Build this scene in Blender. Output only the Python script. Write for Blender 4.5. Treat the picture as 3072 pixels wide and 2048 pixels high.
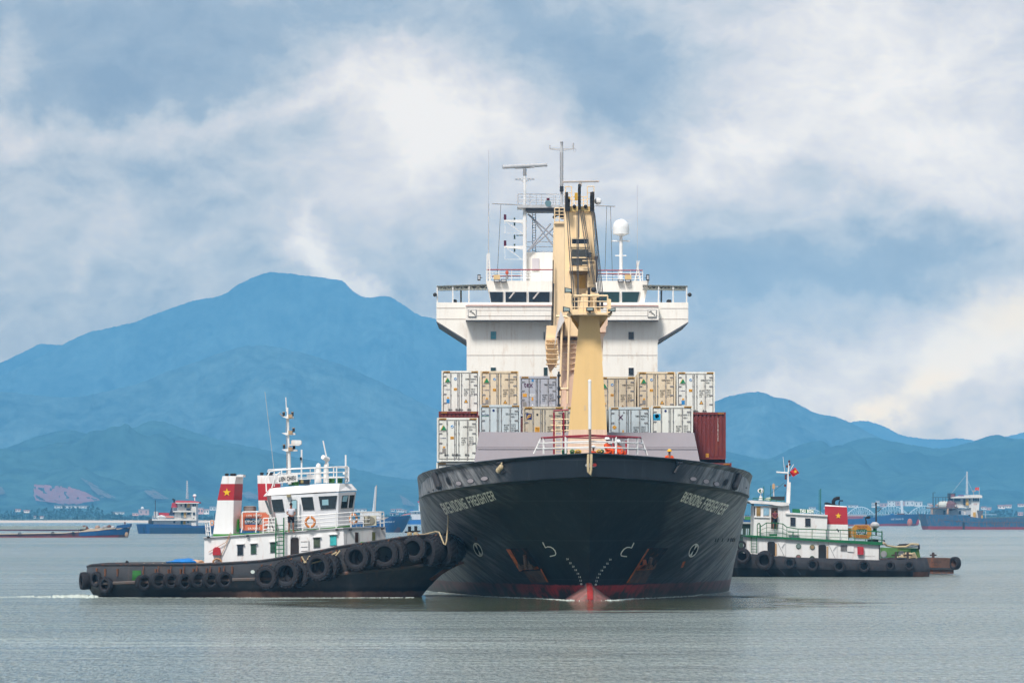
import bpy, math, random
from math import radians, sin, cos, pi
from mathutils import Vector, Matrix
from mathutils.bvhtree import BVHTree
random.seed(7)
for _o in list(bpy.data.objects): bpy.data.objects.remove(_o)
SC = bpy.context.scene
COL = SC.collection
# ------------------------------------------------------------------ camera
F, CX, HY, CH = 13000.0, 1536.0, 1553.0, 4.5      # focal length and horizon in photo pixels, eye height in metres
cam = bpy.data.cameras.new('camera'); camo = bpy.data.objects.new('camera', cam); COL.objects.link(camo)
camo.location = (0, 0, CH); camo.rotation_euler = (radians(90), 0, 0)
cam.sensor_width = 36; cam.lens = F/3072*36; cam.shift_y = (HY-1024)/3072
cam.clip_start = 1; cam.clip_end = 80000
SC.camera = camo
SC.render.engine = 'CYCLES'
SC.view_settings.view_transform = 'Standard'; SC.view_settings.look = 'None'
SC.view_settings.exposure = 0; SC.view_settings.gamma = 1
SC.cycles.max_bounces = 6; SC.cycles.volume_bounces = 0; SC.cycles.diffuse_bounces = 2
SC.cycles.glossy_bounces = 3; SC.cycles.transmission_bounces = 3; SC.cycles.transparent_max_bounces = 12
SC.cycles.use_denoising = True
SC.cycles.sample_clamp_indirect = 4; SC.cycles.sample_clamp_direct = 10
# ------------------------------------------------------------------ sun and sky
SUN_EL, SUN_AZ = radians(50), radians(22)          # height of the sun; turned to the side of straight behind the camera
HAZE_D, HAZE_TOP, HAZE_LEN = 1.3e-4, 1000.0, 15500.0
HAZE_C = (0.19, 0.585, 1.0)
sl = bpy.data.lights.new('sun', 'SUN'); sl.energy = 4.4; sl.angle = radians(12); sl.color = (1, 0.96, 0.90)
so = bpy.data.objects.new('sun', sl); COL.objects.link(so)
_d = Vector((-sin(SUN_AZ)*cos(SUN_EL), -cos(SUN_AZ)*cos(SUN_EL), sin(SUN_EL)))
so.rotation_euler = _d.to_track_quat('Z', 'Y').to_euler(); so.location = (0, -20, 60)

def lin(c):
    return tuple(((x/255)/12.92 if x/255 <= 0.04045 else ((x/255+0.055)/1.055)**2.4) for x in c)

wd = bpy.data.worlds.new('World'); SC.world = wd; wd.use_nodes = True
NT = wd.node_tree; NT.nodes.clear()
def nd(t, tree=None, **k):
    n = (tree or NT).nodes.new(t)
    for a, b in k.items(): setattr(n, a, b)
    return n
def mth(op, a, b=None, c=None, tree=None, clamp=False):
    tr = tree or NT; n = tr.nodes.new('ShaderNodeMath'); n.operation = op; n.use_clamp = clamp
    for i, x in enumerate((a, b, c)):
        if x is None: continue
        if hasattr(x, 'links'): tr.links.new(x, n.inputs[i])
        else: n.inputs[i].default_value = x
    return n.outputs[0]
def vmth(op, a, b=None, tree=None):
    tr = tree or NT; n = tr.nodes.new('ShaderNodeVectorMath'); n.operation = op
    for i, x in enumerate((a, b)):
        if x is None: continue
        if hasattr(x, 'links'): tr.links.new(x, n.inputs[i])
        elif op == 'SCALE' and i == 1: pass
        else: n.inputs[i].default_value = x
    if op == 'SCALE':
        if hasattr(b, 'links'): tr.links.new(b, n.inputs[3])
        else: n.inputs[3].default_value = b
    return n
def comb(x, y, z, tree=None):
    tr = tree or NT; n = tr.nodes.new('ShaderNodeCombineXYZ')
    for i, a in enumerate((x, y, z)):
        if hasattr(a, 'links'): tr.links.new(a, n.inputs[i])
        else: n.inputs[i].default_value = a
    return n.outputs[0]
def ramp(fac, stops, tree=None, interp='LINEAR'):
    tr = tree or NT; n = tr.nodes.new('ShaderNodeValToRGB'); n.color_ramp.interpolation = interp
    el = n.color_ramp.elements
    while len(el) < len(stops): el.new(0.5)
    for e, (p, c) in zip(el, stops):
        e.position = p; e.color = (*c[:3], 1) if hasattr(c, '__len__') else (c, c, c, 1)
    tr.links.new(fac, n.inputs[0]); return n.outputs[0]
def mixc(f, a, b, tree=None, blend='MIX'):
    tr = tree or NT; n = tr.nodes.new('ShaderNodeMix'); n.data_type = 'RGBA'; n.blend_type = blend; n.clamp_factor = True
    for s, x in ((0, f), (6, a), (7, b)):
        if hasattr(x, 'links'): tr.links.new(x, n.inputs[s])
        elif s == 0: n.inputs[0].default_value = x
        else: n.inputs[s].default_value = (*x[:3], 1)
    return n.outputs[2]
def noise(vec, scale, detail=5, rough=0.55, tree=None, dist=0.0, out=0):
    tr = tree or NT; n = tr.nodes.new('ShaderNodeTexNoise')
    n.inputs['Scale'].default_value = scale; n.inputs['Detail'].default_value = detail
    n.inputs['Roughness'].default_value = rough; n.inputs['Distortion'].default_value = dist
    tr.links.new(vec, n.inputs['Vector']); return n.outputs[out]

tc = nd('ShaderNodeTexCoord'); sep = nd('ShaderNodeSeparateXYZ'); NT.links.new(tc.outputs['Generated'], sep.inputs[0])
dx, dy, dz = sep.outputs
yy = mth('MAXIMUM', dy, 0.12)
# direction -> a flat map of the sky ahead (thousands of photo pixels), a real function of direction only
su = mth('ADD', mth('MULTIPLY', mth('DIVIDE', dx, yy), F/1306.0), CX/1306.0)
sv = mth('SUBTRACT', HY/1306.0, mth('MULTIPLY', mth('DIVIDE', dz, yy), F/1306.0))
P0 = comb(su, sv, 0.0)
wn = noise(P0, 3.0, 6, 0.62, out=1)
wn2 = noise(P0, 11.0, 5, 0.62, out=1)
wv = vmth('ADD', vmth('SCALE', vmth('SUBTRACT', wn, (0.5, 0.5, 0.5)).outputs[0], 0.26).outputs[0], vmth('SCALE', vmth('SUBTRACT', wn2, (0.5, 0.5, 0.5)).outputs[0], 0.06).outputs[0]).outputs[0]
P1 = vmth('MULTIPLY', vmth('ADD', P0, wv).outputs[0], (1, 1, 0)).outputs[0]
PS = vmth('MULTIPLY', vmth('ADD', P0, vmth('SCALE', wv, .35).outputs[0]).outputs[0], (.75, 1.15, 1)).outputs[0]
# cloud bodies: centre x, y, radii x, y (thousandths of a 2352 px wide photo), turn, weight
BL = [(.25,.12,.50,.16,0,-.20),(1.42,.17,.24,.13,.15,-.38),(1.30,.05,.20,.08,0,-.12),(.62,.03,.30,.08,0,-.18),(1.75,.64,.42,.07,.03,-.26),(2.2,.60,.3,.09,-.1,-.16),
 (.28,.20,.28,.05,-.1,-.22),(.20,.42,.30,.07,.1,-.12),(.15,.74,.35,.10,0,-.10),(1.02,.58,.16,.07,0,-.03),(1.62,.83,.18,.05,0,-.12),
 (1.00,.25,.24,.085,.12,.44),(.84,.15,.20,.07,.2,.16),(1.20,.22,.14,.08,.2,.06),(.66,.235,.24,.050,-.28,.24),(.35,.29,.36,.035,-.12,.15),(.02,.18,.05,.13,0,.20),
 (.04,.30,.16,.03,0,.08),(.84,.40,.16,.16,0,.16),(.98,.36,.08,.12,.3,.22),(1.16,.36,.20,.14,0,.18),(.73,.595,.07,.05,0,.42),(.78,.63,.05,.025,.15,.36),(.725,.535,.038,.065,0,.34),
 (.85,.655,.045,.022,.5,.36),(.22,.50,.14,.10,.3,.16),(.17,.62,.03,.06,.2,.14),(.50,.42,.30,.06,-.1,.07),(2.05,.20,.58,.24,-.1,.36),(2.20,.38,.30,.09,.1,.20),
 (1.85,.05,.35,.08,0,.16),(1.70,.33,.30,.07,-.35,.22),(2.35,.46,.2,.05,0,.12),(1.55,.42,.25,.08,-.2,.12),(2.05,.83,.40,.085,-.12,.30),(2.34,.74,.20,.13,-.2,.38),(2.15,.89,.09,.05,-.5,.40),
 (2.00,.965,.06,.03,0,.40),(1.75,.93,.22,.06,-.1,.20),(2.25,.97,.3,.05,0,.20),(1.30,.45,.2,.08,0,.10)]
n1 = noise(PS, 3.4, 10, 0.60, dist=.25)
n2 = noise(PS, 12.0, 8, 0.62)
bil = mth('ABSOLUTE', mth('SUBTRACT', noise(PS, 5.2, 9, 0.58, dist=.3), .5))
acc = mth('MULTIPLY_ADD', n1, 0.60, mth('MULTIPLY_ADD', n2, .34, -.085))
acc = mth('MULTIPLY_ADD', bil, -1.0, mth('ADD', acc, .065))
for (bx, by, rx, ry, rt, w) in BL:
    m = nd('ShaderNodeMapping', vector_type='TEXTURE'); NT.links.new(P1, m.inputs[0])
    m.inputs[1].default_value = (bx, by, 0); m.inputs[2].default_value = (0, 0, rt); m.inputs[3].default_value = (rx, ry, 1)
    d = vmth('DOT_PRODUCT', m.outputs[0], m.outputs[0])
    acc = mth('MULTIPLY_ADD', mth('EXPONENT', mth('MULTIPLY', d.outputs['Value'], -1.0)), w, acc)
cl = ramp(acc, [(0.0, lin((142,174,204))), (.25, lin((160,187,212))), (.42, lin((188,205,222))), (.62, lin((214,221,232))), (.92, lin((243,244,246)))])
def blob(bx, by, rx, ry, rt, src=None):
    m = nd('ShaderNodeMapping', vector_type='TEXTURE'); NT.links.new(src or P1, m.inputs[0])
    m.inputs[1].default_value = (bx, by, 0); m.inputs[2].default_value = (0, 0, rt); m.inputs[3].default_value = (rx, ry, 1)
    d = vmth('DOT_PRODUCT', m.outputs[0], m.outputs[0])
    return mth('EXPONENT', mth('MULTIPLY', d.outputs['Value'], -1.0))
warm = mth('ADD', mth('ADD', blob(2.34,.74,.13,.07,-.3), blob(2.15,.89,.09,.04,-.5)), blob(2.0,.965,.07,.03,0))
cl = mixc(mth('MULTIPLY', warm, .75), cl, lin((252,243,230)))
blue = mth('MULTIPLY', mth('ADD', blob(1.75,.68,.5,.14,0,P0), blob(.6,.9,1.0,.35,0,P0)), 0.35)
cl = mixc(blue, cl, lin((140,186,222)))
# away from the view ahead the clouds are plain broken overcast
far = noise(tc.outputs['Generated'], 2.2, 6, 0.6)
farc = ramp(far, [(.3, lin((150,178,208))), (.7, lin((232,235,240)))])
ahead = mth('MULTIPLY', mth('SUBTRACT', dy, 0.75), 6.0, clamp=True)
cl = mixc(ahead, farc, cl)
# light the haze between here and the clouds takes away and adds
pth = mth('DIVIDE', HAZE_TOP, mth('MAXIMUM', dz, .0005))
pth = mth('MINIMUM', pth, mth('DIVIDE', 9500, mth('MAXIMUM', mth('ABSOLUTE', dx), .0005)))
pth = mth('MINIMUM', pth, mth('DIVIDE', HAZE_LEN+500, mth('MAXIMUM', dy, .0005)))
pth = mth('MINIMUM', pth, mth('DIVIDE', 400, mth('MAXIMUM', mth('MULTIPLY', dy, -1.0), .0005)))
T = mth('EXPONENT', mth('MULTIPLY', pth, -HAZE_D))
HZ_L = (0.125, 0.40, 0.70)
hz = vmth('SCALE', comb(*HZ_L), mth('SUBTRACT', 1.0, T)).outputs[0]
cl2 = vmth('MAXIMUM', vmth('SUBTRACT', cl, hz).outputs[0], (0.02, 0.02, 0.02)).outputs[0]
cl2 = vmth('SCALE', cl2, mth('DIVIDE', 1.0, T)).outputs[0]
sky = nd('ShaderNodeTexSky'); sky.sky_type = 'NISHITA'; sky.sun_disc = False
sky.sun_elevation = SUN_EL; sky.sun_rotation = radians(180)+SUN_AZ
cl10 = vmth('SCALE', cl2, 10.0).outputs[0]
skyc = mixc(0.94, sky.outputs[0], cl10)
bg = nd('ShaderNodeBackground'); NT.links.new(skyc, bg.inputs[0]); bg.inputs[1].default_value = 0.1
NT.links.new(bg.outputs[0], nd('ShaderNodeOutputWorld').inputs[0])
# ------------------------------------------------------------------ helpers
def W(px, py, Y):
    "the point at depth Y metres that the photo shows at pixel px, py"
    return Vector((Y*(px-CX)/F, Y, CH+Y*(HY-py)/F))
def org(o):
    v = Vector((0, 0, 0))
    while o: v += o.location; o = o.parent
    return v
def tag(o, label=None, cat=None, group=None, kind=None):
    for k, v in (('label', label), ('category', cat), ('group', group), ('kind', kind)):
        if v: o[k] = v
    return o
def thing(name, label, cat, loc=(0, 0, 0), group=None):
    o = bpy.data.objects.new(name, None); COL.objects.link(o); o.location = loc; o.empty_display_size = .2
    return tag(o, label, cat, group)
class MB:
    def __init__(s): s.v = []; s.f = []; s.m = []
    def add(s, vs, fs, mi=0):
        k = len(s.v); s.v += [Vector(v) for v in vs]; s.f += [tuple(i+k for i in f) for f in fs]; s.m += [mi]*len(fs); return s
    def hexa(s, b, t, mi=0):
        return s.add(list(b)+list(t), [(3,2,1,0),(4,5,6,7),(0,1,5,4),(1,2,6,5),(2,3,7,6),(3,0,4,7)], mi)
    def box(s, a, b, mi=0):
        x0,x1 = sorted((a[0],b[0])); y0,y1 = sorted((a[1],b[1])); z0,z1 = sorted((a[2],b[2]))
        return s.hexa([(x0,y0,z0),(x1,y0,z0),(x1,y1,z0),(x0,y1,z0)], [(x0,y0,z1),(x1,y0,z1),(x1,y1,z1),(x0,y1,z1)], mi)
    def prism(s, pts, vec, mi=0):
        n = len(pts); vec = Vector(vec); a = [Vector(p) for p in pts]
        return s.add(a+[p+vec for p in a], [tuple(range(n))[::-1], tuple(range(n, 2*n))]+[(i,(i+1)%n,n+(i+1)%n,n+i) for i in range(n)], mi)
    def ring(s, rings, mi=0, closed=True, caps=True):
        n = len(rings[0]); k = []
        for r in range(len(rings)-1):
            for i in range(n if closed else n-1):
                j = (i+1) % n; k.append((r*n+i, r*n+j, (r+1)*n+j, (r+1)*n+i))
        if caps: k.append(tuple(range(n))[::-1]); k.append(tuple(range((len(rings)-1)*n, len(rings)*n)))
        return s.add([p for r in rings for p in r], k, mi)
    def cyl(s, p0, p1, r0, r1=None, n=8, mi=0):
        p0 = Vector(p0); p1 = Vector(p1); r1 = r0 if r1 is None else r1
        d = (p1-p0)
        if d.length < 1e-6: return s
        d.normalize(); a = d.orthogonal().normalized(); b = d.cross(a)
        rg = [[p+(a*cos(2*pi*i/n)+b*sin(2*pi*i/n))*r for i in range(n)] for p, r in ((p0, r0), (p1, r1))]
        return s.ring(rg, mi)
    def tube(s, pts, r, n=6, mi=0):
        pts = [Vector(p) for p in pts]; rings = []; a = None
        for i, p in enumerate(pts):
            d = (pts[min(i+1, len(pts)-1)]-pts[max(i-1, 0)]).normalized()
            a = (d.orthogonal() if a is None else (a-d*a.dot(d))).normalized(); b = d.cross(a)
            rings.append([p+(a*cos(2*pi*k/n)+b*sin(2*pi*k/n))*r for k in range(n)])
        return s.ring(rings, mi)
    def sph(s, c, r, n=10, m=6, mi=0, z0=-1.0):
        c = Vector(c); r = (r, r, r) if not hasattr(r, '__len__') else r; rg = []
        for j in range(m+1):
            t = math.asin(z0)+(pi/2-math.asin(z0))*j/m
            rr = max(cos(t), 1e-3)
            rg.append([c+Vector((r[0]*rr*cos(2*pi*i/n), r[1]*rr*sin(2*pi*i/n), r[2]*sin(t))) for i in range(n)])
        return s.ring(rg, mi)
    # shapes given where the photo shows them, at depth Y, d metres thick away from the camera
    def prect(s, x0, y0, x1, y1, Y, d, mi=0):
        return s.box(W(min(x0,x1), max(y0,y1), Y), W(max(x0,x1), min(y0,y1), Y)+Vector((0, d, 0)), mi)
    def ppoly(s, pts, Y, d, mi=0):
        return s.prism([W(x, y, Y) for x, y in pts], (0, d, 0), mi)
    def pbar(s, pts, Y, r, n=6, mi=0):
        return s.tube([W(p[0], p[1], p[2] if len(p) > 2 else Y) for p in pts], r, n, mi)
    def build(s, name, mats, parent=None, smooth=False, label=None):
        me = bpy.data.meshes.new(name); o0 = org(parent)
        me.from_pydata([v-o0 for v in s.v], [], s.f)
        if not isinstance(mats, (list, tuple)): mats = [mats]
        for m in mats: me.materials.append(m)
        for p, i in zip(me.polygons, s.m): p.material_index = i; p.use_smooth = smooth
        me.validate(); me.update()
        if smooth: me.set_sharp_from_angle(angle=radians(38))
        o = bpy.data.objects.new(name, me); COL.objects.link(o); o.parent = parent
        if label: o['label'] = label
        return o
def conv(x0, y0, k):
    return lambda x, y: (x0+x*k, y0+y*k)
Z1, Z2, Z3 = conv(200,1150,.44643), conv(580,1150,.35073), conv(900,1300,.35073)
Z4, Z5, Z6 = conv(1250,1280,.35077), conv(1750,1280,.35077), conv(2150,1350,.31888)
Z7, Z8, ZM = conv(2600,1380,.20407), conv(0,1400,.27217), conv(1130,1480,.08929)
A1, A2, A3, A4 = conv(1440,400,.31883), conv(1280,780,.23596), conv(1680,780,.23596), conv(1580,540,.29336)
A5, A6, A7, A8 = conv(1280,1080,.21685), conv(1700,1080,.22958), conv(1560,900,.33167), conv(1560,1250,.17009)
# ------------------------------------------------------------------ materials
MATS = {}
def M(name, c=(200,200,200), rough=.55, metal=0.0, var=.10, scale=1.2, rust=0.0, streak=0.0, spec=.4, bump=0.0, stretch=(1,1,.25), dirt=(70,62,55), rc=(140,78,38)):
    if name in MATS: return MATS[name]
    m = bpy.data.materials.new(name); m.use_nodes = True; t = m.node_tree; b = t.nodes['Principled BSDF']
    b.inputs['Roughness'].default_value = rough; b.inputs['Metallic'].default_value = metal
    b.inputs['Specular IOR Level'].default_value = spec
    co = t.nodes.new('ShaderNodeTexCoord').outputs['Object']
    L = lin(c)
    col = mixc(ramp(noise(co, scale, 6, .6, t), [(.3, 0.0), (.72, 1.0)], t), tuple(x*(1-var) for x in L), tuple(min(1, x*(1+var*.6)) for x in L), t)
    if streak:
        sv_ = vmth('MULTIPLY', co, (3.2, 3.2, .22), t).outputs[0]
        k = ramp(noise(sv_, 1.0, 5, .65, t), [(.47, 0.0), (.72, 1.0)], t)
        col = mixc(mth('MULTIPLY', k, streak, tree=t), col, lin(dirt), t)
    if rust:
        rv = vmth('MULTIPLY', co, (2.0*stretch[0], 2.0*stretch[1], 2.0*stretch[2]), t).outputs[0]
        k = ramp(noise(rv, 1.3, 8, .7, t), [(.56-.12*rust, 0.0), (.72-.12*rust, 1.0)], t)
        col = mixc(mth('MULTIPLY', k, min(1, .35+rust*.6), tree=t), col, lin(rc), t)
    t.links.new(col, b.inputs['Base Color'])
    if bump:
        bn = t.nodes.new('ShaderNodeBump'); bn.inputs['Strength'].default_value = bump; bn.inputs['Distance'].default_value = .05
        t.links.new(noise(co, scale*6, 5, .6, t), bn.inputs['Height']); t.links.new(bn.outputs[0], b.inputs['Normal'])
    MATS[name] = m; return m
WHITE = M('white_paint', (240,238,235), .45, var=.05, scale=.5, streak=.16, rust=.05, dirt=(160,140,120), rc=(190,140,90))
SHIPW = M('superstructure_white', (247,241,231), .5, var=.05, scale=.3, streak=.18, rust=.02, dirt=(190,165,140), rc=(190,150,110))
CREAM = M('crane_cream', (248,218,174), .5, var=.06, scale=.4, streak=.18, rust=.04, dirt=(180,140,90))
CREAM2 = M('crane_ochre', (240,200,136), .5, var=.04, scale=.4, streak=.05)
PINKC = M('crane_faded_primer', (242,206,178), .6, var=.05, scale=.5, streak=.14, rust=.05)
YELLO = M('safety_yellow', (222,176,60), .5, var=.10, rust=.1)
BLACK = M('black_rubber', (34,34,38), .72, var=.25, scale=5, spec=.3, bump=.4)
TYREG = M('worn_tyre_rubber', (52,51,55), .8, var=.3, scale=7, spec=.2, bump=.5)
DARK = M('dark_steel', (48,48,52), .6, var=.2)
GREY = M('grey_steel', (150,150,152), .5, var=.1, streak=.2)
LGREY = M('light_grey_steel', (190,190,192), .5, var=.1, streak=.2)
CABLE = M('wire_rope', (52,48,46), .6, var=.1)
REDP = M('red_paint', (178,42,52), .5, var=.10, scale=1.0, streak=.06)
DRED = M('dark_red_rail', (150,36,52), .5, var=.1)
GREEN = M('green_paint', (24,104,62), .5, var=.16, streak=.2, dirt=(20,50,30))
LGREEN = M('light_green_paint', (72,130,60), .55, var=.16, streak=.2, rust=.1)
ORANG = M('faded_orange_fibreglass', (212,112,78), .5, var=.08)
STARY = M('star_yellow', (238,186,36), .5, var=.03)
GLASS = M('window_glass', (20,30,42), .08, var=.2, spec=.8)
GLAS2 = M('sea_green_glass', (28,58,60), .1, var=.3, spec=.8)
CYANW = M('bright_curtain_glass', (70,150,165), .2, var=.4, scale=3, spec=.7)
ROPE = M('mooring_rope', (196,176,140), .9, var=.2, scale=9)
LETW = M('white_lettering', (255,252,240), .6, var=.02, scale=3)
LETB = M('black_lettering', (34,34,38), .6, var=.1)
RUSTM = M('rusty_steel', (112,72,50), .85, var=.35, scale=3, bump=.3)
ORUST = M('bright_rust', (196,98,46), .9, var=.4, scale=2.5, bump=.3)
SKIN = M('skin', (150,100,78), .6, var=.04)
HAIR = M('black_hair', (22,20,20), .6)
OVERA = M('orange_overalls', (236,84,24), .8, var=.12, scale=6)
HELMW = M('white_helmet', (236,236,234), .35, var=.02)
HELMY = M('yellow_helmet', (240,180,30), .35, var=.02)
SHIRT = M('white_shirt', (214,214,222), .8, var=.05)
NAVY = M('navy_cloth', (30,32,46), .8, var=.1)
LIFEO = M('life_ring_orange', (206,128,66), .6, var=.12, scale=4)
FLAGR = M('flag_red', (204,26,36), .7, var=.05)
# ------------------------------------------------------------------ text and surface marks
# block capitals as painted on ships: strokes on a 0..1 cell
_G = {'B':[(0,0,0,1),(0,0,.8,0),(0,.5,.85,.5),(0,1,.8,1),(1,.12,1,.42),(1,.58,1,.88)],'I':[(.5,0,.5,1)],'E':[(0,0,0,1),(0,0,1,0),(0,.5,.8,.5),(0,1,1,1)],'N':[(0,0,0,1),(1,0,1,1),(0,1,1,0)],
 'D':[(0,0,0,1),(0,0,.75,0),(0,1,.75,1),(.75,0,1,.25),(.75,1,1,.75),(1,.25,1,.75)],'O':[(0,.1,0,.9),(1,.1,1,.9),(.1,0,.9,0),(.1,1,.9,1)],'G':[(0,.1,0,.9),(.1,0,1,0),(.1,1,1,1),(1,0,1,.45),(.55,.45,1,.45)],
 'F':[(0,0,0,1),(0,.5,.8,.5),(0,1,1,1)],'R':[(0,0,0,1),(0,.5,.9,.5),(0,1,.9,1),(1,.6,1,.9),(.5,.5,1,0)],'H':[(0,0,0,1),(1,0,1,1),(0,.5,1,.5)],'T':[(.5,0,.5,1),(0,1,1,1)]}
def block2d(s, w=.19):
    V, F_ = [], []; x = 0
    for ch in s:
        cw = .5 if ch in ' ' else (.3 if ch == 'I' else 1)
        for (a, b, c, d) in _G.get(ch, []):
            if ch == 'I': a = c = 0
            dx_, dy_ = c-a, d-b; L = math.hypot(dx_, dy_); nx, ny = -dy_/L*w, dx_/L*w*.62; ex, ey = dx_/L*w*.8, dy_/L*w*.5
            sc_ = 1 if ch == 'I' else .72
            for k in range(4):
                t0, t1 = k/4, (k+1)/4; P = [(a-ex+(dx_+2*ex)*t, b-ey+(dy_+2*ey)*t) for t in (t0, t1)]; q = len(V)
                V += [((P[0][0]-nx)*sc_+x+.14, P[0][1]-ny), ((P[1][0]-nx)*sc_+x+.14, P[1][1]-ny), ((P[1][0]+nx)*sc_+x+.14, P[1][1]+ny), ((P[0][0]+nx)*sc_+x+.14, P[0][1]+ny)]; F_.append((q,q+1,q+2,q+3))
        x += cw*.72+.42 if ch != ' ' else .7
    return [((a)/x, b) for a, b in V], F_
_TX = {}
def text2d(s, bold=.012):
    k = (s, bold)
    if k in _TX: return _TX[k]
    cu = bpy.data.curves.new('t', 'FONT'); cu.body = s; cu.size = 1; cu.offset = bold; cu.resolution_u = 2; cu.space_character = 1+bold*5
    o = bpy.data.objects.new('t', cu); COL.objects.link(o)
    bpy.context.view_layer.update()
    me = bpy.data.meshes.new_from_object(o.evaluated_get(bpy.context.evaluated_depsgraph_get()))
    v = [(a.co.x, a.co.y) for a in me.vertices]; f = [tuple(p.vertices) for p in me.polygons]
    bpy.data.objects.remove(o); bpy.data.curves.remove(cu); bpy.data.meshes.remove(me)
    xs = [a[0] for a in v]; ys = [a[1] for a in v]
    x0, x1, y0, y1 = min(xs), max(xs), min(ys), max(ys)
    r = ([((a[0]-x0)/(x1-x0), (a[1]-y0)/(y1-y0)) for a in v], f); _TX[k] = r; return r
def quadmap(q):
    (a, b, c, d) = [Vector(p) for p in q]       # bottom-left, bottom-right, top-right, top-left
    return lambda u, v: (a*(1-u)+b*u)*(1-v)+(d*(1-u)+c*u)*v
def ptext(mb, s, q, Y, off=.015, mi=0, bold=.012):
    "lettering on a flat face at depth Y; q = corner pixels of the writing"
    v, f = text2d(s, bold); g = quadmap(q)
    mb.add([W(*g(u, w), Y)-Vector((0, off, 0)) for u, w in v], f, mi); return mb
def trect(x0, y0, x1, y1): return [(x0,y1),(x1,y1),(x1,y0),(x0,y0)]
EYE = Vector((0, 0, CH))
def onto(bvh, px, py, off):
    d = (W(px, py, 100)-EYE).normalized(); h = bvh.ray_cast(EYE, d)
    if h[0] is None: return None
    n = h[1] if h[1].dot(d) < 0 else -h[1]
    return h[0]+n*off
def project(mb, bvh, pts, faces, off=.02, mi=0):
    k = len(mb.v); P = [onto(bvh, x, y, off) for x, y in pts]
    last = next((p for p in P if p is not None), None)
    if last is None: return
    ok = [p is not None for p in P]
    mb.v += [p if p is not None else last for p in P]
    for f in faces:
        if all(ok[i] for i in f): mb.f.append(tuple(i+k for i in f)); mb.m.append(mi)
def patch(mb, bvh, poly, off=.02, mi=0, n=8):
    "fill a pixel polygon (4 corners) with a fine grid laid on a surface"
    g = quadmap(poly); pts = [g(i/n, j/n) for j in range(n+1) for i in range(n+1)]
    project(mb, bvh, [tuple(p) for p in pts], [(j*(n+1)+i, j*(n+1)+i+1, (j+1)*(n+1)+i+1, (j+1)*(n+1)+i) for j in range(n) for i in range(n)], off, mi)
def oval(mb, bvh, cx, cy, rx, ry, rot=0, off=.02, mi=0, n=20, inner=0):
    ring = [(cx+rx*cos(t)*cos(rot)-ry*sin(t)*sin(rot), cy+rx*cos(t)*sin(rot)+ry*sin(t)*cos(rot)) for t in [2*pi*i/n for i in range(n)]]
    if inner:
        r2 = [(cx+(x-cx)*inner, cy+(y-cy)*inner) for x, y in ring]
        project(mb, bvh, ring+r2, [(i,(i+1)%n,n+(i+1)%n,n+i) for i in range(n)], off, mi)
    else: project(mb, bvh, ring+[(cx, cy)], [(i,(i+1)%n,n) for i in range(n)], off, mi)
def stroke(mb, bvh, pts, w, off=.02, mi=0):
    P = [Vector(p) for p in pts]; vs = []
    for i, p in enumerate(P):
        d = (P[min(i+1, len(P)-1)]-P[max(i-1, 0)]).normalized(); q = Vector((-d.y, d.x))*w/2; vs += [tuple(p+q), tuple(p-q)]
    project(mb, bvh, vs, [(2*i,2*i+1,2*i+3,2*i+2) for i in range(len(P)-1)], off, mi)
def star(mb, cx, cy, r, Y, off=.02, mi=0, tilt=0, sx=1.0, Yf=None):
    pts = []
    for i in range(10):
        a = pi/2+tilt+i*pi/5; rr = r if i % 2 == 0 else r*.42
        x, y = cx+rr*cos(a)*sx, cy-rr*sin(a); pts.append(W(x, y, Yf(x) if Yf else Y)-Vector((0, off, 0)))
    c = W(cx, cy, Yf(cx) if Yf else Y)-Vector((0, off, 0)); mb.add(pts+[c], [(i,(i+1)%10,10) for i in range(10)], mi)
def interp(tab, x):
    if x <= tab[0][0]: return tab[0][1]
    for (a, u), (b, v) in zip(tab, tab[1:]):
        if x <= b: return u+(v-u)*(x-a)/(b-a)
    return tab[-1][1]
def smooth_interp(tab, x):
    n = len(tab)
    if x <= tab[0][0]: return tab[0][1]
    if x >= tab[-1][0]: return tab[-1][1]
    i = max(k for k in range(n) if tab[k][0] <= x)
    p = [tab[max(0, min(n-1, j))] for j in (i-1, i, i+1, i+2)]
    t = (x-p[1][0])/(p[2][0]-p[1][0]); h = p[2][0]-p[1][0]
    m1 = (p[2][1]-p[0][1])/max(1e-6, p[2][0]-p[0][0])*h; m2 = (p[3][1]-p[1][1])/max(1e-6, p[3][0]-p[1][0])*h
    return (2*t**3-3*t*t+1)*p[1][1]+(t**3-2*t*t+t)*m1+(-2*t**3+3*t*t)*p[2][1]+(t**3-t*t)*m2
def railing(mb, base, top, nrail=3, r=.022, rt=None, mi=0, mt=None):
    "posts from base points to top points with rails between"
    for a, b in zip(base, top): mb.cyl(a, b, r, n=5, mi=mi)
    for k in range(nrail):
        t = 1-k/nrail
        mb.tube([Vector(a).lerp(Vector(b), t) for a, b in zip(base, top)], (rt or r) if k == 0 else r*.8, 5, mt if (k == 0 and mt is not None) else mi)
    return mb
def prail(mb, pts, h, Y, nrail=3, r=.022, sub=1, **k):
    "pts: pixels of the rail's foot; h: its height in pixels"
    P = []
    for a, b in zip(pts, pts[1:]):
        for i in range(sub): P.append(tuple(a[j]+(b[j]-a[j])*i/sub for j in range(len(a))))
    P.append(pts[-1])
    g = lambda p, e: W(p[0], p[1]-e, p[2] if len(p) > 2 else Y)
    return railing(mb, [g(p, 0) for p in P], [g(p, h) for p in P], nrail, r, **k)
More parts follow.
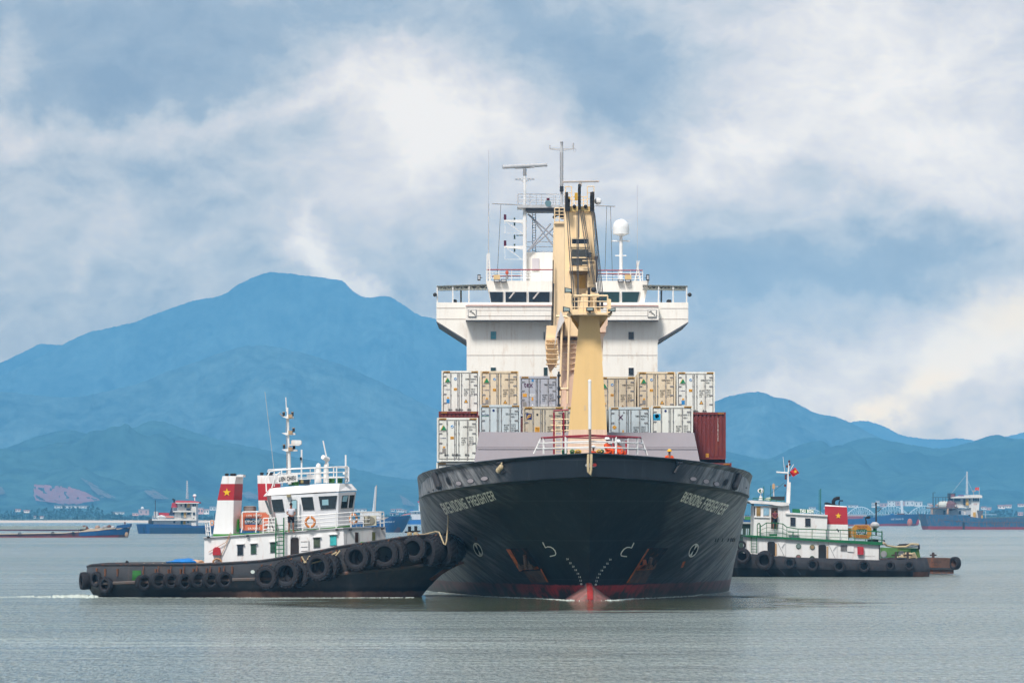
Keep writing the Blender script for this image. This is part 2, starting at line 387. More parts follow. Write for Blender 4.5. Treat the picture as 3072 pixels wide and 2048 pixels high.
def loft(levels, inner=None):
    """hull skin: levels from the keel up, each a list of (X, Z, half breadth, centre Y) along the boat; both sides.
    With inner=(thickness, depth) a bulwark with an inside and a deck."""
    mb = MB(); n = len(levels[0])
    for sgn in (-1, 1):
        rg = [[(X, cy+sgn*b, Z) for (X, Z, b, cy) in L] for L in levels]
        if inner:
            th, dp = inner; L = levels[-1]
            rg.append([(X, cy+sgn*max(0, b-th), Z) for (X, Z, b, cy) in L])
            rg.append([(X, cy+sgn*max(0, b-th), Z-dp) for (X, Z, b, cy) in L])
            rg.append([(X, cy, Z-dp) for (X, Z, b, cy) in L])
        mb.ring(rg, 0, closed=False, caps=False)
    return mb
# ------------------------------------------------------------------ water
from mathutils import noise as mnoise
wm = bpy.data.materials.new('harbour_water'); wm.use_nodes = True; t = wm.node_tree; b = t.nodes['Principled BSDF']
co = t.nodes.new('ShaderNodeTexCoord').outputs['Object']
big = noise(vmth('MULTIPLY', co, (.35, 1, 1), t).outputs[0], .012, 5, .6, t)
mid = noise(vmth('MULTIPLY', co, (.30, 1, 1), t).outputs[0], .055, 4, .6, t)
L_ = t.links.new
L_(mixc(ramp(big, [(.35, 0.), (.65, 1.)], t), (.50,.60,.545), (.70,.78,.74), t), b.inputs['Base Color'])
b.inputs['IOR'].default_value = 1.33; b.inputs['Specular IOR Level'].default_value = .5
w1 = noise(vmth('MULTIPLY', co, (1, .34, 1), t).outputs[0], .9, 5, .65, t)
w2 = noise(vmth('MULTIPLY', co, (2, .45, 1), t).outputs[0], 3.0, 4, .65, t)
w3 = noise(vmth('MULTIPLY', co, (.4, 1, 1), t).outputs[0], .10, 3, .6, t)
h = mth('ADD', mth('ADD', mth('MULTIPLY', w1, 1.0, tree=t), mth('MULTIPLY', w2, .50, tree=t), tree=t), mth('MULTIPLY', w3, 1.4, tree=t), tree=t)
# the lee in front of the bows lies almost flat, the open harbour is ruffled
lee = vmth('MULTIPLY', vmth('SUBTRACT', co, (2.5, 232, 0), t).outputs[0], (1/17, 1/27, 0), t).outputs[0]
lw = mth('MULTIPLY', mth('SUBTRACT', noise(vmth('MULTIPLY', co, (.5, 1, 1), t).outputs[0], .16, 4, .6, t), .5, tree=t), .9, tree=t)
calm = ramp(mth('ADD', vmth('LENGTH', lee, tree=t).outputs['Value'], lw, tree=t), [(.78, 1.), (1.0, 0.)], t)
amp = mth('MULTIPLY', ramp(mid, [(.30, .45), (.70, 1.4)], t), mth('SUBTRACT', 1.0, mth('MULTIPLY', calm, .985, tree=t), tree=t), tree=t)
L_(mth('SUBTRACT', .17, mth('MULTIPLY', calm, .12, tree=t), tree=t), b.inputs['Roughness'])
oc = b.inputs['Base Color'].links[0].from_socket
ripple_tone = ramp(noise(vmth('MULTIPLY', co, (4.2, .60, 1), t).outputs[0], 1.3, 5, .7, t), [(.36, 0.), (.64, 1.)], t)  # light and dark ripple specks painted into the base colour
oc = mixc(ripple_tone, mixc(1.0, oc, (.66, .70, .68), t, 'MULTIPLY'), mixc(1.0, oc, (1.3, 1.28, 1.28), t, 'MULTIPLY'), t)
L_(mixc(mth('MULTIPLY', calm, .92, tree=t), oc, (.055,.066,.016), t), b.inputs['Base Color'])  # hull's dark reflection, with olive water tint, painted into the lee's base colour
bn = t.nodes.new('ShaderNodeBump'); bn.inputs['Strength'].default_value = 1.0; bn.inputs['Distance'].default_value = 7.0
L_(mth('MULTIPLY', h, amp, tree=t), bn.inputs['Height']); L_(bn.outputs[0], b.inputs['Normal'])
mb = MB(); mb.add([(-9000,-300,0),(9000,-300,0),(9000,15800,0),(-9000,15800,0)], [(0,1,2,3)])
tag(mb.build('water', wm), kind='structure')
# ------------------------------------------------------------------ hills
def hillmat(name, c0, c1):
    m = bpy.data.materials.new(name); m.use_nodes = True; t = m.node_tree; b = t.nodes['Principled BSDF']
    co = t.nodes.new('ShaderNodeTexCoord').outputs['Object']
    n1 = noise(co, .006, 8, .7, t); n2 = noise(co, .03, 4, .7, t)
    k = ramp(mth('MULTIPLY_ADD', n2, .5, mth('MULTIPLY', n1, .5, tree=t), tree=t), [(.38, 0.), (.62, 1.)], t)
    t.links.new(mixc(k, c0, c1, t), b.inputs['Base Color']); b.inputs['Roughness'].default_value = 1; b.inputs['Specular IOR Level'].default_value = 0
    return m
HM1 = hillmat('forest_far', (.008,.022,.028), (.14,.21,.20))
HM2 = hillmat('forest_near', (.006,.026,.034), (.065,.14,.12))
def hills(name, tab, Y, foot, mat, spur=.16, jit=1.2, x0=-500, x1=3600, step=4, rows=34, seed=0, wl=420):
    mb = MB(); nx = int((x1-x0)/step)+1; xs = [x0+step*i for i in range(nx)]; V = []
    for j in range(rows+4):
        t = j/rows
        for i, px in enumerate(xs):
            py = smooth_interp(tab, px)
            n = mnoise.noise(Vector((px/26.0, seed, .3)))*jit*1.6 + mnoise.noise(Vector((px/7.0, seed, 3.3)))*jit*1.3 + mnoise.noise(Vector((px/2.6, seed, 6.3)))*jit*1.1
            zr = max(0, (HY-py+n*(1 if py < 1500 else .3)))*Y/F + CH
            X = Y*(px-CX)/F
            if t <= 1:
                y = foot+(Y-foot)*t; prof = t**1.25
                s = mnoise.fractal(Vector((X/wl, y/(wl*1.7), seed)), .9, 2.0, 5)
                z = zr*prof*(1+spur*1.6*s*4*t*(1-t)) + (zr*spur*2.2*s*t*(1-t))
                z = min(z, (zr-CH)*y/Y*.985+CH) if t < 1 else zr
            else: y = Y+(Y-foot)*(t-1)*2; z = zr*(1-(t-1)*4.5)
            V.append((X, y, max(z, -3)))
    mb.add(V, [(j*nx+i, j*nx+i+1, (j+1)*nx+i+1, (j+1)*nx+i) for j in range(rows+3) for i in range(nx-1)])
    o = mb.build(name, mat, smooth=True); tag(o, kind='structure')
    return BVHTree.FromPolygons(mb.v, mb.f)
D = lambda pts: [(x*1.3061, y*1.3061) for x, y in pts]
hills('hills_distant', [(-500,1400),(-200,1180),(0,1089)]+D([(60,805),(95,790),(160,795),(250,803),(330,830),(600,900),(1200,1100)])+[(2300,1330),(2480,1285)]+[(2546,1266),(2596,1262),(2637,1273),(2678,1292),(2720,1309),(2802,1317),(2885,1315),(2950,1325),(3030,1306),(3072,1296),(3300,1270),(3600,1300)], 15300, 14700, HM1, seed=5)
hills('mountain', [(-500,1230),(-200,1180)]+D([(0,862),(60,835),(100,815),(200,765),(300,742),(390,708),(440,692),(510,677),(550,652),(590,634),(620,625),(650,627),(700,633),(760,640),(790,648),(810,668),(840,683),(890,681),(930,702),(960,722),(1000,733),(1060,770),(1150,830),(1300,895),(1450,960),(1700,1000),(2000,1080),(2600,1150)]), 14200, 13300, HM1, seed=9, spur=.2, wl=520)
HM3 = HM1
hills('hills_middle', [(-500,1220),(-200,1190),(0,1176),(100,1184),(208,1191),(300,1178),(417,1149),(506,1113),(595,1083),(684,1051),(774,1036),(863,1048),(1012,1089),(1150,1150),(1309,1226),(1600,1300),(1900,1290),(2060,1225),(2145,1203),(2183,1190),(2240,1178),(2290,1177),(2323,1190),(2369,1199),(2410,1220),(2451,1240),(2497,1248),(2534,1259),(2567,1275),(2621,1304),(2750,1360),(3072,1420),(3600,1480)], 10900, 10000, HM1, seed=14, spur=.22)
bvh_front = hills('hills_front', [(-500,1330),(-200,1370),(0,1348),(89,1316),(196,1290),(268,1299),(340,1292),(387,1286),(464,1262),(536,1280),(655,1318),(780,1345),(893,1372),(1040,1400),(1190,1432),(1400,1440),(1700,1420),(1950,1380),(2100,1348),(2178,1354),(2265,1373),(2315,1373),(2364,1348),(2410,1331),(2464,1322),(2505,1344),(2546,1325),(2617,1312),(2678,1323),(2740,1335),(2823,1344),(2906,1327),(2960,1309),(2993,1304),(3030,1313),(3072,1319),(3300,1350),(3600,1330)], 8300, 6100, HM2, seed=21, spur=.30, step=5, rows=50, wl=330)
SCARM = M('bare_red_earth', (150,92,92), .95, var=.35, scale=.02)
for quad in ([(101,1463),(178,1467),(182,1522),(108,1512)], [(170,1468),(215,1470),(235,1522),(172,1522)], [(205,1470),(262,1488),(300,1510),(225,1524)], [(236,1440),(268,1455),(300,1475),(262,1462)], [(262,1462),(300,1478),(352,1504),(300,1503)],
             [(432,1482),(462,1480),(510,1508),(462,1506)], [(722,1487),(748,1484),(790,1505),(740,1508)], [(1198,1494),(1214,1502),(1250,1528),(1208,1524)], [(-30,1465),(2,1470),(16,1492),(-30,1494)]):
    mb = MB(); q = [(x, y) for x, y in (quad[3], quad[2], quad[1], quad[0])]
    g = quadmap(q); n = 14; pts = []
    for j in range(n+1):
        for i in range(n+1):
            p = g(i/n, j/n); k = 5*mnoise.noise(Vector((p.x/9, p.y/9, 1))); pts.append((p.x+k, p.y+k*.6))
    fs = [(j*(n+1)+i, j*(n+1)+i+1, (j+1)*(n+1)+i+1, (j+1)*(n+1)+i) for j in range(n) for i in range(n) if mnoise.noise(Vector((i/3, j/3, quad[0][0]))) > -.33]
    project(mb, bvh_front, pts, fs, 6)
    if mb.f: tag(mb.build('terrain_scar', SCARM if quad[0][0] < 230 and quad[0][0] > 0 else M('faint_earth', (100,92,88), .95, var=.4, scale=.02)), kind='structure')
# ------------------------------------------------------------------ the low shore
SAND = M('beach_sand', (226,204,180), .95, var=.1, scale=.02)
LAND = M('shore_scrub', (52,72,46), 1, var=.3, scale=.02)
def strip(name, mat, rows):
    mb = MB(); xs = [-1500+20*i for i in range(151)]
    V = [(X, y+18*mnoise.noise(Vector((X/120, y/60, 2))), z+(.25*mnoise.noise(Vector((X/25, 5, z))) if z > 0 else 0)) for (y, z) in rows for X in xs]
    n = len(xs); mb.add(V, [(j*n+i, j*n+i+1, (j+1)*n+i+1, (j+1)*n+i) for j in range(len(rows)-1) for i in range(n-1)])
    tag(mb.build(name, mat), kind='structure')
strip('beach', SAND, [(4080,-.6),(4130,.9),(4170,1.9),(4225,2.3)])
strip('ground', LAND, [(4215,1.8),(4300,2.3),(4700,3),(5600,6)])
TREEM = M('shore_tree_leaves', (30,62,44), .95, var=.5, scale=.2, spec=.1)
mb = MB(); rt = random.Random(3)
hT = [(-300,9),(0,9),(90,10),(200,13),(290,14),(310,8),(400,5),(520,5),(700,7),(1300,7),(2000,6),(2400,5),(2560,7),(2700,8),(2850,7),(3000,9),(3400,9)]
px = -300
while px < 3400:
    Y = 4240+rt.random()*160; h = interp(hT, px)*rt.uniform(.6, 1.2); r = h*.30
    base = W(px, HY, Y); base.z = 2
    mb.cyl(base, base+Vector((0,0,h*.6)), .35, .2, 4)
    for k in range(34):
        u = rt.random()**.8; rr = r*(1.15-u)*rt.uniform(.3, 1); a = rt.random()*6.28
        c = base+Vector((rr*cos(a), rr*sin(a), h*(.15+.85*u))); s = rt.uniform(.5, 1.3)
        d1 = Vector((rt.uniform(-1,1), rt.uniform(-1,1), rt.uniform(-.6,.6))).normalized()*s; d2 = Vector((rt.uniform(-1,1), rt.uniform(-1,1), rt.uniform(-1,1))).normalized()*s
        mb.add([c-d1, c-d2, c+d1, c+d2], [(0,1,2,3)])
    px += rt.uniform(3, 9)
tag(mb.build('shore_trees', TREEM), 'dark belt of trees growing behind the far beach', 'trees', kind='stuff')
BW = [M('far_wall_white', (236,232,226), .8, var=.05, scale=.05), M('far_wall_pink', (214,170,160), .8, var=.08, scale=.05)]
BRF = [M('far_roof_red', (150,110,106), .8, var=.1, scale=.05), M('far_roof_grey', (150,150,155), .8, var=.1, scale=.05)]
BWN = M('far_window_dark', (60,70,84), .4)
BN = [0]; QB = []
ORD = ['first','second','third','fourth','fifth','sixth','seventh','eighth']
def bld(x0, y0, x1, y1, wi=0, ri=0, Y=4350, label=None, dome=False, group=None):
    w_ = ('pinkish' if wi else 'white')+(' red roofed' if ri == 0 else '')
    if label is None: QB.append((x0, y0, x1, y1, wi, ri, Y)); return
    r = thing('building', label or 'small pale building among the trees on the far shore', 'building', W((x0+x1)/2, y1, Y)*1, group or ('hazy buildings along the far shore' if not label else None))
    a = W(x0, y1, Y); c = W(x1, y0, Y); w = c.x-a.x; dp = max(8, w*.5)
    m = MB(); m.box((a.x, Y, min(a.z, c.z-2)), (c.x, Y+dp, c.z)); m.build('wall', BW[wi], r)
    m = MB()
    if ri == 0: m.prism([(a.x-.6, Y-.8, c.z), (a.x-.6, Y+dp+.8, c.z), (a.x-.6, Y+dp/2, c.z+min(3, w*.18))], (w+1.2, 0, 0))
    else: m.box((a.x-.4, Y-.4, c.z), (c.x+.4, Y+dp+.4, c.z+.9))
    m.build('roof', BRF[ri], r)
    H_ = c.z-a.z; nf = max(1, int(H_/3.2)); nw = max(2, int(w/4))
    m = MB()
    for f in range(nf):
        for k in range(nw):
            wx = a.x+w*(k+.5)/nw; wz = a.z+(f+.35)*H_/nf; m.box((wx-.6, Y-.1, wz), (wx+.6, Y+.05, wz+H_/nf*.42))
    m.build('window_rows', BWN, r)
    if dome:
        m = MB(); m.sph(((a.x+c.x)/2-w*.15, Y+dp/2, c.z+1.5), (w*.16, w*.16, w*.18), 10, 6); m.build('dome', BW[0], r)
G = 'pale apartment blocks on the shore behind the arch bridge'
for x0,y0,x1,y1,wi in ((80,628,135,665,0),(140,600,190,642,0),(200,635,300,656,1),(312,600,420,652,0),(428,604,560,640,1),(570,600,700,642,0),(705,612,820,650,0),(900,638,960,680,0)):
    BN[0] += 1; bld(*Z7(x0,y0), *Z7(x1,y1+30), wi, 1, 5000, '%s apartment block from the tug end of the row behind the arch bridge' % ORD[BN[0]-1], group=G)
BN[0] = 0
for x0,y0,x1,y1,wi in ((1690,690,1760,720,0),(1760,700,1830,730,1),(1940,672,2035,712,0),(2045,664,2130,700,0),(2232,652,2313,680,0),(2232,770,2300,812,1)):
    bld(*Z7(x0,y0), *Z7(x1,y1), wi, wi, 4230)
for x0,y0,x1,y1,wi in ((170,470,220,492,0),(262,482,320,494,0),(372,540,390,565,0),(440,545,475,560,0),(1460,514,1524,532,1),(2178,455,2240,520,1),(2245,470,2300,520,0)):
    bld(*Z8(x0,y0), *Z8(x1,y1), wi, wi, 4225)
bld(*Z8(600,432), *Z8(960,452), 0, 1, 4700, 'long low white shed below the pink quarry face on the hill')
bld(*Z8(1235,500), *Z8(1365,516), 0, 1, 4700, 'low white hall on the shore between the barge bow and the blue coaster')
bld(*Z8(1526,472), *Z8(1640,530), 1, 1, 4600, 'pinkish shore building with a pale blue dome', dome=True)
for x0,y0,x1,y1,wi in ((480,532,600,600,0),(660,532,830,610,0),(450,662,590,730,0),(640,650,730,700,1),(900,560,1000,600,0)):
    bld(*ZM(x0,y0), *ZM(x1,y1), wi, wi, 4400)
for x0,y0,x1,y1 in ((140,1055,190,1085),(1375,1075,1480,1095),(1740,1078,1800,1100)):
    bld(*Z2(x0,y0), *Z2(x1,y1), 0, 1, 4500)
for x0,y0,x1,y1 in ((870,538,930,552),(1240,520,1330,536),(1010,535,1050,548)):
    bld(*Z6(x0,y0), *Z6(x1,y1), 0, 1, 4700)
cnt = {}
for (x0, y0, x1, y1, wi, ri, Y) in sorted(QB):
    mx = (x0+x1)/2
    where = ('behind the low barge' if mx < 390 else 'by the small blue coaster' if mx < 660 else 'between the tug funnels' if mx < 720 else 'above the tug bow' if mx < 1260 else 'near the arch bridge' if mx < 2700 else 'beyond the rusty blue coaster')
    n_ = cnt.get(where, 0); cnt[where] = n_+1
    bld(x0, y0, x1, y1, wi, ri, Y, 'hazy %s shore building, %s from the left of those %s' % ('pinkish' if wi else 'white', ORD[n_], where), group='hazy buildings along the far shore')
# arch bridge
BRM = M('pale_bridge_steel', (205,222,226), .6, var=.05)
br = thing('arch_bridge', 'pale steel railway bridge with a row of bowstring arches', 'bridge', W(2700, 1552, 4050))
Yb = 4050; dk = 1541.5
for x0, x1 in ((2405,2470),(2472,2540),(2542,2622),(2624,2724),(2726,2822),(2824,2920)):
    m = MB(); n = 12; top = []
    hh = 25 if x1-x0 > 90 else (22 if x1-x0 > 75 else 14)
    for i in range(n+1):
        t = i/n; x = x0+(x1-x0)*t; top.append((x, dk-hh*(1-(2*t-1)**2)))
    for dY in (0, 7):
        m.pbar([(x, y, Yb+dY) for x, y in top], Yb, .42, 4)
        for i, (x, y) in enumerate(top):
            m.cyl(W(x, y, Yb+dY), W(x, dk, Yb+dY), .2, n=4)
            if 0 < i < n: m.cyl(W(x, y, Yb+dY), W(top[i+(1 if i < n/2 else -1)][0], dk, Yb+dY), .15, n=4)
    for i in range(2, n-1, 2): m.cyl(W(*top[i], Yb), W(*top[i], Yb+7), .2, n=4)
    m.build('arch_truss', BRM, br)
m = MB(); m.prect(2380, dk-.5, 2990, dk+2.5, Yb-1, 10); m.build('deck', M('bridge_deck', (150,165,172), .8), br)
for x in (2405,2471,2541,2623,2725,2823,2921):
    m = MB(); m.prect(x-2.2, dk+2.5, x+2.2, 1568, Yb+1, 5); m.build('pier', M('bridge_deck'), br)
# ------------------------------------------------------------------ haze
mb = MB(); mb.box((-9500,-400,-4), (9500,HAZE_LEN+500,HAZE_TOP))
hm = bpy.data.materials.new('haze_air'); hm.use_nodes = True; t = hm.node_tree; t.nodes.clear()
pv = t.nodes.new('ShaderNodeVolumePrincipled'); pv.inputs['Color'].default_value = (*HAZE_C, 1); pv.inputs['Density'].default_value = HAZE_D; pv.inputs['Anisotropy'].default_value = -.4
t.links.new(pv.outputs[0], t.nodes.new('ShaderNodeOutputMaterial').inputs['Volume'])
tag(mb.build('haze', hm), 'pale blue haze between the harbour and the mountains', 'haze', kind='stuff')
# ------------------------------------------------------------------ the container ship, bow on
SX0 = lambda Y: 4.27-0.0035*(Y-232)            # centre line of the ship
ship = thing('container_ship', 'large black hulled container ship facing the camera with yellow cranes', 'ship', (4.27, 232, 0))
ZTOP = [(0,7.93),(4,7.66),(10,7.22),(18,6.88),(28,6.72),(34,6.70),(36,6.7),(115,6.7)]
def half(v, d):                                 # v: 1 at the knuckle, 0 at the waterline
    u = max(0, min(1, v))
    L = 26+14*(1-u)**.9; p = 2.4+1.6*u**1.3
    return (9.60+.12*u)*(1-(1-min(d/L, 1))**p)
def stemY(v): return 232+8.4*(1-max(0, v))
def hull_levels(x=None):
    ds = [0,.12,.35,.7,1.2,1.9,2.8,4,5.5,7.2,9.2,11.5,14,17,20,23.5,27,31,35.5,41,47,55,65,78,92,104,113]
    lv = []
    for v in (-.25, 0, .1, .2, .3, .4, .5, .6, .7, .8, .9, 1.0, 1.17):
        L = []
        for d in ds:
            zt = smooth_interp(ZTOP, d); zk = zt-1.15
            z = zk*v if v <= 1 else zt
            vv = v/1.17; hb = half(vv, d)
            if v < 0: hb *= .86
            if d > 100: hb *= 1-.25*((d-100)/13)**2
            Y = stemY(vv)+d*(345-stemY(vv))/113
            if v > 1: hb += .02*min(1, d)+.10*min(1, d/3)*max(0, 1-d/20); Y -= .30*max(0, 1-d/14)
            L.append((SX0(Y), Y, z, hb))
        lv.append(L)
    return lv
mb = MB(); LV = hull_levels(); n = len(LV[0])
for sg in (-1, 1):
    rg = [[(x+sg*hb, Y, z) for x, Y, z, hb in L] for L in LV]
    T_ = LV[-1]
    rg.append([(x+sg*max(0, hb-.18), Y+.1, z) for x, Y, z, hb in T_])
    rg.append([(x+sg*max(0, hb-.18), Y+.1, z-1.2) for x, Y, z, hb in T_])
    rg.append([(x, Y+.1, z-1.2) for x, Y, z, hb in T_])
    mb.ring(rg, 0, closed=False, caps=False)
tr = [(x-hb, Y, z) for (x, Y, z, hb) in [L[-1] for L in LV]]+[(x+hb, Y, z) for (x, Y, z, hb) in [L[-1] for L in LV]][::-1]
mb.add(tr, [tuple(range(len(tr)))])
hmx = bpy.data.materials.new('black_hull_paint'); hmx.use_nodes = True; t = hmx.node_tree; b = t.nodes['Principled BSDF']
co = t.nodes.new('ShaderNodeTexCoord').outputs['Object']; sp = t.nodes.new('ShaderNodeSeparateXYZ'); t.links.new(co, sp.inputs[0])
ax = mth('ABSOLUTE', sp.outputs[0], tree=t)
base = mixc(noise(co, .6, 6, .65, t), lin((14,20,27)), lin((28,37,46)), t)
# scrapes: the sides, where tugs and fenders rub, are worn to grey in slanting streaks
sl_ = comb(mth('SUBTRACT', mth('MULTIPLY', sp.outputs[1], 1.5, tree=t), mth('MULTIPLY', sp.outputs[2], 1.7, tree=t), tree=t), mth('MULTIPLY', mth('ADD', sp.outputs[1], sp.outputs[2], tree=t), .16, tree=t), mth('MULTIPLY', ax, .3, tree=t), t)
sk = noise(sl_, 1.3, 9, .72, t)
wear = ramp(mth('ADD', mth('MULTIPLY', ax, .1, tree=t), mth('MULTIPLY', noise(co, .35, 4, .6, t), .45, tree=t), tree=t), [(.62, 0.), (1.02, 1.)], t)
low = ramp(mth('SUBTRACT', 1.0, mth('MULTIPLY', sp.outputs[2], .26, tree=t), tree=t), [(.15, 0.), (.9, .9)], t)
low = mth('MULTIPLY', low, ramp(ax, [(.3, .12), (.7, 1.0)], t), tree=t)
lowx = mth('MULTIPLY', low, mth('SUBTRACT', mth('MULTIPLY', ax, .16, tree=t), .45, tree=t, clamp=True), tree=t, clamp=True)
wk = mth('MULTIPLY', mth('MAXIMUM', wear, lowx, tree=t), ramp(sk, [(.42, .12), (.60, 1.)], t), tree=t)
base = mixc(mth('MULTIPLY', wk, .82, tree=t), base, lin((168,168,168)), t)
pl_ = mth('ABSOLUTE', mth('SUBTRACT', mth('FRACT', mth('MULTIPLY', sp.outputs[2], .46, tree=t), tree=t), .5, tree=t), tree=t)
seam = ramp(pl_, [(.0, 1.), (.018, 0.)], t)
base = mixc(mth('MULTIPLY', seam, .30, tree=t), base, lin((84,92,98)), t)
salt = ramp(noise(comb(mth('MULTIPLY', sp.outputs[0], 1.1, tree=t), mth('MULTIPLY', sp.outputs[1], 1.1, tree=t), mth('MULTIPLY', sp.outputs[2], .12, tree=t), t), 1.6, 7, .7, t), [(.55, 0.), (.80, 1.)], t)
base = mixc(mth('MULTIPLY', salt, .34, tree=t), base, lin((84,90,98)), t)
# boot top
edge = mth('ADD', sp.outputs[2], mth('MULTIPLY', mth('SUBTRACT', noise(co, 1.6, 6, .7, t), .5, tree=t), .22, tree=t), tree=t)
isb = ramp(edge, [(.72, 1.), (.80, 0.)], t)
cen = ramp(mth('MULTIPLY', ax, .1, tree=t), [(.20, 0.), (.46, 1.)], t)
boot = mixc(ramp(mth('ADD', noise(vmth('MULTIPLY', co, (1.5, 1, .5), t).outputs[0], 1.2, 7, .72, t), mth('MULTIPLY', sp.outputs[2], .22, tree=t), tree=t), [(.50, 0.), (.70, 1.)], t), lin((62,56,52)), mixc(cen, lin((196,62,60)), lin((122,74,72)), t), t)
base = mixc(isb, base, boot, t)
slime = ramp(edge, [(.0, 1.), (.34, 0.)], t)
base = mixc(mth('MULTIPLY', slime, mth('MULTIPLY', cen, .8, tree=t), tree=t), base, lin((72,72,64)), t)
t.links.new(base, b.inputs['Base Color']); b.inputs['Roughness'].default_value = .42; b.inputs['Specular IOR Level'].default_value = .4
bn = t.nodes.new('ShaderNodeBump'); bn.inputs['Strength'].default_value = .35; bn.inputs['Distance'].default_value = .12
t.links.new(noise(co, .7, 3, .5, t), bn.inputs['Height']); t.links.new(bn.outputs[0], b.inputs['Normal'])
hull = mb.build('hull', hmx, ship, smooth=True)
HB = BVHTree.FromPolygons(mb.v, mb.f)
# weld line below the bulwark, drawn as a raised strake along the knuckle
for sg in (-1, 1):
    m = MB(); L = LV[-2]; m.tube([(x+sg*(hb+.02), Y-.02, z) for x, Y, z, hb in L[9:19]], .015, 5); m.build('knuckle_strake', M('hull_strake', (34,44,52), .5), hull)
m = MB(); L = LV[-1]; m.tube([(x+(hb-.06), Y, z+.03) for x, Y, z, hb in L[:20]], .035, 6); m.tube([(x-(hb-.06), Y, z+.03) for x, Y, z, hb in L[:20]], .035, 6)
m.build('bulwark_cap', M('hull_cap', (50,58,66), .5), hull)
# name on both bows
def hull_text(s, q, mat=LETW, bold=.02, name='lettering'):
    m = MB(); v, f = block2d(s); g = quadmap(q)
    project(m, HB, [tuple(g(u, w)) for u, w in v], f, .03); return m.build(name, mat, hull)
hull_text('BIENDONG FREIGHTER', [Z4(248,738), Z4(684,612), Z4(650,548), Z4(202,662)], bold=.022, name='name_lettering')
hull_text('BIENDONG FREIGHTER', [Z5(829,624), Z5(1188,746), Z5(1242,672), Z5(868,556)], bold=.022, name='name_lettering')
# mooring ports, chocks and rollers
PORTG = M('port_grey_inside', (158,150,154), .6, var=.1); PORTD = M('port_dark_inside', (18,18,22), .7)
for i, (fn, x, y, rx, ry, ro) in enumerate(((Z4,364,482,24,17,.15),(Z4,465,461,27,18,-.05),(Z4,583,441,30,17,-.12),(Z5,937,444,27,16,.1),(Z5,1047,465,24,19,.15),(Z5,1135,487,22,17,.2))):
    m = MB(); cx, cy = fn(x, y); k = .35077
    oval(m, HB, cx, cy, rx*k*1.18, ry*k*1.25, ro, .02, 1); oval(m, HB, cx, cy, rx*k, ry*k, ro, .04, 0)
    m.build('mooring_port', [PORTG, M('port_rim', (44,50,56), .5)], hull)
for (fn, x, y, rx, ry, ro) in ((Z4,275,463,14,40,-.42),(Z5,1216,474,14,36,.5)):
    m = MB(); oval(m, HB, *fn(x, y), rx*.45, ry*.36, ro, .03, 1); oval(m, HB, *fn(x, y), rx*.30, ry*.28, ro, .05, 0)
    m.build('fairlead', [PORTD, M('port_rim')], hull)
for (fn, a, b_) in ((Z4,(172,415),(208,508)),(Z5,(1312,424),(1276,512))):
    m = MB(); pa, pb = onto(HB, *fn(*a), .12), onto(HB, *fn(*b_), .12)
    m.cyl(pa, pb, .20, n=10); m.sph(pa, .21, 8, 4); m.sph(pb, .21, 8, 4); m.build('fairlead_roller', DARK, hull)
for (fn, x, y) in ((Z4,108,556),(Z4,146,538),(Z5,1390,520)):
    m = MB(); oval(m, HB, *fn(x, y), 3, 2, 0, .03); m.build('scupper', PORTD, hull)
# the centre chock
m = MB(); cx, cy = 1772.5, 1396
oval(m, HB, cx, cy, 26, 19, 0, .03, 1, inner=.86); oval(m, HB, cx, cy-1, 15.5, 6.5, 0, .05, 2); oval(m, HB, cx+9, cy-2, 6, 5, 0, .07, 3)
m.build('centre_chock', [PORTD, M('chock_rim', (30,34,42), .4), M('chock_lip', (168,168,172), .4), M('chock_red', (206,66,58), .5)], hull)
# anchor pockets, stains below them and the anchors
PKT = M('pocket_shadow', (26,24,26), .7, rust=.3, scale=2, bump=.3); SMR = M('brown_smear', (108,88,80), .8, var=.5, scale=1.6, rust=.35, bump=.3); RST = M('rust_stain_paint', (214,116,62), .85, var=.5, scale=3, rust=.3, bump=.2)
ANCM = M('rusty_anchor', (128,104,92), .8, var=.5, scale=3, rust=.35, bump=.4)
for fn, pocket, smear, streaks, plate in (
    (Z4, [(895,1232),(1065,1222),(948,1032),(785,1036)], [(985,1330),(1140,1324),(1062,1212),(905,1222)], [[(884,1228),(908,1222),(806,1040),(768,1036)],[(915,1215),(962,1212),(958,1192),(922,1194)],[(1008,1212),(1052,1206),(1040,1186),(1004,1190)],[(1118,1322),(1132,1320),(1072,1205),(1060,1208)]], [(905,1205),(1035,1196),(1000,1108),(880,1112)]),
    (Z5, [(455,1216),(592,1206),(722,1032),(568,1030)], [(362,1334),(530,1330),(600,1205),(445,1214)], [[(450,1222),(590,1212),(578,1172),(470,1176)],[(362,1326),(378,1324),(560,1036),(545,1036)],[(500,1180),(545,1176),(530,1128),(505,1128)]], [(470,1200),(585,1190),(600,1130),(520,1120)])):
    m = MB(); patch(m, HB, [fn(*p) for p in smear], .02, 0, 10); m.build('rust_smear', SMR, hull)
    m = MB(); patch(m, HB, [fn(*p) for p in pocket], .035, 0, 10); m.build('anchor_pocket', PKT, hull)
    for st_ in streaks: m = MB(); patch(m, HB, [fn(*p) for p in st_], .055, 0, 8); m.build('rust_stain', RST, hull)
    # the anchor hangs in its pocket: a crown plate, two flukes and the shank running up into the hawse
    g_ = quadmap([fn(*p) for p in plate]); m = MB()
    def ap(u, v, o): return onto(HB, *g_(u, v), o)
    q4 = [ap(.0,0,.12), ap(1,0,.12), ap(.86,.45,.16), ap(.14,.45,.16)]; m.prism(q4, (0,-.22,0))
    for u0, u1 in ((.02,.34),(.66,.98)): m.prism([ap(u0,.1,.3), ap(u1,.1,.3), ap((u0+u1)/2+(.08 if u0 > .5 else -.08),1.0,.34)], (0,-.16,0))
    m.cyl(ap(.5,.2,.25), ap(.5,1.25,.1), .13, .10, 8); m.build('anchor', ANCM, hull)
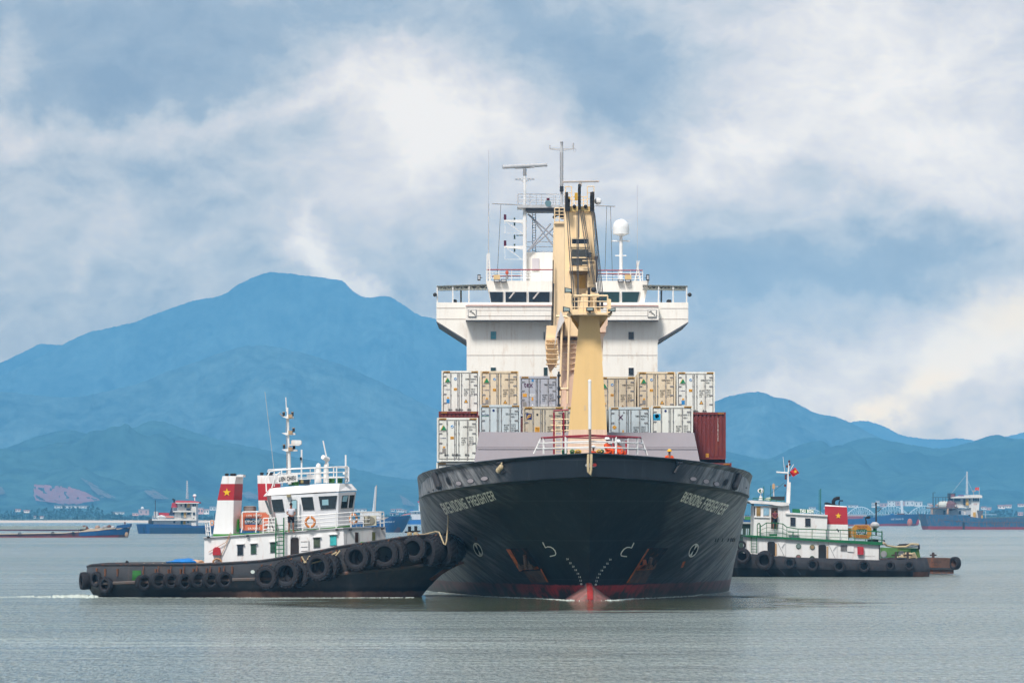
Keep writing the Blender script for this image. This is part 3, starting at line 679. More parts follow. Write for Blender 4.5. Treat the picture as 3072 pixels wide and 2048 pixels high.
for q in ([(828,1200),(850,1196),(872,1145),(850,1148)],):
    m = MB(); patch(m, HB, [Z5(*p) for p in q], .03, 0, 4); m.build('rust_stain', M('rust_stain_paint'), hull)
m = MB(); patch(m, HB, [Z4(500,970), Z4(524,975), Z4(518,940), Z4(496,938)], .03, 0, 4); m.build('rust_stain', M('brown_smear'), hull)
# bulbous bow marks, thruster marks, draught marks
def arc(c, r, a0, a1, n=10, sq=1): return [(c[0]+r*cos(a0+(a1-a0)*i/n), c[1]+r*sq*sin(a0+(a1-a0)*i/n)) for i in range(n+1)]
m = MB(); stroke(m, HB, [Z4(1080,982), Z4(1092,1005), Z4(1104,1028), Z4(1122,1021), Z4(1145,1022), Z4(1168,1034), Z4(1186,1055), Z4(1193,1078), Z4(1188,1092), Z4(1165,1098), Z4(1142,1103)], 3.2, .03); m.build('bulb_mark', LETW, hull)
m = MB(); stroke(m, HB, [Z5(430,986), Z5(420,1008), Z5(409,1031), Z5(392,1025), Z5(370,1026), Z5(346,1040), Z5(328,1062), Z5(318,1082), Z5(322,1098), Z5(345,1102), Z5(370,1104)], 3.2, .03); m.build('bulb_mark', LETW, hull)
for fn, cx_, cy_, ro in ((Z4, 527, 1046, -.46), (Z5, 940, 1052, .52)):
    cx, cy = fn(cx_, cy_); m = MB(); rx, ry = 11.5, 23
    oval(m, HB, cx, cy, rx, ry, ro, .03, 0, 24, inner=.80)
    for s2 in (0, 1, 2, 3):
        a = s2*pi/2; pts = [(cx, cy)]
        for da in (-.35, .35):
            x, y = rx*.82*cos(a+da), ry*.82*sin(a+da); pts.append((cx+x*cos(ro)-y*sin(ro), cy+x*sin(ro)+y*cos(ro)))
        if s2 % 2: project(m, HB, pts, [(0,1,2)], .03, 0)
    oval(m, HB, cx, cy, rx*.95, ry*.95, ro, .02, 1)
    if True:
        for s2 in (0, 2):
            pass
    m.build('thruster_mark', [LETW, PORTD], hull)
for pts in ([(1293,1126),(1318,1160),(1343,1190),(1364,1220),(1384,1250),(1398,1280),(1407,1310),(1411,1340)],):
    for sgn, fn in ((0, Z4), (1, Z5)):
        m = MB()
        for i, (x, y) in enumerate(pts):
            if sgn: x = [228,203,178,156,136,121,110,104][i]; y = y+4
            cx, cy = fn(x, y); v, f = text2d(str((24-2*i)), .03) if i < 7 else text2d('8', .03)
            g = quadmap([(cx-3.6,cy+2.6),(cx+3.4,cy+2.6),(cx+3.4,cy-2.8),(cx-3.6,cy-2.8)]); project(m, HB, [tuple(g(a, b_)) for a, b_ in v], f, .03)
        m.build('draught_marks', LETW, hull)
m = MB()
for x in (1128,1148,1186,1236,1258,1274,1288): stroke(m, HB, [Z5(x+5,948), Z5(x-4,978)], 2.6, .03)
m.build('draught_marks', PORTD, hull)
# bulb: only its ridged top stands out of the water
m = MB(); rg = []
for i in range(9):
    u = i/8; Y = 235.6+u*6.5; r = (1-(1-min(1, u*1.25))**2)**.5
    pk = (.08+.90*r); wd_ = .10+1.28*r; x0 = SX0(Y)
    rg.append([(x0-wd_*1.15, Y, -.6), (x0-wd_, Y, -.1), (x0-wd_*.62, Y, pk*.30), (x0-.26*r-.02, Y, pk*.72), (x0-.16, Y, pk*.94), (x0-.16, Y, pk*.95), (x0, Y, pk), (x0+.16, Y, pk*.95), (x0+.16, Y, pk*.94), (x0+.26*r+.02, Y, pk*.72), (x0+wd_*.62, Y, pk*.30), (x0+wd_, Y, -.1), (x0+wd_*1.15, Y, -.6)])
m.ring(rg, 0, closed=False)
nf = len(m.f)
for i in range(nf):
    c = sum((m.v[k] for k in m.f[i]), Vector())/len(m.f[i])
    if abs(c.x-SX0(c.y)) < .17 and i < nf-2: m.m[i] = 1
m.m[nf-2] = 1
m.build('bulb', [M('worn_pink_antifouling', (156,104,98), .65, var=.5, scale=2.2, streak=.9, dirt=(120,112,104)), M('red_stem_stripe', (150,44,42), .6, var=.2)], hull, smooth=False)
# ---- forecastle rail and jackstaff
SR = DRED
m = MB(); top = []; base = []
fr = [(1601.5,1361,236.5,1.0),(1631,1361,234.8,1),(1697,1360,232.9,1),(1770,1358,232.3,1),(1848,1360,232.9,1),(1912,1362,234.8,1),(1942,1365,236.5,1)]
for (x, y, Y, _) in fr: base.append(W(x, y, Y))
tp = [(1624,1313.5),(1631,1313),(1697,1309),(1770,1306),(1848,1309),(1912,1312),(1922,1312)]
top = [W(x, y, Y) for (x, y), (_, _, Y, _) in zip(tp, fr)]
railing(m, base, top, 3, .055, .06, mi=0, mt=1); m.build('forecastle_rail', [WHITE, SR], ship)
m = MB()
p = [W(x, y, 243) for x, y in ((1688,1311),(1770,1313),(1838,1312),(1884,1313))]; q = [W(x, 1362, 243) for x in (1688,1770,1838,1884)]
railing(m, q, p, 3, .03, .045, mi=0, mt=1); m.build('deck_rail', [WHITE, SR], ship)
m = MB(); m.pbar([(1770.5,1364,231.9),(1769.5,1285,231.9)], 0, .07, 8, 1); m.pbar([(1769.5,1287,231.9),(1769,1143,231.9)], 0, .085, 8, 0); m.sph(W(1769,1143,231.9), .1, 8, 4)
m.build('jackstaff', [WHITE, M('weathered_pole', (120,108,100), .7, var=.3, scale=4, rust=.3)], ship)
m = MB()
for x in (1662, 1691): m.pbar([(x,1362),(x,1236)], 243, .055, 5, 1)
for y in (1257,1275,1291): m.pbar([(1652,y),(1706,y)], 243, .04, 5, 0)
for x in (1666,1684): m.pbar([(x,1362),(x,1262)], 242.8, .022, 4, 0)
for k in range(11): m.pbar([(1666,1268+k*9),(1684,1268+k*9)], 242.8, .018, 4, 0)
m.pbar([(1660,1232),(1706,1229)], 243, .05, 5, 1); m.build('ladder_frame', [CREAM, SR], ship)
for x in (1840, 1879):
    m = MB(); m.pbar([(x,1362),(x-1,1322)], 240, .05, 6); m.build('ventilator_post', REDP, ship)
# windlass bits that peep over the bulwark
for x, w_, mt in ((1694,15,GREEN),(1734,18,YELLO),(1797,14,YELLO),(1717,12,M('light_green_paint')),(1806,10,GREEN)):
    m = MB(); m.prect(x-w_/2, 1353, x+w_/2, 1366, 238.5, .8)
    m.pbar([(x+w_*.5*cos(a), 1356-7*sin(a)) for a in [pi*i/8 for i in range(9)]], 238.4, .045, 5); m.build('windlass', mt, ship)
# ---- breakwater
m = MB(); q = [W(1421,1392,252.5), W(2101,1392,252.5), W(2082,1297.5,253.6), W(1438,1295,253.6)]
m.prism(q, (0, .25, 0)); m.build('breakwater', M('breakwater_grey', (144,137,142), .65, var=.04, scale=.5, streak=.06), ship)
m = MB(); m.tube([W(1431,1341,252.9), W(2091,1341,252.9)], .03, 4); m.build('breakwater_seam', M('breakwater_seam', (140,132,138), .6), ship)
# ---- superstructure
YB = 331.0
sup = MB()
sup.ppoly([(1400,1400),(1400,1024),(1397,1020),(1309.5,965),(1309,907),(2064.8,907),(2064.8,967),(1977,1021),(1973,1028),(1973,1400)], YB, 12)
sst = sup.build('superstructure', SHIPW, ship)
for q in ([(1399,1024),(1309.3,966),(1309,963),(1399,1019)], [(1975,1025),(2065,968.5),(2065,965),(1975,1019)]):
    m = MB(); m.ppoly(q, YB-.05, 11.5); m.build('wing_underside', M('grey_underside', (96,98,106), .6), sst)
for y, x0, x1 in ((1065,1400,1972),(956.5,1310,1400),(956.5,1975,2064),(923.5,1310,1395),(924.5,1980,2064)):
    m = MB(); m.prect(x0, y-.45, x1, y+.45, YB-.03, .06); m.build('plate_seam', M('seam_grey', (178,166,158), .6), sst)
m = MB(); m.prect(1397, 917, 1976, 960, YB-1.2, 1.2); m.build('bridge_walkway', SHIPW, sst)
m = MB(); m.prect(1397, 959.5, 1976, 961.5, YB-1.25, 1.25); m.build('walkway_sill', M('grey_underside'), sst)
for y in (930, 946.5):
    m = MB(); m.prect(1402, y-.4, 1972, y+.4, YB-1.23, .06); m.build('walkway_rail_bar', M('pale_bar', (196,188,184), .6), sst)
m = MB(); m.tube([W(1397,917.5,YB-1.3), W(1403,916,YB-1.3), W(1970,916.5,YB-1.3), W(1975,918,YB-1.3)], .035, 6); m.build('walkway_rail', SR, sst)
for x in (1428,1459,1491,1524,1556,1594,1626,1845,1876,1908,1940):
    m = MB(); m.ppoly([(x-1.5,961),(x+1.5,961),(x+.5,966)], YB-.3, .3); m.build('bracket', M('pale_bar'), sst)
for (x0, y0, x1, y1) in ((1404,928,1429.5,951),(1943,929,1970,952)):
    m = MB(); m.prect(x0, y0, x1, y1, YB-1.26, .06, 0); m.prect(x0+2, y0+2, x1-2, y1-2, YB-1.32, .06, 1)
    for k in range(3): m.pbar([(x0+4+k*7, y0+6+k*3),(x0+12+k*5, y0+4+k*7)], YB-1.36, .03, 4, 2)
    m.build('side_light_screen', [M('grey_steel'), SHIPW, DARK], sst)
# windows in the front wall
def swin(x0, y0, x1, y1, gm, Y=YB, name='window', par=sst):
    m = MB(); m.prect(x0-1.2, y0-1.2, x1+1.2, y1+1.2, Y-.08, .1); f = m.build(name, M('window_frame_pale', (206,200,196), .5), par)
    return f
def glassbox(par, x0, y0, x1, y1, gm, Y):
    m = MB(); m.prect(x0, y0, x1, y1, Y, .05); return m.build('pane', gm, par)
for (x0,y0,x1,y1,gm) in ((1472.5,994.5,1488,1016.5,CYANW),(1472.5,1102,1487,1116,GLAS2),(1631.5,1102,1642,1125,GLAS2),(1886,996,1901,1017,GLASS),(1886,1103,1900.5,1124,GLASS),(1631.5,996,1634,1017,GLASS)):
    m = MB(); m.prect(x0-1, y0-1, x1+1, y1+1, YB-.06, .1, 0); m.prect(x0, y0, x1, y1, YB-.09, .05, 1); m.build('window', [M('window_frame_pale'), gm], sst)
# wheelhouse
wh = MB(); YW = YB+1.0
wh.hexa([W(1474.5,917,YW-.42), W(1931,917,YW-.42), W(1931,917,YW+8), W(1474.5,917,YW+8)], [W(1457,842,YW-.5), W(1929.5+18,842,YW-.5), W(1947.5,842,YW+8), W(1457,842,YW+8)])
whs = wh.build('wheelhouse', SHIPW, ship)
for i, (xa, xb, xc, xd, gm) in enumerate(((1475,1508.5,1508.5,1468.5,GLASS),(1517,1578.5,1579,1516.5,GLASS),(1587,1648.5,1649,1586.5,GLASS),(1655,1690,1690,1655,GLASS),(1795,1857,1857.5,1795,GLAS2),(1866.5,1910,1918,1866,GLAS2))):
    f = lambda x, y: W(x, y, YW-.5+.08*(y-842)/75-.12)
    m = MB(); m.prism([f(xa-2,916.5), f(xb+2,916.5), f(xc+2,874), f(xd-2,874)], (0,.1,0)); fr_ = m.build('window', M('window_frame_pale'), whs)
    m = MB(); g = lambda x, y: f(x, y)-Vector((0,.04,0)); m.prism([g(xa,914.5), g(xb,914.5), g(xc,876), g(xd,876)], (0,.05,0)); m.build('pane', gm, fr_)
for (xa, ya, xb, yb) in ((1527,895,1542,876),(1599,896,1615,876)):
    m = MB(); m.pbar([(xa,ya),(xb,yb)], YW-.72, .045, 4); m.pbar([(xa+2.5,ya),(xb+2.5,yb)], YW-.72, .03, 4); m.build('window_wiper', M('pale_bar'), whs)
m = MB(); m.prect(1526, 909, 1568, 914, YW-.12, .05); m.build('chart_lamp', M('cyan_panel', (110,200,205), .4), whs)
m = MB(); m.pbar([(1460,870),(1658,870)], YW-.38, .035, 4); m.pbar([(1790,872),(1935,872)], YW-.38, .035, 4); m.build('window_gutter', M('pale_bar'), whs)
# monkey island rails
m = MB(); prail(m, [(1459,842,YW),(1535,842,YW),(1592,842,YW),(1658,842,YW)], 33, YW, 4, .03, sub=2, rt=.05, mi=0, mt=1); m.tube([W(1476,829,YW+.3), W(1567,827,YW+.3)], .045, 5, 1); m.build('roof_rail', [WHITE, SR], ship)
m = MB(); prail(m, [(1785,844,YW),(1855,844,YW),(1928,844,YW)], 33, YW, 4, .03, sub=2, rt=.05, mi=0, mt=1); m.tube([W(1790,821,YW+.3), W(1925,823,YW+.3)], .045, 5, 1); m.build('roof_rail', [WHITE, SR], ship)
# wing shelters
for sg, x0, x1, xt in ((-1,1310,1460,1456),(1,2063,1928,1931)):
    m = MB(); m.prism([W(x0,857,YB), W(x1,852 if sg < 0 else 854,YB), W(x1,855 if sg < 0 else 857,YB), W(x0,860,YB)], (0, 6, 0), 0)
    sh = m.build('wing_canopy', M('canopy_grey_green', (122,124,118), .7, streak=.3), ship)
    for yy_ in (YB+.1, YB+5.8):
        m = MB(); m.tube([W(x0+(6 if sg<0 else -6),870,yy_), W(x1,868,yy_)], .06, 5); n_ = 12
        for k in range(n_):
            xa = x0+(x1-x0)*k/n_; xb = x0+(x1-x0)*(k+1)/n_; m.cyl(W(xa, 859+(k%2)*10, yy_), W(xb, 859+((k+1)%2)*10, yy_), .045, n=4)
        m.build('canopy_truss', M('truss_grey', (140,142,134), .6), sh)
    for x in ((1312,1358.5,1407) if sg < 0 else (2060,2019.5,1976)):
        m = MB(); m.pbar([(x,908),(x,858)], YB+.1, .06, 5); m.build('canopy_post', WHITE, sh)
    x = 1383 if sg < 0 else 1984; m = MB(); m.pbar([(x,908),(x,868)], YB+5, .07, 5); m.build('canopy_post', GREY, sh)
    m = MB(); m.pbar([(x0,885),(x0+(-8 if sg<0 else 6),885)], YB, .04, 5); m.sph(W(x0+(-5 if sg<0 else 6),884,YB-.1), (.16,.1,.16), 12, 6); m.build('search_light', DARK, ship)
    x = 1364 if sg < 0 else 2007; m = MB(); m.prect(x-7, 901, x+7, 908, YB+.4, .5); m.sph(W(x,902,YB+.6), (.2,.3,.1), 10, 5); m.build('wing_console', DARK, ship)
    x = 1437 if sg < 0 else 1943.5; m = MB(); m.pbar([(x+(10 if sg<0 else -10),833),(x,833)], YB, .03, 4); m.prect(x-4.5, 823, x+4.5, 841, YB-.1, .4); m.prect(x-2.5, 826, x+2.5, 838, YB-.14, .05, 1); m.build('deck_floodlight', [DARK, LGREY], ship)
# floodlight pairs on the roof edge
for x, hd in ((1490,1),(1511,0),(1862,0),(1884,1)):
    m = MB(); m.prect(x-8.5, 838, x+8.5, 846, YW-.9, .5, 0); m.prect(x-6.5, 839.5, x+6.5, 844.5, YW-.93, .05, 1)
    if hd: m.prect(x-9, 824, x+10, 838, YW-.7, .4, 2)
    m.build('floodlight', [DARK, LGREY, M('pale_orange_box', (232,196,140), .6)], ship)
m = MB(); m.cyl(W(1521,838,YW), W(1521,828,YW), .1, n=6); m.sph(W(1521,818,YW), (.13,.13,.17), 8, 6, 1); m.build('beacon', [GREY, M('orange_beacon', (206,96,70), .5)], ship)
# ---- radar mast
YM = 334.0
def a1(x, y): return A1(x, y)
mast = MB(); mast.tube([W(*a1(421,1390),YM), W(*a1(421,690),YM)], .15, 10); mast.tube([W(*a1(421,690),YM), W(*a1(421,400),YM)], .11, 10)
ms = mast.build('radar_mast', WHITE, ship)
m = MB(); m.prect(*a1(435,1120), *a1(700,1400), YM+.6, 3); m.build('mast_house', SHIPW, ship)
m = MB(); m.prect(*a1(490,1175), *a1(556,1290), YM+.5, .1); m.build('house_panel', M('panel_grey', (206,198,200), .6), ship)
m = MB(); m.prect(*a1(350,672), *a1(800,700), YM-.6, 2.4, 0); m.prect(*a1(430,700), *a1(800,735), YM-.4, 2, 1); m.build('mast_platform', [LGREY, M('platform_underside', (84,84,92), .6)], ms)
m = MB(); prail(m, [(*a1(352,672),YM-.5),(*a1(470,672),YM-.5),(*a1(530,676),YM-.5),(*a1(710,676),YM-.5),(*a1(795,676),YM-.5)], 31, YM, 4, .022); prail(m, [(*a1(360,672),YM+1.6),(*a1(800,672),YM+1.6)], 33, YM, 3, .02, sub=4); m.build('platform_rail', LGREY, ms)
for p, q in (((450,760),(700,980)),((450,1110),(700,885)),((455,1100),(665,850)),((470,770),(695,1065))):
    m = MB(); m.pbar([a1(*p), a1(*q)], YM+.3, .07, 6); m.build('cross_brace', M('brace_grey', (158,160,168), .5), ms)
m = MB()
for x in (494,524): m.pbar([a1(x,732), a1(x,1118)], YM+1, .035, 4)
for k in range(16): m.pbar([a1(494,745+k*24), a1(524,745+k*24)], YM+1, .028, 4)
m.build('mast_ladder', M('ladder_blue_grey', (84,98,120), .6), ms)
m = MB()
for y in (1022,1068,1113): m.pbar([a1(440,y), a1(700,y)], YM+.8, .03, 4)
m.build('house_rail', M('brace_grey'), ms)
for (y, n_) in ((820,1),(1065,0)):
    m = MB(); m.prism([W(*a1(410,y-8),YM), W(*a1(225,y-5),YM), W(*a1(225,y+8),YM), W(*a1(410,y+26),YM)], (0,.5,0)); m.pbar([a1(255,y+18), a1(405,y+125)], YM, .03, 4); m.pbar([a1(230,y+120), a1(410,y+120)], YM, .02, 4); m.pbar([a1(235,y), a1(235,y+120)], YM, .02, 4)
    m.build('mast_arm', WHITE, ms)
    m = MB(); m.cyl(W(*a1(236,y),YM+.2), W(*a1(236,y-56),YM+.2), .10, n=8); m.build('navigation_lantern', M('dark_red_lantern', (90,30,54), .4), ms)
    m = MB(); m.cyl(W(*a1(325,y+50),YM+.2), W(*a1(325,y-25),YM+.2), .06, n=8); m.build('navigation_lantern', M('dark_green_lantern', (30,62,60), .4), ms)
m = MB(); m.cyl(W(*a1(325,995),YM+.2), W(*a1(325,955),YM+.2), .06, n=8); m.pbar([a1(340,960), a1(410,960)], YM, .04, 4); m.build('navigation_lantern', M('dark_green_lantern'), ms)
m = MB(); m.cyl(W(*a1(421,400),YM), W(*a1(421,335),YM), .14, .14, 10, 0); s_ = m.build('radar_gearbox', GREY, ms)
m = MB(); m.pbar([(*a1(212,318),YM-.4),(*a1(630,296),YM+.3)], 0, .15, 12); m.pbar([a1(330,328), a1(512,320)], YM, .06, 6, 0); m.build('radar_scanner', LGREY, ms)
m = MB(); m.pbar([(421*.31883+1440+29*cos(a), 400+433*.31883+3.2*sin(a)*1, YM+1.0*sin(a)) for a in [2*pi*i/16 for i in range(17)]], 0, .03, 4)
for x in (375, 470): m.pbar([a1(x,425), a1(415,470)], YM, .04, 4)
m.build('radar_guard_ring', LGREY, ms)
m = MB(); m.sph(W(*a1(641,660),YM-1.0), (.25,.2,.25), 14, 8); m.cyl(W(*a1(641,660),YM-1.6), W(*a1(641,660),YM-1.0), .25, .08, 14, 1); m.cyl(W(*a1(641,640),YM-.8), W(*a1(641,610),YM-.8), .12, n=8, mi=2); m.build('ship_horn', [GREY, M('horn_teal', (110,140,148), .4), M('dark_red_lantern')], ms)
pole = MB(); pole.tube([W(*a1(768,680),YM+.5), W(*a1(768,90),YM+.5)], .12, 10); pole.cyl(W(*a1(768,120),YM+.5), W(*a1(768,82),YM+.5), .12, n=8, mi=1)
pole.cyl(W(*a1(768,550),YM+.3), W(*a1(768,497),YM+.3), .14, n=8, mi=1); pl = pole.build('signal_pole', [LGREY, DARK], ship)
m = MB(); m.prism([W(*a1(655,140),YM+.5), W(*a1(885,140),YM+.5), W(*a1(870,152),YM+.5), W(*a1(768,166),YM+.5), W(*a1(660,152),YM+.5)], (0,.15,0)); m.pbar([a1(657,150), a1(657,112)], YM+.5, .06, 5); m.pbar([a1(878,150), a1(878,92)], YM+.5, .07, 5)
m.pbar([(*a1(891+12*cos(a), 160+16*sin(a)),YM+.5) for a in [2*pi*i/10 for i in range(11)]], 0, .02, 4); m.build('signal_yard', LGREY, pl)
m = MB()
for k in range(24):
    y = 185+k*15; m.pbar([a1(748,y), a1(788,y)], YM+.4, .025, 4)
m.build('pole_steps', GREY, pl)
m = MB(); m.pbar([(*a1(778,457),YM-1),(*a1(1115,452),YM+1)], 0, .08, 8); m.cyl(W(*a1(945,466),YM), W(*a1(945,500),YM), .12, n=8); m.build('radar_scanner', M('scanner_beige', (206,194,184), .5, rust=.1), ship)
for q in ((115,662,410,674),(1085,682,1273,687)): m = MB(); m.pbar([a1(q[0],q[1]), a1(q[2],q[3])], YM, .04, 5); m.build('aerial_yard', GREY, ship)
for p, q in (((197,670),(163,1330)),((1192,690),(1177,1290)),((1228,690),(1247,1390))): m = MB(); m.pbar([a1(*p), a1(*q)], YM-.3, .022, 4); m.build('aerial_wire', CABLE, ship)
# satellite dome
m = MB(); c = W(1863, 703, YM); rr = 25*YM/F
m.sph(W(1863,682,YM), (rr,rr,rr*1.0), 20, 8, z0=-.05); m.cyl(W(1863,682,YM), W(1863,702,YM), rr, rr*.99, 20)
m.cyl(W(1863,702,YM), W(1863,708,YM), rr, rr*.3, 20); sd = m.build('satellite_dome', M('radome_white', (236,236,234), .3, var=.02), ship, smooth=True)
m = MB(); m.pbar([(1863,708),(1863,842)], YM, .13, 10); m.pbar([(1835,723),(1889,723)], YM, .05, 5); m.pbar([(1846,767),(1879,767)], YM, .05, 5); m.build('dome_pedestal', WHITE, sd)
# whip aerials and their lattice feet
for (x, y0, y1, r) in ((1466,842,450,.014),(1466,842,610,.035),(1912,842,555,.014),(1910,842,790,.035)):
    m = MB(); m.pbar([(x,y0),(x,y1)], YW+.5, r, 5); m.build('whip_aerial', LGREY, ship)
m = MB()
for x in (1460,1470): m.pbar([(x,842),(x+(1465-x)*.5,760)], YW, .06, 5)
for k in range(8): m.pbar([(1461,836-k*9),(1469,831-k*9)], YW, .03, 4)
m.build('aerial_foot', WHITE, ship)
m = MB(); m.pbar([(1904,846),(1918,782)], YW, .05, 5); m.pbar([(1922,846),(1911,782)], YW, .05, 5)
for k in range(6): m.pbar([(1906+k*1.5,838-k*9),(1920-k*1.2,832-k*9)], YW, .03, 4)
m.build('aerial_foot', WHITE, ship)
# ---- crane with its cab, seen end on, and the second crane behind it
YC = 296.0
c2 = MB(); c2.ppoly([(1661,668),(1694,668),(1694,960),(1670,1100),(1650,1100),(1655,960)], 318, 1.6); c2.prect(1662, 664, 1693, 671, 317.8, 2, 0)
cr2 = c2.build('aft_crane_jib', CREAM, ship)
m = MB(); m.pbar([(1661,850),(1658,985)], 317.5, .07, 4); m.pbar([(1656,917),(1654,990)], 317.4, .05, 4); m.pbar([(1659.5,780),(1658,917)], 317.5, .06, 4); m.build('crane_wire', CABLE, cr2)
m = MB(); prail(m, [(1664,664),(1678,664),(1693,664)], 40, 317.8, 4, .04); m.build('jib_head_rail', CREAM, cr2)
m = MB()
for k, (x, y) in enumerate(((1670,640),(1682,630),(1688,648))): m.cyl(W(x,y,318.0), W(x,y,318.6), .24, n=12); m.pbar([(x,y),(x-10+k*9,655)], 318.3, .12, 5)
m.build('jib_head_sheaves', BLACK, cr2)
tower = MB(); tower.ppoly([(1694,634),(1783,634),(1786,900),(1790,1010),(1694,1010)], YC, 2.8); tw = tower.build('crane_tower', CREAM, ship)
m = MB(); m.prect(1704,619,1778,634,YC-.2,3,0); m.build('tower_head', M('crane_head_worn', (222,192,128), .5, rust=.25, var=.1), tw)
for x in (1723,1757): m = MB(); m.cyl(W(x,620,YC-.3), W(x,620,YC-.2), .13, n=12); m.cyl(W(x,620,YC-.35), W(x,620,YC-.25), .10, n=12); m.build('head_port', BLACK, tw)
for x, y0, y1, w_ in ((1700,580,632,9),(1707,600,632,6),(1738.5,556,628,8.5),(1773,580,632,5),(1779,579,633,8)):
    m = MB(); m.prect(x-w_/2, y0+6, x+w_/2, y1, YC-.9, 1.2); m.cyl(W(x-w_/2,y0+10,YC-.3), W(x+w_/2,y0+10,YC-.3), .32, n=12); m.build('sheave_block', BLACK, tw)
m = MB(); prail(m, [(1696,634),(1715,634)], 74, YC+1, 4, .035); prail(m, [(1762,634),(1782,634)], 75, YC+1, 4, .035); prail(m, [(1716,620),(1762,620)], 30, YC+2, 3, .03, sub=4); m.build('head_rail', CREAM, tw)
m = MB(); m.prect(1724,578,1733,600,YC,.5,0); m.prect(1704,590,1711,606,YC-.4,.5,0); m.build('head_gear', YELLO, tw)
m = MB(); m.cyl(W(1791,604,YC), W(1798,604,YC), .22, n=8); m.sph(W(1794,604,YC), .25, 8, 5); m.build('head_floodlight', WHITE, tw)
# operator's cab
m = MB(); m.prect(1710,712,1772,800,YC-1.8,1.8,0); m.prect(1708,800,1770,812,YC-2.0,2,0); cb = m.build('crane_cab', CREAM, tw)
m = MB(); m.prect(1716,717,1763,731,YC-1.86,.06); m.build('cab_window', GLASS, cb)
m = MB(); m.prect(1715,748,1764,796,YC-1.86,.06); m.build('cab_window', M('cab_glass_grey', (70,70,66), .15, var=.3, scale=3, spec=.7), cb)
m = MB(); m.prect(1711,771,1764,774.5,YC-1.95,.08); m.prect(1711,735,1768,741,YC-1.9,.08); m.prect(1712,731,1765,735,YC-1.88,.05); m.build('cab_rail', CREAM, cb)
m = MB(); m.prect(1714,812,1768,820,YC-1.7,1.6); m.build('cab_underside', M('cab_underside', (120,98,70), .7), cb)
m = MB(); m.prect(1727,824,1757,864,YC-.08,.1); m.build('yellow_panel', M('blotchy_yellow', (218,172,90), .6, rust=.35, var=.15, rc=(196,132,60)), tw)  # deeper yellow panel with random blotches
m = MB(); m.ppoly([(1764,790),(1782,790),(1786,900),(1762,900)], YC-1.0, 1.0); m.build('ladder_trunk', CREAM, tw)
m = MB()
for x in (1763,1785): m.pbar([(x,782),(x+1,892)], YC-1.4, .04, 4)
for k in range(10): m.pbar([(1763,790+k*11),(1785,790+k*11)], YC-1.4, .03, 4)
m.pbar([(1747,782),(1785,782)], YC-2.2, .045, 4); m.pbar([(1747,795),(1785,795)], YC-2.2, .035, 4); m.build('tower_ladder', CREAM, tw)
for y in (761,768): m = MB(); m.sph(W(1767,y,YC-2), (.22,.2,.1), 8, 4); m.build('cab_lamp', DARK, cb)
# wires from the head down to the jib rest
for i, (xa, ya, xb, yb, Yb_) in enumerate(((1699,632,1717,890,262),(1705,632,1722,890,262),(1731,632,1731.5,886,262),(1735,632,1735,886,262),(1741,632,1768,830,262),(1745,632,1787,884,262),(1750,632,1791,886,262),(1737,632,1737,712,262),(1775,632,1795,885,262),(1779,632,1799,885,262),(1782,632,1804,886,262),(1784,640,1809,886,262))):
    m = MB(); m.pbar([(xa,ya,YC-1.0),(xb,yb,Yb_)], 0, .03, 5); m.build('hoist_wire', CABLE, tw)
m = MB(); m.prect(1784,768,1793,845,YC-.6,.8); m.build('cable_trunk', M('dark_trunk', (64,44,54), .6), tw)
# pedestal below the tower and the jib foot beside it
m = MB(); m.prism([W(1694,960,YC-1.5), W(1672,1000,YC-1.5), W(1664,1040,YC-1.5), W(1668,1000,YC-1.5), W(1682,930,YC-1.5)], (0,2.5,0)); m.build('slewing_cheek', M('pale_cheek', (214,208,204), .6), tw)
rg = []
for y, x0, x1 in ((1400,1680,1810),(1080,1680,1808),(1010,1671,1812),(1000,1669,1818),(960,1672,1824),(940,1688,1826)):
    a, c = W(x0,y,YC), W(x1,y,YC); r_ = (c.x-a.x)/2; rg.append([((a.x+c.x)/2+r_*cos(2*pi*i/20), YC+r_+r_*sin(2*pi*i/20)*1.0, a.z) for i in range(20)])
m = MB(); m.ring(rg, 0); pd = m.build('crane_pedestal', PINKC, ship, smooth=True)
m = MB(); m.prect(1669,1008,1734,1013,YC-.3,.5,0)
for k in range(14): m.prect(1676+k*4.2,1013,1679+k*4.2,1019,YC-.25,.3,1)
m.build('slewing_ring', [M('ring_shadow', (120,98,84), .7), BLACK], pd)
for y in (1030,1044,1058,1074,1090,1108): m = MB(); m.prect(1671,y,1728,y+1.2,YC-.1,.3); m.build('pedestal_band', CREAM, pd)
m = MB()
for x in (1686,1708): m.pbar([(x,948),(x-6,1210)], YC-1.2, .09, 5)
m.pbar([(1668,948),(1712,951)], YC-1.2, .08, 5); m.pbar([(1664,1166),(1704,1166)], YC-1.3, .07, 5); m.build('pedestal_ladder', CREAM, pd)
m = MB(); m.ppoly([(1640,976),(1671,976),(1671,1018),(1670,1090),(1650,1118),(1640,1080),(1636,1030)], YC+6, 2); m.prect(1638,1012,1672,1020,YC+5.8,2); hk = m.build('jib_foot', CREAM, ship)
for y in (1030,1046,1061,1076,1090): m = MB(); m.prect(1638,y,1676,y+2.4,YC+5.6,1.5); m.build('jib_step', CREAM, hk)
m = MB(); ptext(m, 'T.Tkl 1cci', trect(1650,1027,1671,1035), YC+5.7); m.build('lettering', DARK, hk)
m = MB(); m.pbar([(1645,1092),(1652,1130)], YC+6, .04, 4); m.pbar([(1650,1092),(1657,1130)], YC+6, .04, 4); m.build('foot_ladder', CREAM, hk)
m = MB(); m.ppoly([(1790,940),(1823,940),(1823,975),(1818,980),(1818,996),(1790,996)], YC-1.5, 2); m.build('slewing_cheek', PINKC, tw)
m = MB(); m.pbar([(1805,1018),(1807,1082)], YC-.5, .05, 4); m.build('ladder_rail', CREAM, tw)
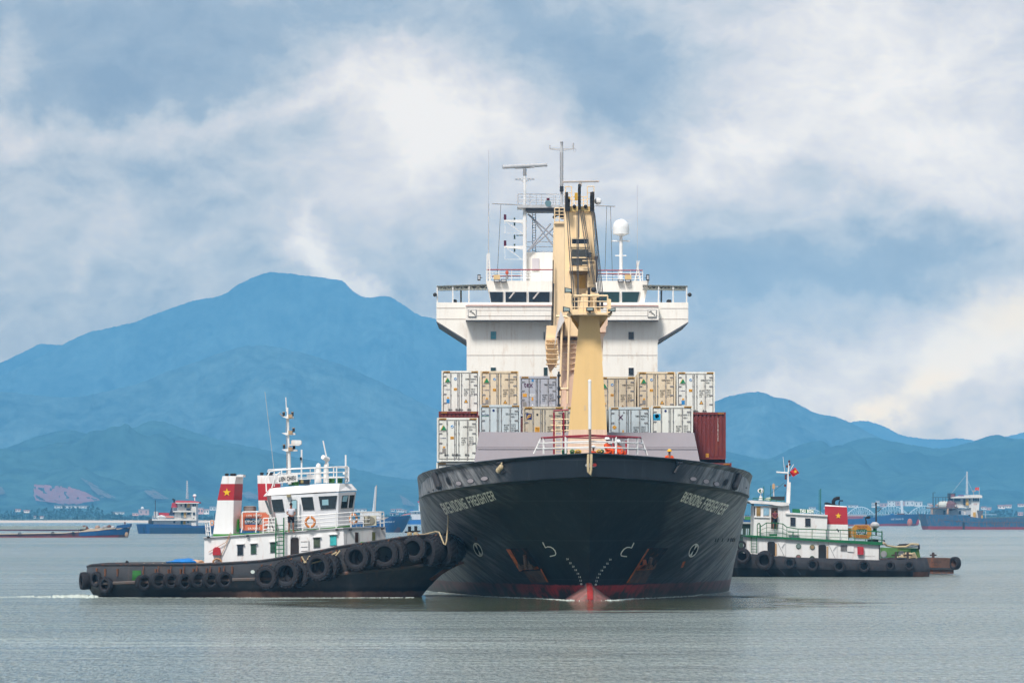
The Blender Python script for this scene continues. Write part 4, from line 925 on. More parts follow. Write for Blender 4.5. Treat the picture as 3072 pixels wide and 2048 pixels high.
# ---- the tapered jib rest in front, with its lamp platform
YF = 250.0
m = MB(); zsplit = 1288
def sec(y, x0, x1, dp): a, c = W(x0,y,YF), W(x1,y,YF); return [(a.x,YF,a.z),(c.x,YF,c.z),(c.x-.25,YF+dp,c.z),(a.x+.25,YF+dp,a.z)]
m.ring([sec(1400,1699,1826,3.0), sec(1288,1706,1820.5,2.9)], 1); m.ring([sec(1288,1706,1820.5,2.9), sec(943,1739,1797,1.6)], 0)
jr = m.build('jib_rest', [CREAM2, PINKC], ship)
m = MB(); m.prect(1752,1215,1758,1230,YF-.02,.03); m.build('worn_patch', M('faded_patch', (222,190,146), .6), jr)
plat = MB(); plat.ppoly([(1702,938),(1838,938),(1832,944),(1712,944)], YF-1.2, 3.4); plat.build('lamp_platform', CREAM, jr)
for q, q2 in (([(1739,945),(1739,985),(1734,988),(1716,962),(1712,945)],[(1734,988),(1716,962),(1712,947),(1716,947),(1737,976)]),([(1797,945),(1797,982),(1801,984),(1818,960),(1826,945)],[(1801,984),(1812,968),(1814,960),(1800,975)])):
    m = MB(); m.ppoly(q, YF+.2, .2, 0); m.ppoly(q2, YF, .25, 1); m.build('gusset', [CREAM2, M('gusset_ochre', (182,130,50), .6)], jr)
m = MB(); m.ppoly([(1735,940),(1803,940),(1796,880),(1746,880)], YF+.2, 1.2, 0); m.prect(1759,872,1771,938,YF-.4,.4,0); m.build('rest_head', CREAM, jr)
for x in (1719,1729,1794,1806): m = MB(); m.prect(x-4,892,x+4,926,YF+.1,.5); m.build('rest_bearing', DARK, jr)
for q in ([(1822,895),(1833,898),(1833,938),(1820,938)], [(1692,898),(1710,898),(1710,930),(1692,930)]): m = MB(); m.ppoly(q, YF+.2, .5); m.build('side_plate', CREAM, jr)
m = MB(); prail(m, [(1716,938,YF-1.1),(1750,938,YF-1.1),(1782,938,YF-1.1),(1823,938,YF-1.1)], 51, YF, 3, .04, rt=.06); prail(m, [(1716,938,YF+2),(1823,938,YF+2)], 51, YF, 3, .04, sub=3); m.build('platform_rail', CREAM, jr)
for x, y, sgn in ((1705,869,-1),(1700,926,-1),(1770,927,0),(1836,931,1)):
    m = MB(); tl = 2.5*sgn
    for a, (k0, k1, mi, dd) in enumerate(((11,5.5,0,.5),(8.5,3.6,1,.04))):
        Yq = YF-1.6-(.05 if a else 0); q = [W(x-k0,y+k1-tl*1.2,Yq), W(x+k0,y+k1+tl*-1,Yq), W(x+k0,y-k1-tl*1.2,Yq), W(x-k0,y-k1+tl*.8,Yq)]; m.prism(q, (0,dd,0), mi)
    m.pbar([(x,y+4),(x-sgn*12,y+12)], YF-1.3, .04, 5); m.build('floodlight', [DARK, M('lamp_glass', (150,165,160), .15, spec=.8)], jr)
m = MB(); m.prect(1763,862,1771,884,YF-.6,.4); m.sph(W(1781,869,YF-.4), .16, 8, 5); m.pbar([(1767,884),(1766,936)], YF-.5, .05, 5); m.build('signal_lamp', DARK, jr)
m = MB()
for x in (1800,1801): pass
# lashing rack behind the containers
m = MB(); m.prect(1674,1114,1679,1222,277,.8,0)
for y in (1122,1160,1186,1212): m.prect(1672,y,1682,y+6,276.9,.9,0)
m.build('lashing_post', DARK, ship)
for (ya, yb, zt) in ((264.6, 276.5, 8.35), (276.5, 318, 10.9)):
    m = MB(); m.box((SX0(ya)-8.5, ya, 5.4), (SX0(ya)+8.5, yb, zt)); m.build('hatch_coaming', M('coaming_red_brown', (104,58,52), .7, var=.2, scale=.5, rust=.2), ship)
# ------------------------------------------------------------------ containers on deck
CW = M('container_white', (232,232,224), .5, var=.07, scale=.9, streak=.32, rust=.12, dirt=(150,130,100), rc=(130,80,50))
CBG = M('container_beige', (228,210,180), .5, var=.08, scale=.9, streak=.30, rust=.14, dirt=(160,130,96), rc=(136,84,48))
CGR = M('container_grey', (178,180,188), .5, var=.06, scale=.9, streak=.25, rust=.08, dirt=(140,126,110))
CBL = M('container_blue_white', (202,212,216), .5, var=.07, scale=.9, streak=.25, rust=.1, dirt=(140,130,110))
CTN = M('container_tan', (206,194,172), .55, var=.10, scale=.9, streak=.4, rust=.16, dirt=(130,110,90))
CRD = M('container_oxide_red', (118,48,46), .6, var=.15, scale=.9, streak=.2, rust=.1, dirt=(80,40,40))
RODM = M('galvanised_rod', (136,134,134), .5, var=.25, scale=6)
SEALM = M('door_seal', (44,38,36), .8)
HZY, HZK = M('hazard_yellow', (206,150,40), .6, var=.2, scale=6), M('hazard_black', (40,36,34), .6)
BLUEL, NAVYL = M('logo_blue', (42,130,190), .5), M('logo_navy', (30,50,110), .5)
GRNL, GLDL, ORGL = M('logo_green', (24,128,80), .5), M('logo_gold', (214,168,70), .5), M('sticker_orange', (222,158,52), .6, var=.1, scale=6)
PURL, GRYL, CYNL, WHTL = M('logo_purple', (84,40,72), .5), M('sticker_grey', (140,134,128), .6), M('logo_cyan', (40,160,205), .5), M('sticker_white', (240,240,238), .5)
def container(x0, y0, x1, y1, Y, mat, label, marks=(), length=12.2, split=.47, front=True):
    "front face corners in photo pixels; doors face the camera"
    w = x1-x0; r = thing('shipping_container', label, 'container', W((x0+x1)/2, y1, Y), 'shipping containers stacked on the deck of the ship')
    g = lambda u, v: (x0+u*w, y0+v*w)                    # marks are given in container widths from the top left corner
    k = (y1-y0)/w
    m = MB(); m.prect(x0+.02*w, y0+.02*w, x1-.02*w, y1-.01*w, Y+.12, length-.12); m.build('body', mat, r)
    if not front:
        m = MB(); n = 9
        for i in range(n):
            a = x0+w*(.05+.9*i/n); b_ = a+w*.9/n; m.ppoly([(a, y0+.06*w), (a+w*.055, y0+.06*w), (a+w*.055, y1-.07*w), (a, y1-.07*w)], Y+.05, .08)
        m.build('corrugated_end', mat, r)
    m = MB()
    for a, b_ in ((0, .04), (.96, 1)): m.prect(x0+a*w, y0, x0+b_*w, y1, Y, .2)
    m.prect(x0+.04*w, y0, x1-.04*w, y0+.055*w, Y+.003, .2); m.prect(x0+.04*w, y1-.05*w, x1-.04*w, y1, Y+.003, .2)
    fr = m.build('frame', mat, r)
    for a in (.06, .80):
        m = MB()
        for i in range(5):
            xx = x0+w*(a+i*.03); m.ppoly([(xx, y0+.045*w), (xx+.014*w, y0+.045*w), (xx+.034*w, y0+.015*w), (xx+.02*w, y0+.015*w)], Y-.012, .01, 1)
        m.prect(x0+a*w-.01*w, y0+.012*w, x0+(a+.17)*w, y0+.048*w, Y-.006, .008, 0)
        m.build('hazard_stripes', [HZY if mat is not CRD else mat, HZK if mat is not CRD else HZY], fr)
    if front:
        m = MB(); m.prect(x0+.045*w, y0+.06*w, x1-.045*w, y1-.055*w, Y+.085, .03); m.build('door_seal', SEALM, r)
        for (a, b_) in ((.058, split-.008), (split+.008, .942)):
            m = MB(); m.prect(x0+a*w, y0+.072*w, x0+b_*w, y1-.068*w, Y+.04, .06)
            left = a < .3; hx = .045 if left else .885
            for i in range(5):
                yy_ = y0+w*(.13+.235*i)
                if yy_ < y1-.08*w: m.prect(x0+hx*w-.03*w, yy_, x0+(hx+.085)*w, yy_+.032*w, Y+.005, .05, 1)
            d = m.build('door', [mat, RODM], r)
            for q in ((.245, .43) if left else (.53, .745)):
                m = MB(); m.pbar([(x0+q*w, y0+.05*w), (x0+q*w, y1-.05*w)], Y+.01, .022, 6)
                for yy_ in (.09, .35, .62, k-.10): m.prect(x0+(q-.014)*w, y0+yy_*w, x0+(q+.014)*w, y0+(yy_+(.05 if .3<yy_<.7 else .07))*w, Y-.01, .04)
                m.build('lock_rod', RODM, d)
                if k > 1.0:
                    m = MB(); yy_ = y1-.17*w; m.prect(x0+(q-.07)*w, yy_, x0+(q+.04)*w, yy_+.012*w, Y-.02, .03); m.prect(x0+(q-.05)*w, yy_-.03*w, x0+(q-.035)*w, yy_+.03*w, Y-.02, .03); m.build('door_handle', DARK, d)
    LM = [LETB, LETW, PURL, NAVYL]
    lt = MB(); any_t = False
    st = MB(); SM = [GRNL, GLDL, BLUEL, NAVYL, ORGL, GRYL, CYNL, WHTL, LETB, PURL]; YS = Y+.02
    for q in marks:
        kd = q[0]
        if kd == 't':     # text u0 v0 u1 v1 string colour
            _, a, b_, c, d_, s, mi = q; p0 = g(a, b_); p1 = g(c, d_); ptext(lt, s, trect(*p0, *p1), Y+.03, .01, mi, .02); any_t = True
        elif kd == 'r':   # rectangle u0 v0 u1 v1 colour
            _, a, b_, c, d_, mi = q; st.prect(*g(a, b_), *g(c, d_), YS, .02, mi)
        elif kd == 'o':
            _, a, b_, rr, mi = q; c = W(*g(a, b_), YS); st.cyl(c, c+Vector((0,.02,0)), rr*w*Y/F, n=16, mi=mi)
        elif kd == 'p':
            _, pts, mi, dd = q; st.ppoly([g(*p) for p in pts], YS-dd, .02, mi)
    if any_t: lt.build('lettering', LM, r)
    if st.f: st.build('sticker', SM, r)
    return r
def reefer(code, code2='45R1', tri=True, grey=5, small='AaaHvv', dy=0, warn=True):
    q = []
    if tri:
        q += [('p', [(.085,.30+dy),(.225,.30+dy),(.145,.185+dy)], 1, 0), ('p', [(.10,.30+dy),(.235,.30+dy),(.168,.185+dy)], 0, .012), ('t', .07,.315+dy,.235,.342+dy,'HYUNDAI',0),
              ('o', .37,.215+dy,.036,2), ('p', [(.345,.225+dy),(.375,.212+dy),(.40,.195+dy),(.385,.232+dy),(.36,.238+dy)], 7, .014), ('t', .08,.485+dy,.22,.505+dy,'HMM',3),
              ('r', .325,.455+dy,.41,.52+dy,4), ('t', .333,.468+dy,.402,.508+dy,'9.6',0), ('r', .145,.695+dy,.20,.735+dy,4), ('r', .13,.75+dy,.215,.855+dy,grey)]
    a, b_ = code[:4], code[4:]
    q += [('t', .635,.20+dy,.735,.245+dy,a,0), ('t', .765,.20+dy,.95,.245+dy,b_,0), ('t', .77,.27+dy,.865,.312+dy,code2,0)]
    for i, s in enumerate(('MAX GROSS', 'TARE', 'NET', 'CU CAP')):
        y = .475+dy+.052*i; q.append(('t', .595, y, .595+(.13 if i == 0 else .07+.02*(i%3)), y+.036, s, 0))
    for i in range(5):
        y = .462+dy+.043*i; q.append(('t', .775, y, .885, y+.03, ('30480 KG', '67200 LB', '4650 KG', '25830 KG', '67.5 CU')[i], 0))
    if warn: q += [('p', [(.595,.845+dy),(.70,.845+dy),(.6475,.745+dy)], 8, 0), ('p', [(.61,.838+dy),(.685,.838+dy),(.6475,.765+dy)], 4, .012)]
    return q
def a5r(x0, y0, x1, y1): a, b_ = A5(x0, y0), A5(x1, y1); return (*a, *b_)
def a6r(x0, y0, x1, y1): a, b_ = A6(x0, y0), A6(x1, y1); return (*a, *b_)
YT, YF1 = 277.0, 258.0
container(*a5r(205,146,728,768), YT, CW, 'white reefer container, outermost of the top tier on the port-hand end nearest the mountain', reefer('HDMU558007 3', grey=2))
container(*a5r(742,150,1275,772), YT, CBG, 'stained beige reefer with green triangle, top tier, between white and grey ones', reefer('HDMU550079 5'))
container(*a5r(1287,222,1815,772), YT, CGR, 'grey reefer with large purple letters, lower than its neighbours in the top tier',
   [('t', .11,.17,.345,.29,'tex',2), ('r', .31,.085,.365,.14,2), ('r', .08,.455,.185,.54,4), ('r', .255,.475,.41,.525,7), ('t', .265,.487,.40,.512,'HMM',3), ('r', .31,.55,.355,.635,4), ('r', .08,.67,.175,.80,5), ('p', [(.31,.78),(.365,.78),(.337,.72)], 7, 0)]+[(t_[0], t_[1], t_[2], *t_[3:]) for t_ in reefer('TEMU922025 5', tri=False, warn=False)]+[('t', .53,.755,.93,.775,'REFRIGERATED CONTAINER',1)])
container(*a6r(413,216,906,728), YT, CBG, 'beige reefer half hidden by the tapered crane post, top tier', reefer('HDMU553173 7'))
container(*a6r(925,152,1422,745), YT, CBG, 'warm beige reefer, second from the sky side end of the top tier', reefer('HDMU550117 1'))
container(*a6r(1436,152,1936,745), YT, CW, 'white reefer with rusty corner posts standing above the red container', reefer('HDMU557707 0', grey=2))
container(*a5r(166,708,716,1270), 267, CRD, 'dark red container showing only its top edge between two white reefers', length=10, front=False)
container(*a5r(142,795,712,1400), YF1, CW, 'short white reefer with green triangle standing beside the grey breakwater', reefer('HDMU522312 2', '22R1', warn=False), length=6.1)
container(*a5r(133,1412,705,1990), YF1+.2, CW, 'white reefer in the lowest tier, mostly hidden behind the black bulwark', length=6.1)
container(*a5r(733,618,1298,1250), YF1, CBL, 'bluish white reefer with blue and green wordmark just above the breakwater', [('t', .045,.215,.225,.262,'SeaCube',3), ('r', .045,.27,.225,.277,0), ('o', .34,.135,.03,3)]+reefer('SZLU993101 4', tri=False, warn=False))
container(*a5r(1330,642,1905,1270), YF1, CTN, 'tan reefer with navy square and yellow ribbon logo behind the red ladder frame',
   [('r', .08,.165,.215,.31,3), ('p', [(.085,.315),(.10,.25),(.13,.20),(.205,.185),(.20,.205),(.14,.225),(.12,.26),(.10,.31)], 1, .014), ('p', [(.12,.26),(.15,.24),(.20,.225),(.19,.245),(.15,.262),(.125,.285)], 4, .016), ('o', .35,.19,.026,5), ('o', .35,.19,.022,7), ('r', .29,.49,.405,.61,4), ('t', .31,.51,.385,.59,'TX',0)]+reefer('FCIU570888 2', tri=False, warn=False))
container(1698, 1219, 1820, 1365, YF1+.1, CTN, 'tan container almost fully hidden behind the tapered crane post', length=12.2)
container(*a6r(553,612,1092,1250), YF1, CBL, 'pale reefer with purple letter X beside the tapered crane post',
   [('t', .215,.19,.35,.31,'X',2), ('p', [(.075,.49),(.13,.435),(.19,.49),(.13,.545)], 4, 0), ('r', .325,.56,.36,.64,4), ('o', .36,.135,.02,5), ('o', .36,.135,.014,7)]+reefer('TEMU907004 2', tri=False, warn=False))
container(*a6r(1103,594,1650,1240), YF1, CW, 'white reefer with cyan square logo next to the red container',
   [('r', .055,.195,.225,.345,6), ('o', .14,.25,.05,7), ('o', .14,.25,.036,6), ('r', .115,.225,.165,.275,7), ('t', .075,.315,.205,.335,'LINES',1), ('o', .345,.125,.03,3)]+reefer('CKLU909017 2', tri=False, warn=False))
container(2055, 1236, 2177.5, 1377, 261.5, CRD, 'tall red corrugated container with a vertical white number at the deck edge',
   [('r', .51,1.01,.585,1.10,4), ('t', .52,1.03,.575,1.08,'2.5',0)]+[('t', .80+.0*i, .15+.052*i, .815, .19+.052*i, c, 1) for i, c in enumerate('TCLU7875267')], front=False)
container(2072, 1388, 2194.5, 1520, 257.2, CRD, 'lowest red container peeping above the black bulwark', front=False)
m = MB(); m.prect(2098, 1377, 2176, 1387, 262.2, 3); tag(m.build('gap_shade', DARK), 'strip painted dark for the shaded gap under the tall red container', 'shade strip')  # dark strip added for the shade in the gap below the container
# ------------------------------------------------------------------ tyre fenders
def tyre_mesh(lugs, name, mat):
    mb = MB(); n = 40; prof = [(-.36,.58),(-.42,.66),(-.42,.84),(-.34,.95),(0,.985),(.34,.95),(.42,.84),(.42,.66),(.36,.58),(.30,.56),(.28,.74),(0,.86),(-.28,.74),(-.30,.56)]
    rg = []
    for i in range(n):
        a = 2*pi*i/n; rg.append([(r*cos(a), y, r*sin(a)) for y, r in prof])
    k = len(prof); V = [p for r in rg for p in r]
    mb.add(V, [(i*k+j, i*k+(j+1)%k, ((i+1)%n)*k+(j+1)%k, ((i+1)%n)*k+j) for i in range(n) for j in range(k)])
    nl = 22 if lugs else 36; hh = .075 if lugs else .03
    for i in range(nl):
        for sg in (-1, 1):
            a0 = 2*pi*(i+(0 if sg > 0 else .5))/nl; w_ = (.42 if lugs else .6)*pi/nl; sk = (.10 if lugs else .02)
            def p(a, y, r): return (r*cos(a), y, r*sin(a))
            y0, y1 = (sg*.03, sg*.40)
            mb.hexa([p(a0-w_+sk, y0, .95), p(a0+w_+sk, y0, .95), p(a0+w_-sk, y1, .90), p(a0-w_-sk, y1, .90)], [p(a0-w_+sk, y0, .985+hh), p(a0+w_+sk, y0, .985+hh), p(a0+w_-sk, y1, .93+hh), p(a0-w_-sk, y1, .93+hh)])
    me = bpy.data.meshes.new(name); me.from_pydata(mb.v, [], mb.f); me.materials.append(mat)
    for p_ in me.polygons: p_.use_smooth = True
    me.set_sharp_from_angle(angle=radians(35)); me.update(); return me
TY_S, TY_B = tyre_mesh(False, 'tyre', TYREG), tyre_mesh(True, 'tractor_tyre', TYREG)
def tyre(px, py, rx, ry, Y, label, group, big=False, tilt=0, hang=None, back=None):
    R = ry*Y/F; r = thing('tyre_fender', label, 'tyre', W(px, py, Y), group)
    o = bpy.data.objects.new('tyre', TY_B if big else TY_S); COL.objects.link(o); o.parent = r; o.scale = (R, R*.95, R)
    yaw = math.acos(max(-1, min(1, rx/ry))) if rx < ry else 0
    o.rotation_euler = (radians(tilt), 0, (yaw if back is None else back*yaw))
    o.rotation_euler.y = px*.37
    if hang:
        m = MB(); a = W(px, py-ry*.75, Y); b_ = W(hang[0], hang[1], Y+.2)
        pts = [a.lerp(b_, k/5)+Vector((.02*sin(k*2), -.05, 0)) for k in range(6)]; m.tube(pts, .035, 5); m.build('hanging_rope', RUSTM, r)
    return r
# ------------------------------------------------------------------ the white and black tug, bow to the ship
YN, YC_, YFAR = 244.6, 248.4, 252.2
tug = thing('tug_boat', 'white and black tug with two red banded funnels pushing the ship', 'tug', W(800, 1790, YC_))
HULLT = bpy.data.materials.new('tug_black_hull'); HULLT.use_nodes = True; t = HULLT.node_tree; b = t.nodes['Principled BSDF']
co = t.nodes.new('ShaderNodeTexCoord').outputs['Object']; sp = t.nodes.new('ShaderNodeSeparateXYZ'); t.links.new(co, sp.inputs[0])
base = mixc(noise(co, 1.2, 7, .7, t), lin((30,32,38)), lin((84,84,88)), t)
stv = vmth('MULTIPLY', co, (3, 3, .35), t).outputs[0]
base = mixc(mth('MULTIPLY', ramp(noise(stv, 1.0, 6, .7, t), [(.52, 0.), (.72, 1.)], t), .5, tree=t), base, lin((104,84,72)), t)
hi = ramp(mth('ADD', mth('MULTIPLY', sp.outputs[2], .5, tree=t), mth('MULTIPLY', noise(co, 2, 3, .5, t), .15, tree=t), tree=t), [(.33, 1.), (.42, 0.)], t)
base = mixc(mth('MULTIPLY', hi, .75, tree=t), base, lin((24,24,30)), t)
lowb = ramp(mth('ADD', sp.outputs[2], mth('MULTIPLY', noise(co, 2.2, 5, .7, t), .3, tree=t), tree=t), [(.46, 1.), (.56, 0.)], t)
base = mixc(mth('MULTIPLY', lowb, mth('MULTIPLY', mth('ADD', sp.outputs[0], 5, tree=t), .2, tree=t, clamp=True), tree=t), base, mixc(noise(stv, 1.5, 5, .7, t), lin((150,116,96)), lin((110,66,54)), t), t)
t.links.new(base, b.inputs['Base Color']); b.inputs['Roughness'].default_value = .55
bn = t.nodes.new('ShaderNodeBump'); bn.inputs['Strength'].default_value = .4; bn.inputs['Distance'].default_value = .06
t.links.new(noise(co, 1.5, 5, .6, t), bn.inputs['Height']); t.links.new(bn.outputs[0], b.inputs['Normal'])
# side view of the sheer: px -> top of bulwark py ; half breadth along the boat
TOP = [(262,1702),(280,1696),(330,1694),(423,1693),(520,1693),(615,1692),(700,1688),(800,1681),(900,1663),(960,1653),(1023,1640),(1090,1630),(1145,1622),(1205,1613),(1279,1606),(1345,1606),(1372,1612),(1396,1634)]
HBR = [(0,.0),(.012,1.5),(.03,2.4),(.06,3.1),(.12,3.6),(.25,3.8),(.6,3.8),(.78,3.6),(.88,2.9),(.94,2.0),(.98,1.1),(1,0)]
def tl(v):
    L = []
    xs, xe = interp([(0,300),(.35,268),(.7,256),(1,262)], v), interp([(0,1258),(.15,1268),(.35,1300),(.6,1348),(.8,1385),(1,1396)], v)
    for i in range(49):
        u = i/48; u = .5-.5*cos(pi*u); x = xs+(xe-xs)*u
        hb = smooth_interp(HBR, u)*(.80+.20*min(1, v*1.6)) if u > .02 or v > 0 else 0
        hb = max(hb, 0)
        yt = smooth_interp(TOP, 262+(1396-262)*((x-xs)/(xe-xs)))
        zt = W(x, yt, YC_-3.6).z
        zb = -.35; z = zb+(zt-zb)*v
        X = W(x, 0, YC_-hb*.6).x
        L.append((X, z, hb, YC_))
    return L
LVT = [tl(v) for v in (0,.12,.25,.4,.55,.7,.85,1.0)]
m = loft(LVT, inner=(.14,.75)); th = m.build('hull', HULLT, tug, smooth=True); TBV = BVHTree.FromPolygons(m.v, m.f)
m = MB(); L = LVT[-1]; m.tube([(X, cy-hb, z+.02) for X, z, hb, cy in L]+[(X, cy+hb, z+.02) for X, z, hb, cy in L[::-1]], .07, 6); m.build('bulwark_cap', M('tug_cap', (58,58,62), .6, streak=.3, rust=.2), th)
def side_tube(pts, r, mat, name, par, bv, off=.08):
    P = [onto(bv, x, y, off) for x, y in pts]; P = [p for p in P if p is not None]
    if len(P) > 1: m = MB(); m.tube(P, r, 6); return m.build(name, mat, par)
side_tube([(285+(1300-285)*k/30, 1748-k*.9+(-(k-18)*2.6 if k > 18 else 0)) for k in range(30)], .10, M('rubbing_bar', (92,84,80), .7, rust=.3), 'rubbing_strake', th, TBV)
# bulwark stays, freeing port
for i, (x, y) in enumerate(((292,1704),(317,1706),(353,1706),(467,1706),(505,1706),(542,1706),(580,1705),(620,1703),(658,1700),(697,1698),(786,1692),(905,1668),(975,1660),(1010,1648))):
    p0, p1 = onto(TBV, x, y, .05), onto(TBV, x, y+22, .05)
    if p0 and p1: m = MB(); m.cyl(p0, p1, .07, .05, 5); m.build('bulwark_stay', RUSTM, th)
m = MB(); patch(m, TBV, [Z1(440,1320),Z1(500,1320),Z1(500,1255),Z1(443,1255)], .02, 0, 4); m.build('freeing_port', M('port_green_inside', (44,110,44), .6, var=.3, scale=4), th)
m = MB(); oval(m, TBV, *Z1(1250,1264), 8, 7, 0, .02, 1); oval(m, TBV, *Z1(1250,1264), 6.3, 5.6, 0, .035, 0); m.build('hull_eye', [M('eye_pale', (205,214,206), .5), DARK], th)
# deck gear at the stern
m = MB(); m.prect(278,1694,612,1706,YC_-1,2.5); m.build('aft_deck_edge', M('deck_green', (44,84,52), .8, var=.3, scale=2, dirt=(60,50,40), streak=.3), tug)
for x in (380, 583): m = MB(); m.ppoly([(x-7,1697),(x+8,1697),(x+3,1682),(x-2,1680)], YN+1.2, .5); m.build('bitt', BLACK, tug)
m = MB(); m.pbar([(300,1691),(420,1690),(540,1690),(612,1691)], YFAR-.6, .06, 5); m.build('far_rail', DARK, tug)
rp = MB()
for k in range(7):
    x = 432+k*14; rp.tube([W(x,1689+2*(k%2),YN+.9), W(x+4,1697,YN+.5), W(x-3,1702,YN+.6), W(x+8,1694,YN+1.4)], .045, 5)
tag(rp.build('mooring_rope', ROPE), 'pale rope strewn along the low aft bulwark of the white and black tug', 'rope')
def blob_mesh(name, c, r, mat, seed, **k):
    mb = MB(); n, m_ = 20, 10; c = Vector(c); rg = []
    for j in range(m_+1):
        t_ = -pi/2+pi*j/m_
        rg.append([c+Vector((r[0]*cos(t_)*cos(a), r[1]*cos(t_)*sin(a), r[2]*sin(t_)))*(1+.35*mnoise.noise(Vector((cos(a)*cos(t_)*1.7, sin(a)*cos(t_)*1.7, sin(t_)*1.7+seed)))) for a in [2*pi*i/n for i in range(n)]])
    mb.ring(rg); return tag(mb.build(name, mat, smooth=True), **k)
blob_mesh('tarpaulin', W(557,1690,YN+1.5), (1.0,.8,.30), M('blue_tarpaulin', (20,120,196), .6, var=.25, scale=4), 2, label='bright blue tarpaulin bundled on the aft deck of the tug', cat='tarpaulin')
blob_mesh('folded_net', W(590,1688,YN+1.5), (.55,.6,.2), M('tan_cloth', (206,164,130), .9, var=.2, scale=6), 5, label='tan cloth folded beside the blue tarpaulin', cat='cloth')
# ---- deckhouse: a long side wall, then a corner turned towards the bow
YH = YN+1.1
m = MB()
def plan(yb, yt, pts):        # pts: (px_bottom, px_top, Y); returns rings at two heights given per-point py
    return [W(xb, yb_, Y) for (xb, yb_, Y) in pts]
bot = [(613,1716,YH),(1034,1716,YH),(1040,1716,YH+.25),(1157,1716,YH+2.6),(1157,1716,YH+4.4),(613,1716,YH+5.4)]
top = [(613,1614,YH),(1030,1585,YH),(1040,1584,YH+.25),(1157,1583,YH+2.6),(1157,1584,YH+4.4),(613,1617,YH+5.4)]
TW = M('tug_white', (238,236,234), .45, var=.05, scale=.8, streak=.14, rust=.05, dirt=(170,150,130), rc=(190,130,90))
m.ring([[W(*p) for p in bot], [W(*p) for p in top]]); dh = m.build('deckhouse', TW, tug)
m = MB(); q = [(x-3 if i in (0,5) else x, y-.5, Y-(.12 if i in (0,1,2) else 0)) for i, (x, y, Y) in enumerate(top)]
m.ring([[W(*p) for p in q], [W(p[0], p[1]-3, p[2]) for p in q]]); m.build('boat_deck', M('boat_deck_edge', (206,206,206), .6, streak=.2), dh)
hy = lambda x: YH if x < 1034 else YH+.25+(x-1040)/117*2.35
def win(par, x0, y0, x1, y1, gm, hood=True, skew=0, round_=False, fm=None):
    Y = hy((x0+x1)/2)
    a = Vector((x1-x0, 0)); f = fm or M('grey_window_rim', (168,170,172), .5)
    q = lambda e, off: [W(x0-e,y1+e+skew,hy(x0)-off), W(x1+e,y1+e,hy(x1)-off), W(x1+e,y0-e,hy(x1)-off), W(x0-e,y0-e+skew,hy(x0)-off)]
    m = MB(); m.prism(q(1.4,.04), (0,.06,0)); w_ = m.build('window', f, par)
    m = MB(); m.prism(q(0,.06), (0,.05,0)); m.build('pane', gm, w_)
    if hood: m = MB(); m.prism([W(x0-4,y0-2+skew,hy(x0)-.16), W(x1+4,y0-2,hy(x1)-.16), W(x1+4,y0-4,hy(x1)-.16), W(x0-4,y0-4+skew,hy(x0)-.16)], (0,.16,0)); m.build('hood', TW, w_)
    return w_
GG = M('window_green_glass', (52,84,66), .15, var=.5, scale=3, spec=.7); GC = M('window_poster_teal', (70,190,190), .3, var=.3, scale=3); GR = M('window_red_green', (80,90,70), .2, var=.5, scale=4)
for x0,y0,x1,y1,gm in ((378,1378,424,1462,GLASS),(493,1372,536,1452,GG),(660,1358,704,1440,GG),(1030,1318,1082,1398,GR),(1170,1296,1224,1380,GC)):
    a, c = Z2(x0, y0), Z2(x1, y1); win(dh, a[0], a[1], c[0], c[1], gm, skew=1)
for x0,y0,x1,y1,gm in ((1385,1272,1412,1356,M('window_brown', (70,50,40), .3)),(1530,1268,1558,1348,M('window_olive', (106,110,70), .3))):
    a, c = Z2(x0, y0), Z2(x1, y1); win(dh, a[0], a[1], c[0], c[1], gm, hood=False)
# doorway and its open door
m = MB(); m.ppoly([Z2(830,1482),Z2(902,1472),Z2(902,1330),Z2(890,1318),Z2(845,1318),Z2(832,1332)], YH-.03, .05, 0); m.ppoly([Z2(822,1490),Z2(830,1490),Z2(830,1325),Z2(845,1312),Z2(892,1312),Z2(908,1326),Z2(908,1300),Z2(822,1306)], YH-.05, .04, 1); m.build('doorway', [M('dark_inside', (50,42,40), .7), TW], dh)
m = MB(); m.ppoly([Z2(912,1470),Z2(985,1450),Z2(985,1330),Z2(972,1312),Z2(920,1312),Z2(910,1325)], YH-.14, .07, 0)
for y in (1345, 1390, 1425): m.ppoly([Z2(920,y+2),Z2(976,y),Z2(976,y+5),Z2(920,y+7)], YH-.17, .03, 1)
m.build('door', [TW, M('pale_bar')], dh)
m = MB(); c = Z2(197,1395); m.ppoly([Z2(165,1466),Z2(231,1466),Z2(231,1420),Z2(222,1402),Z2(205,1397),Z2(185,1398),Z2(168,1412)], YH-.25, .25); m.build('hose_box', REDP, dh)
m = MB(); m.tube([W(*Z2(130,1440),YH-.1), W(*Z2(280,1355),YH-.12), W(*Z2(318,1270),YH-.15)], .02, 4); m.tube([W(*Z2(215,1520),YH-.1), W(*Z2(325,1275),YH-.1)], .022, 4)
m.tube([W(*Z2(205+36*cos(a), 1530-32*sin(a)),YH-.15) for a in [pi*i/8 for i in range(9)]], .06, 5); m.build('hose', M('tan_hose', (176,130,90), .7), dh)
for x, y in ((465,1300),(1228,1248),(1345,1248),(1618,1238),(128,1312)):
    px_, py_ = Z2(x, y); m = MB(); m.sph(W(px_, py_, hy(px_)-.15), (.1,.1,.06), 8, 5); m.build('bulkhead_lamp', DARK, dh)
# boat deck ladder
m = MB()
for x in (706, 774): m.pbar([Z2(x,1504 if x < 750 else 1496), Z2(x,1146)], YH-.35, .04, 5)
for k in range(9): y = 1212+k*34; m.pbar([Z2(706,y+3), Z2(774,y-3)], YH-.35, .03, 4)
m.build('deck_ladder', GREEN, dh)
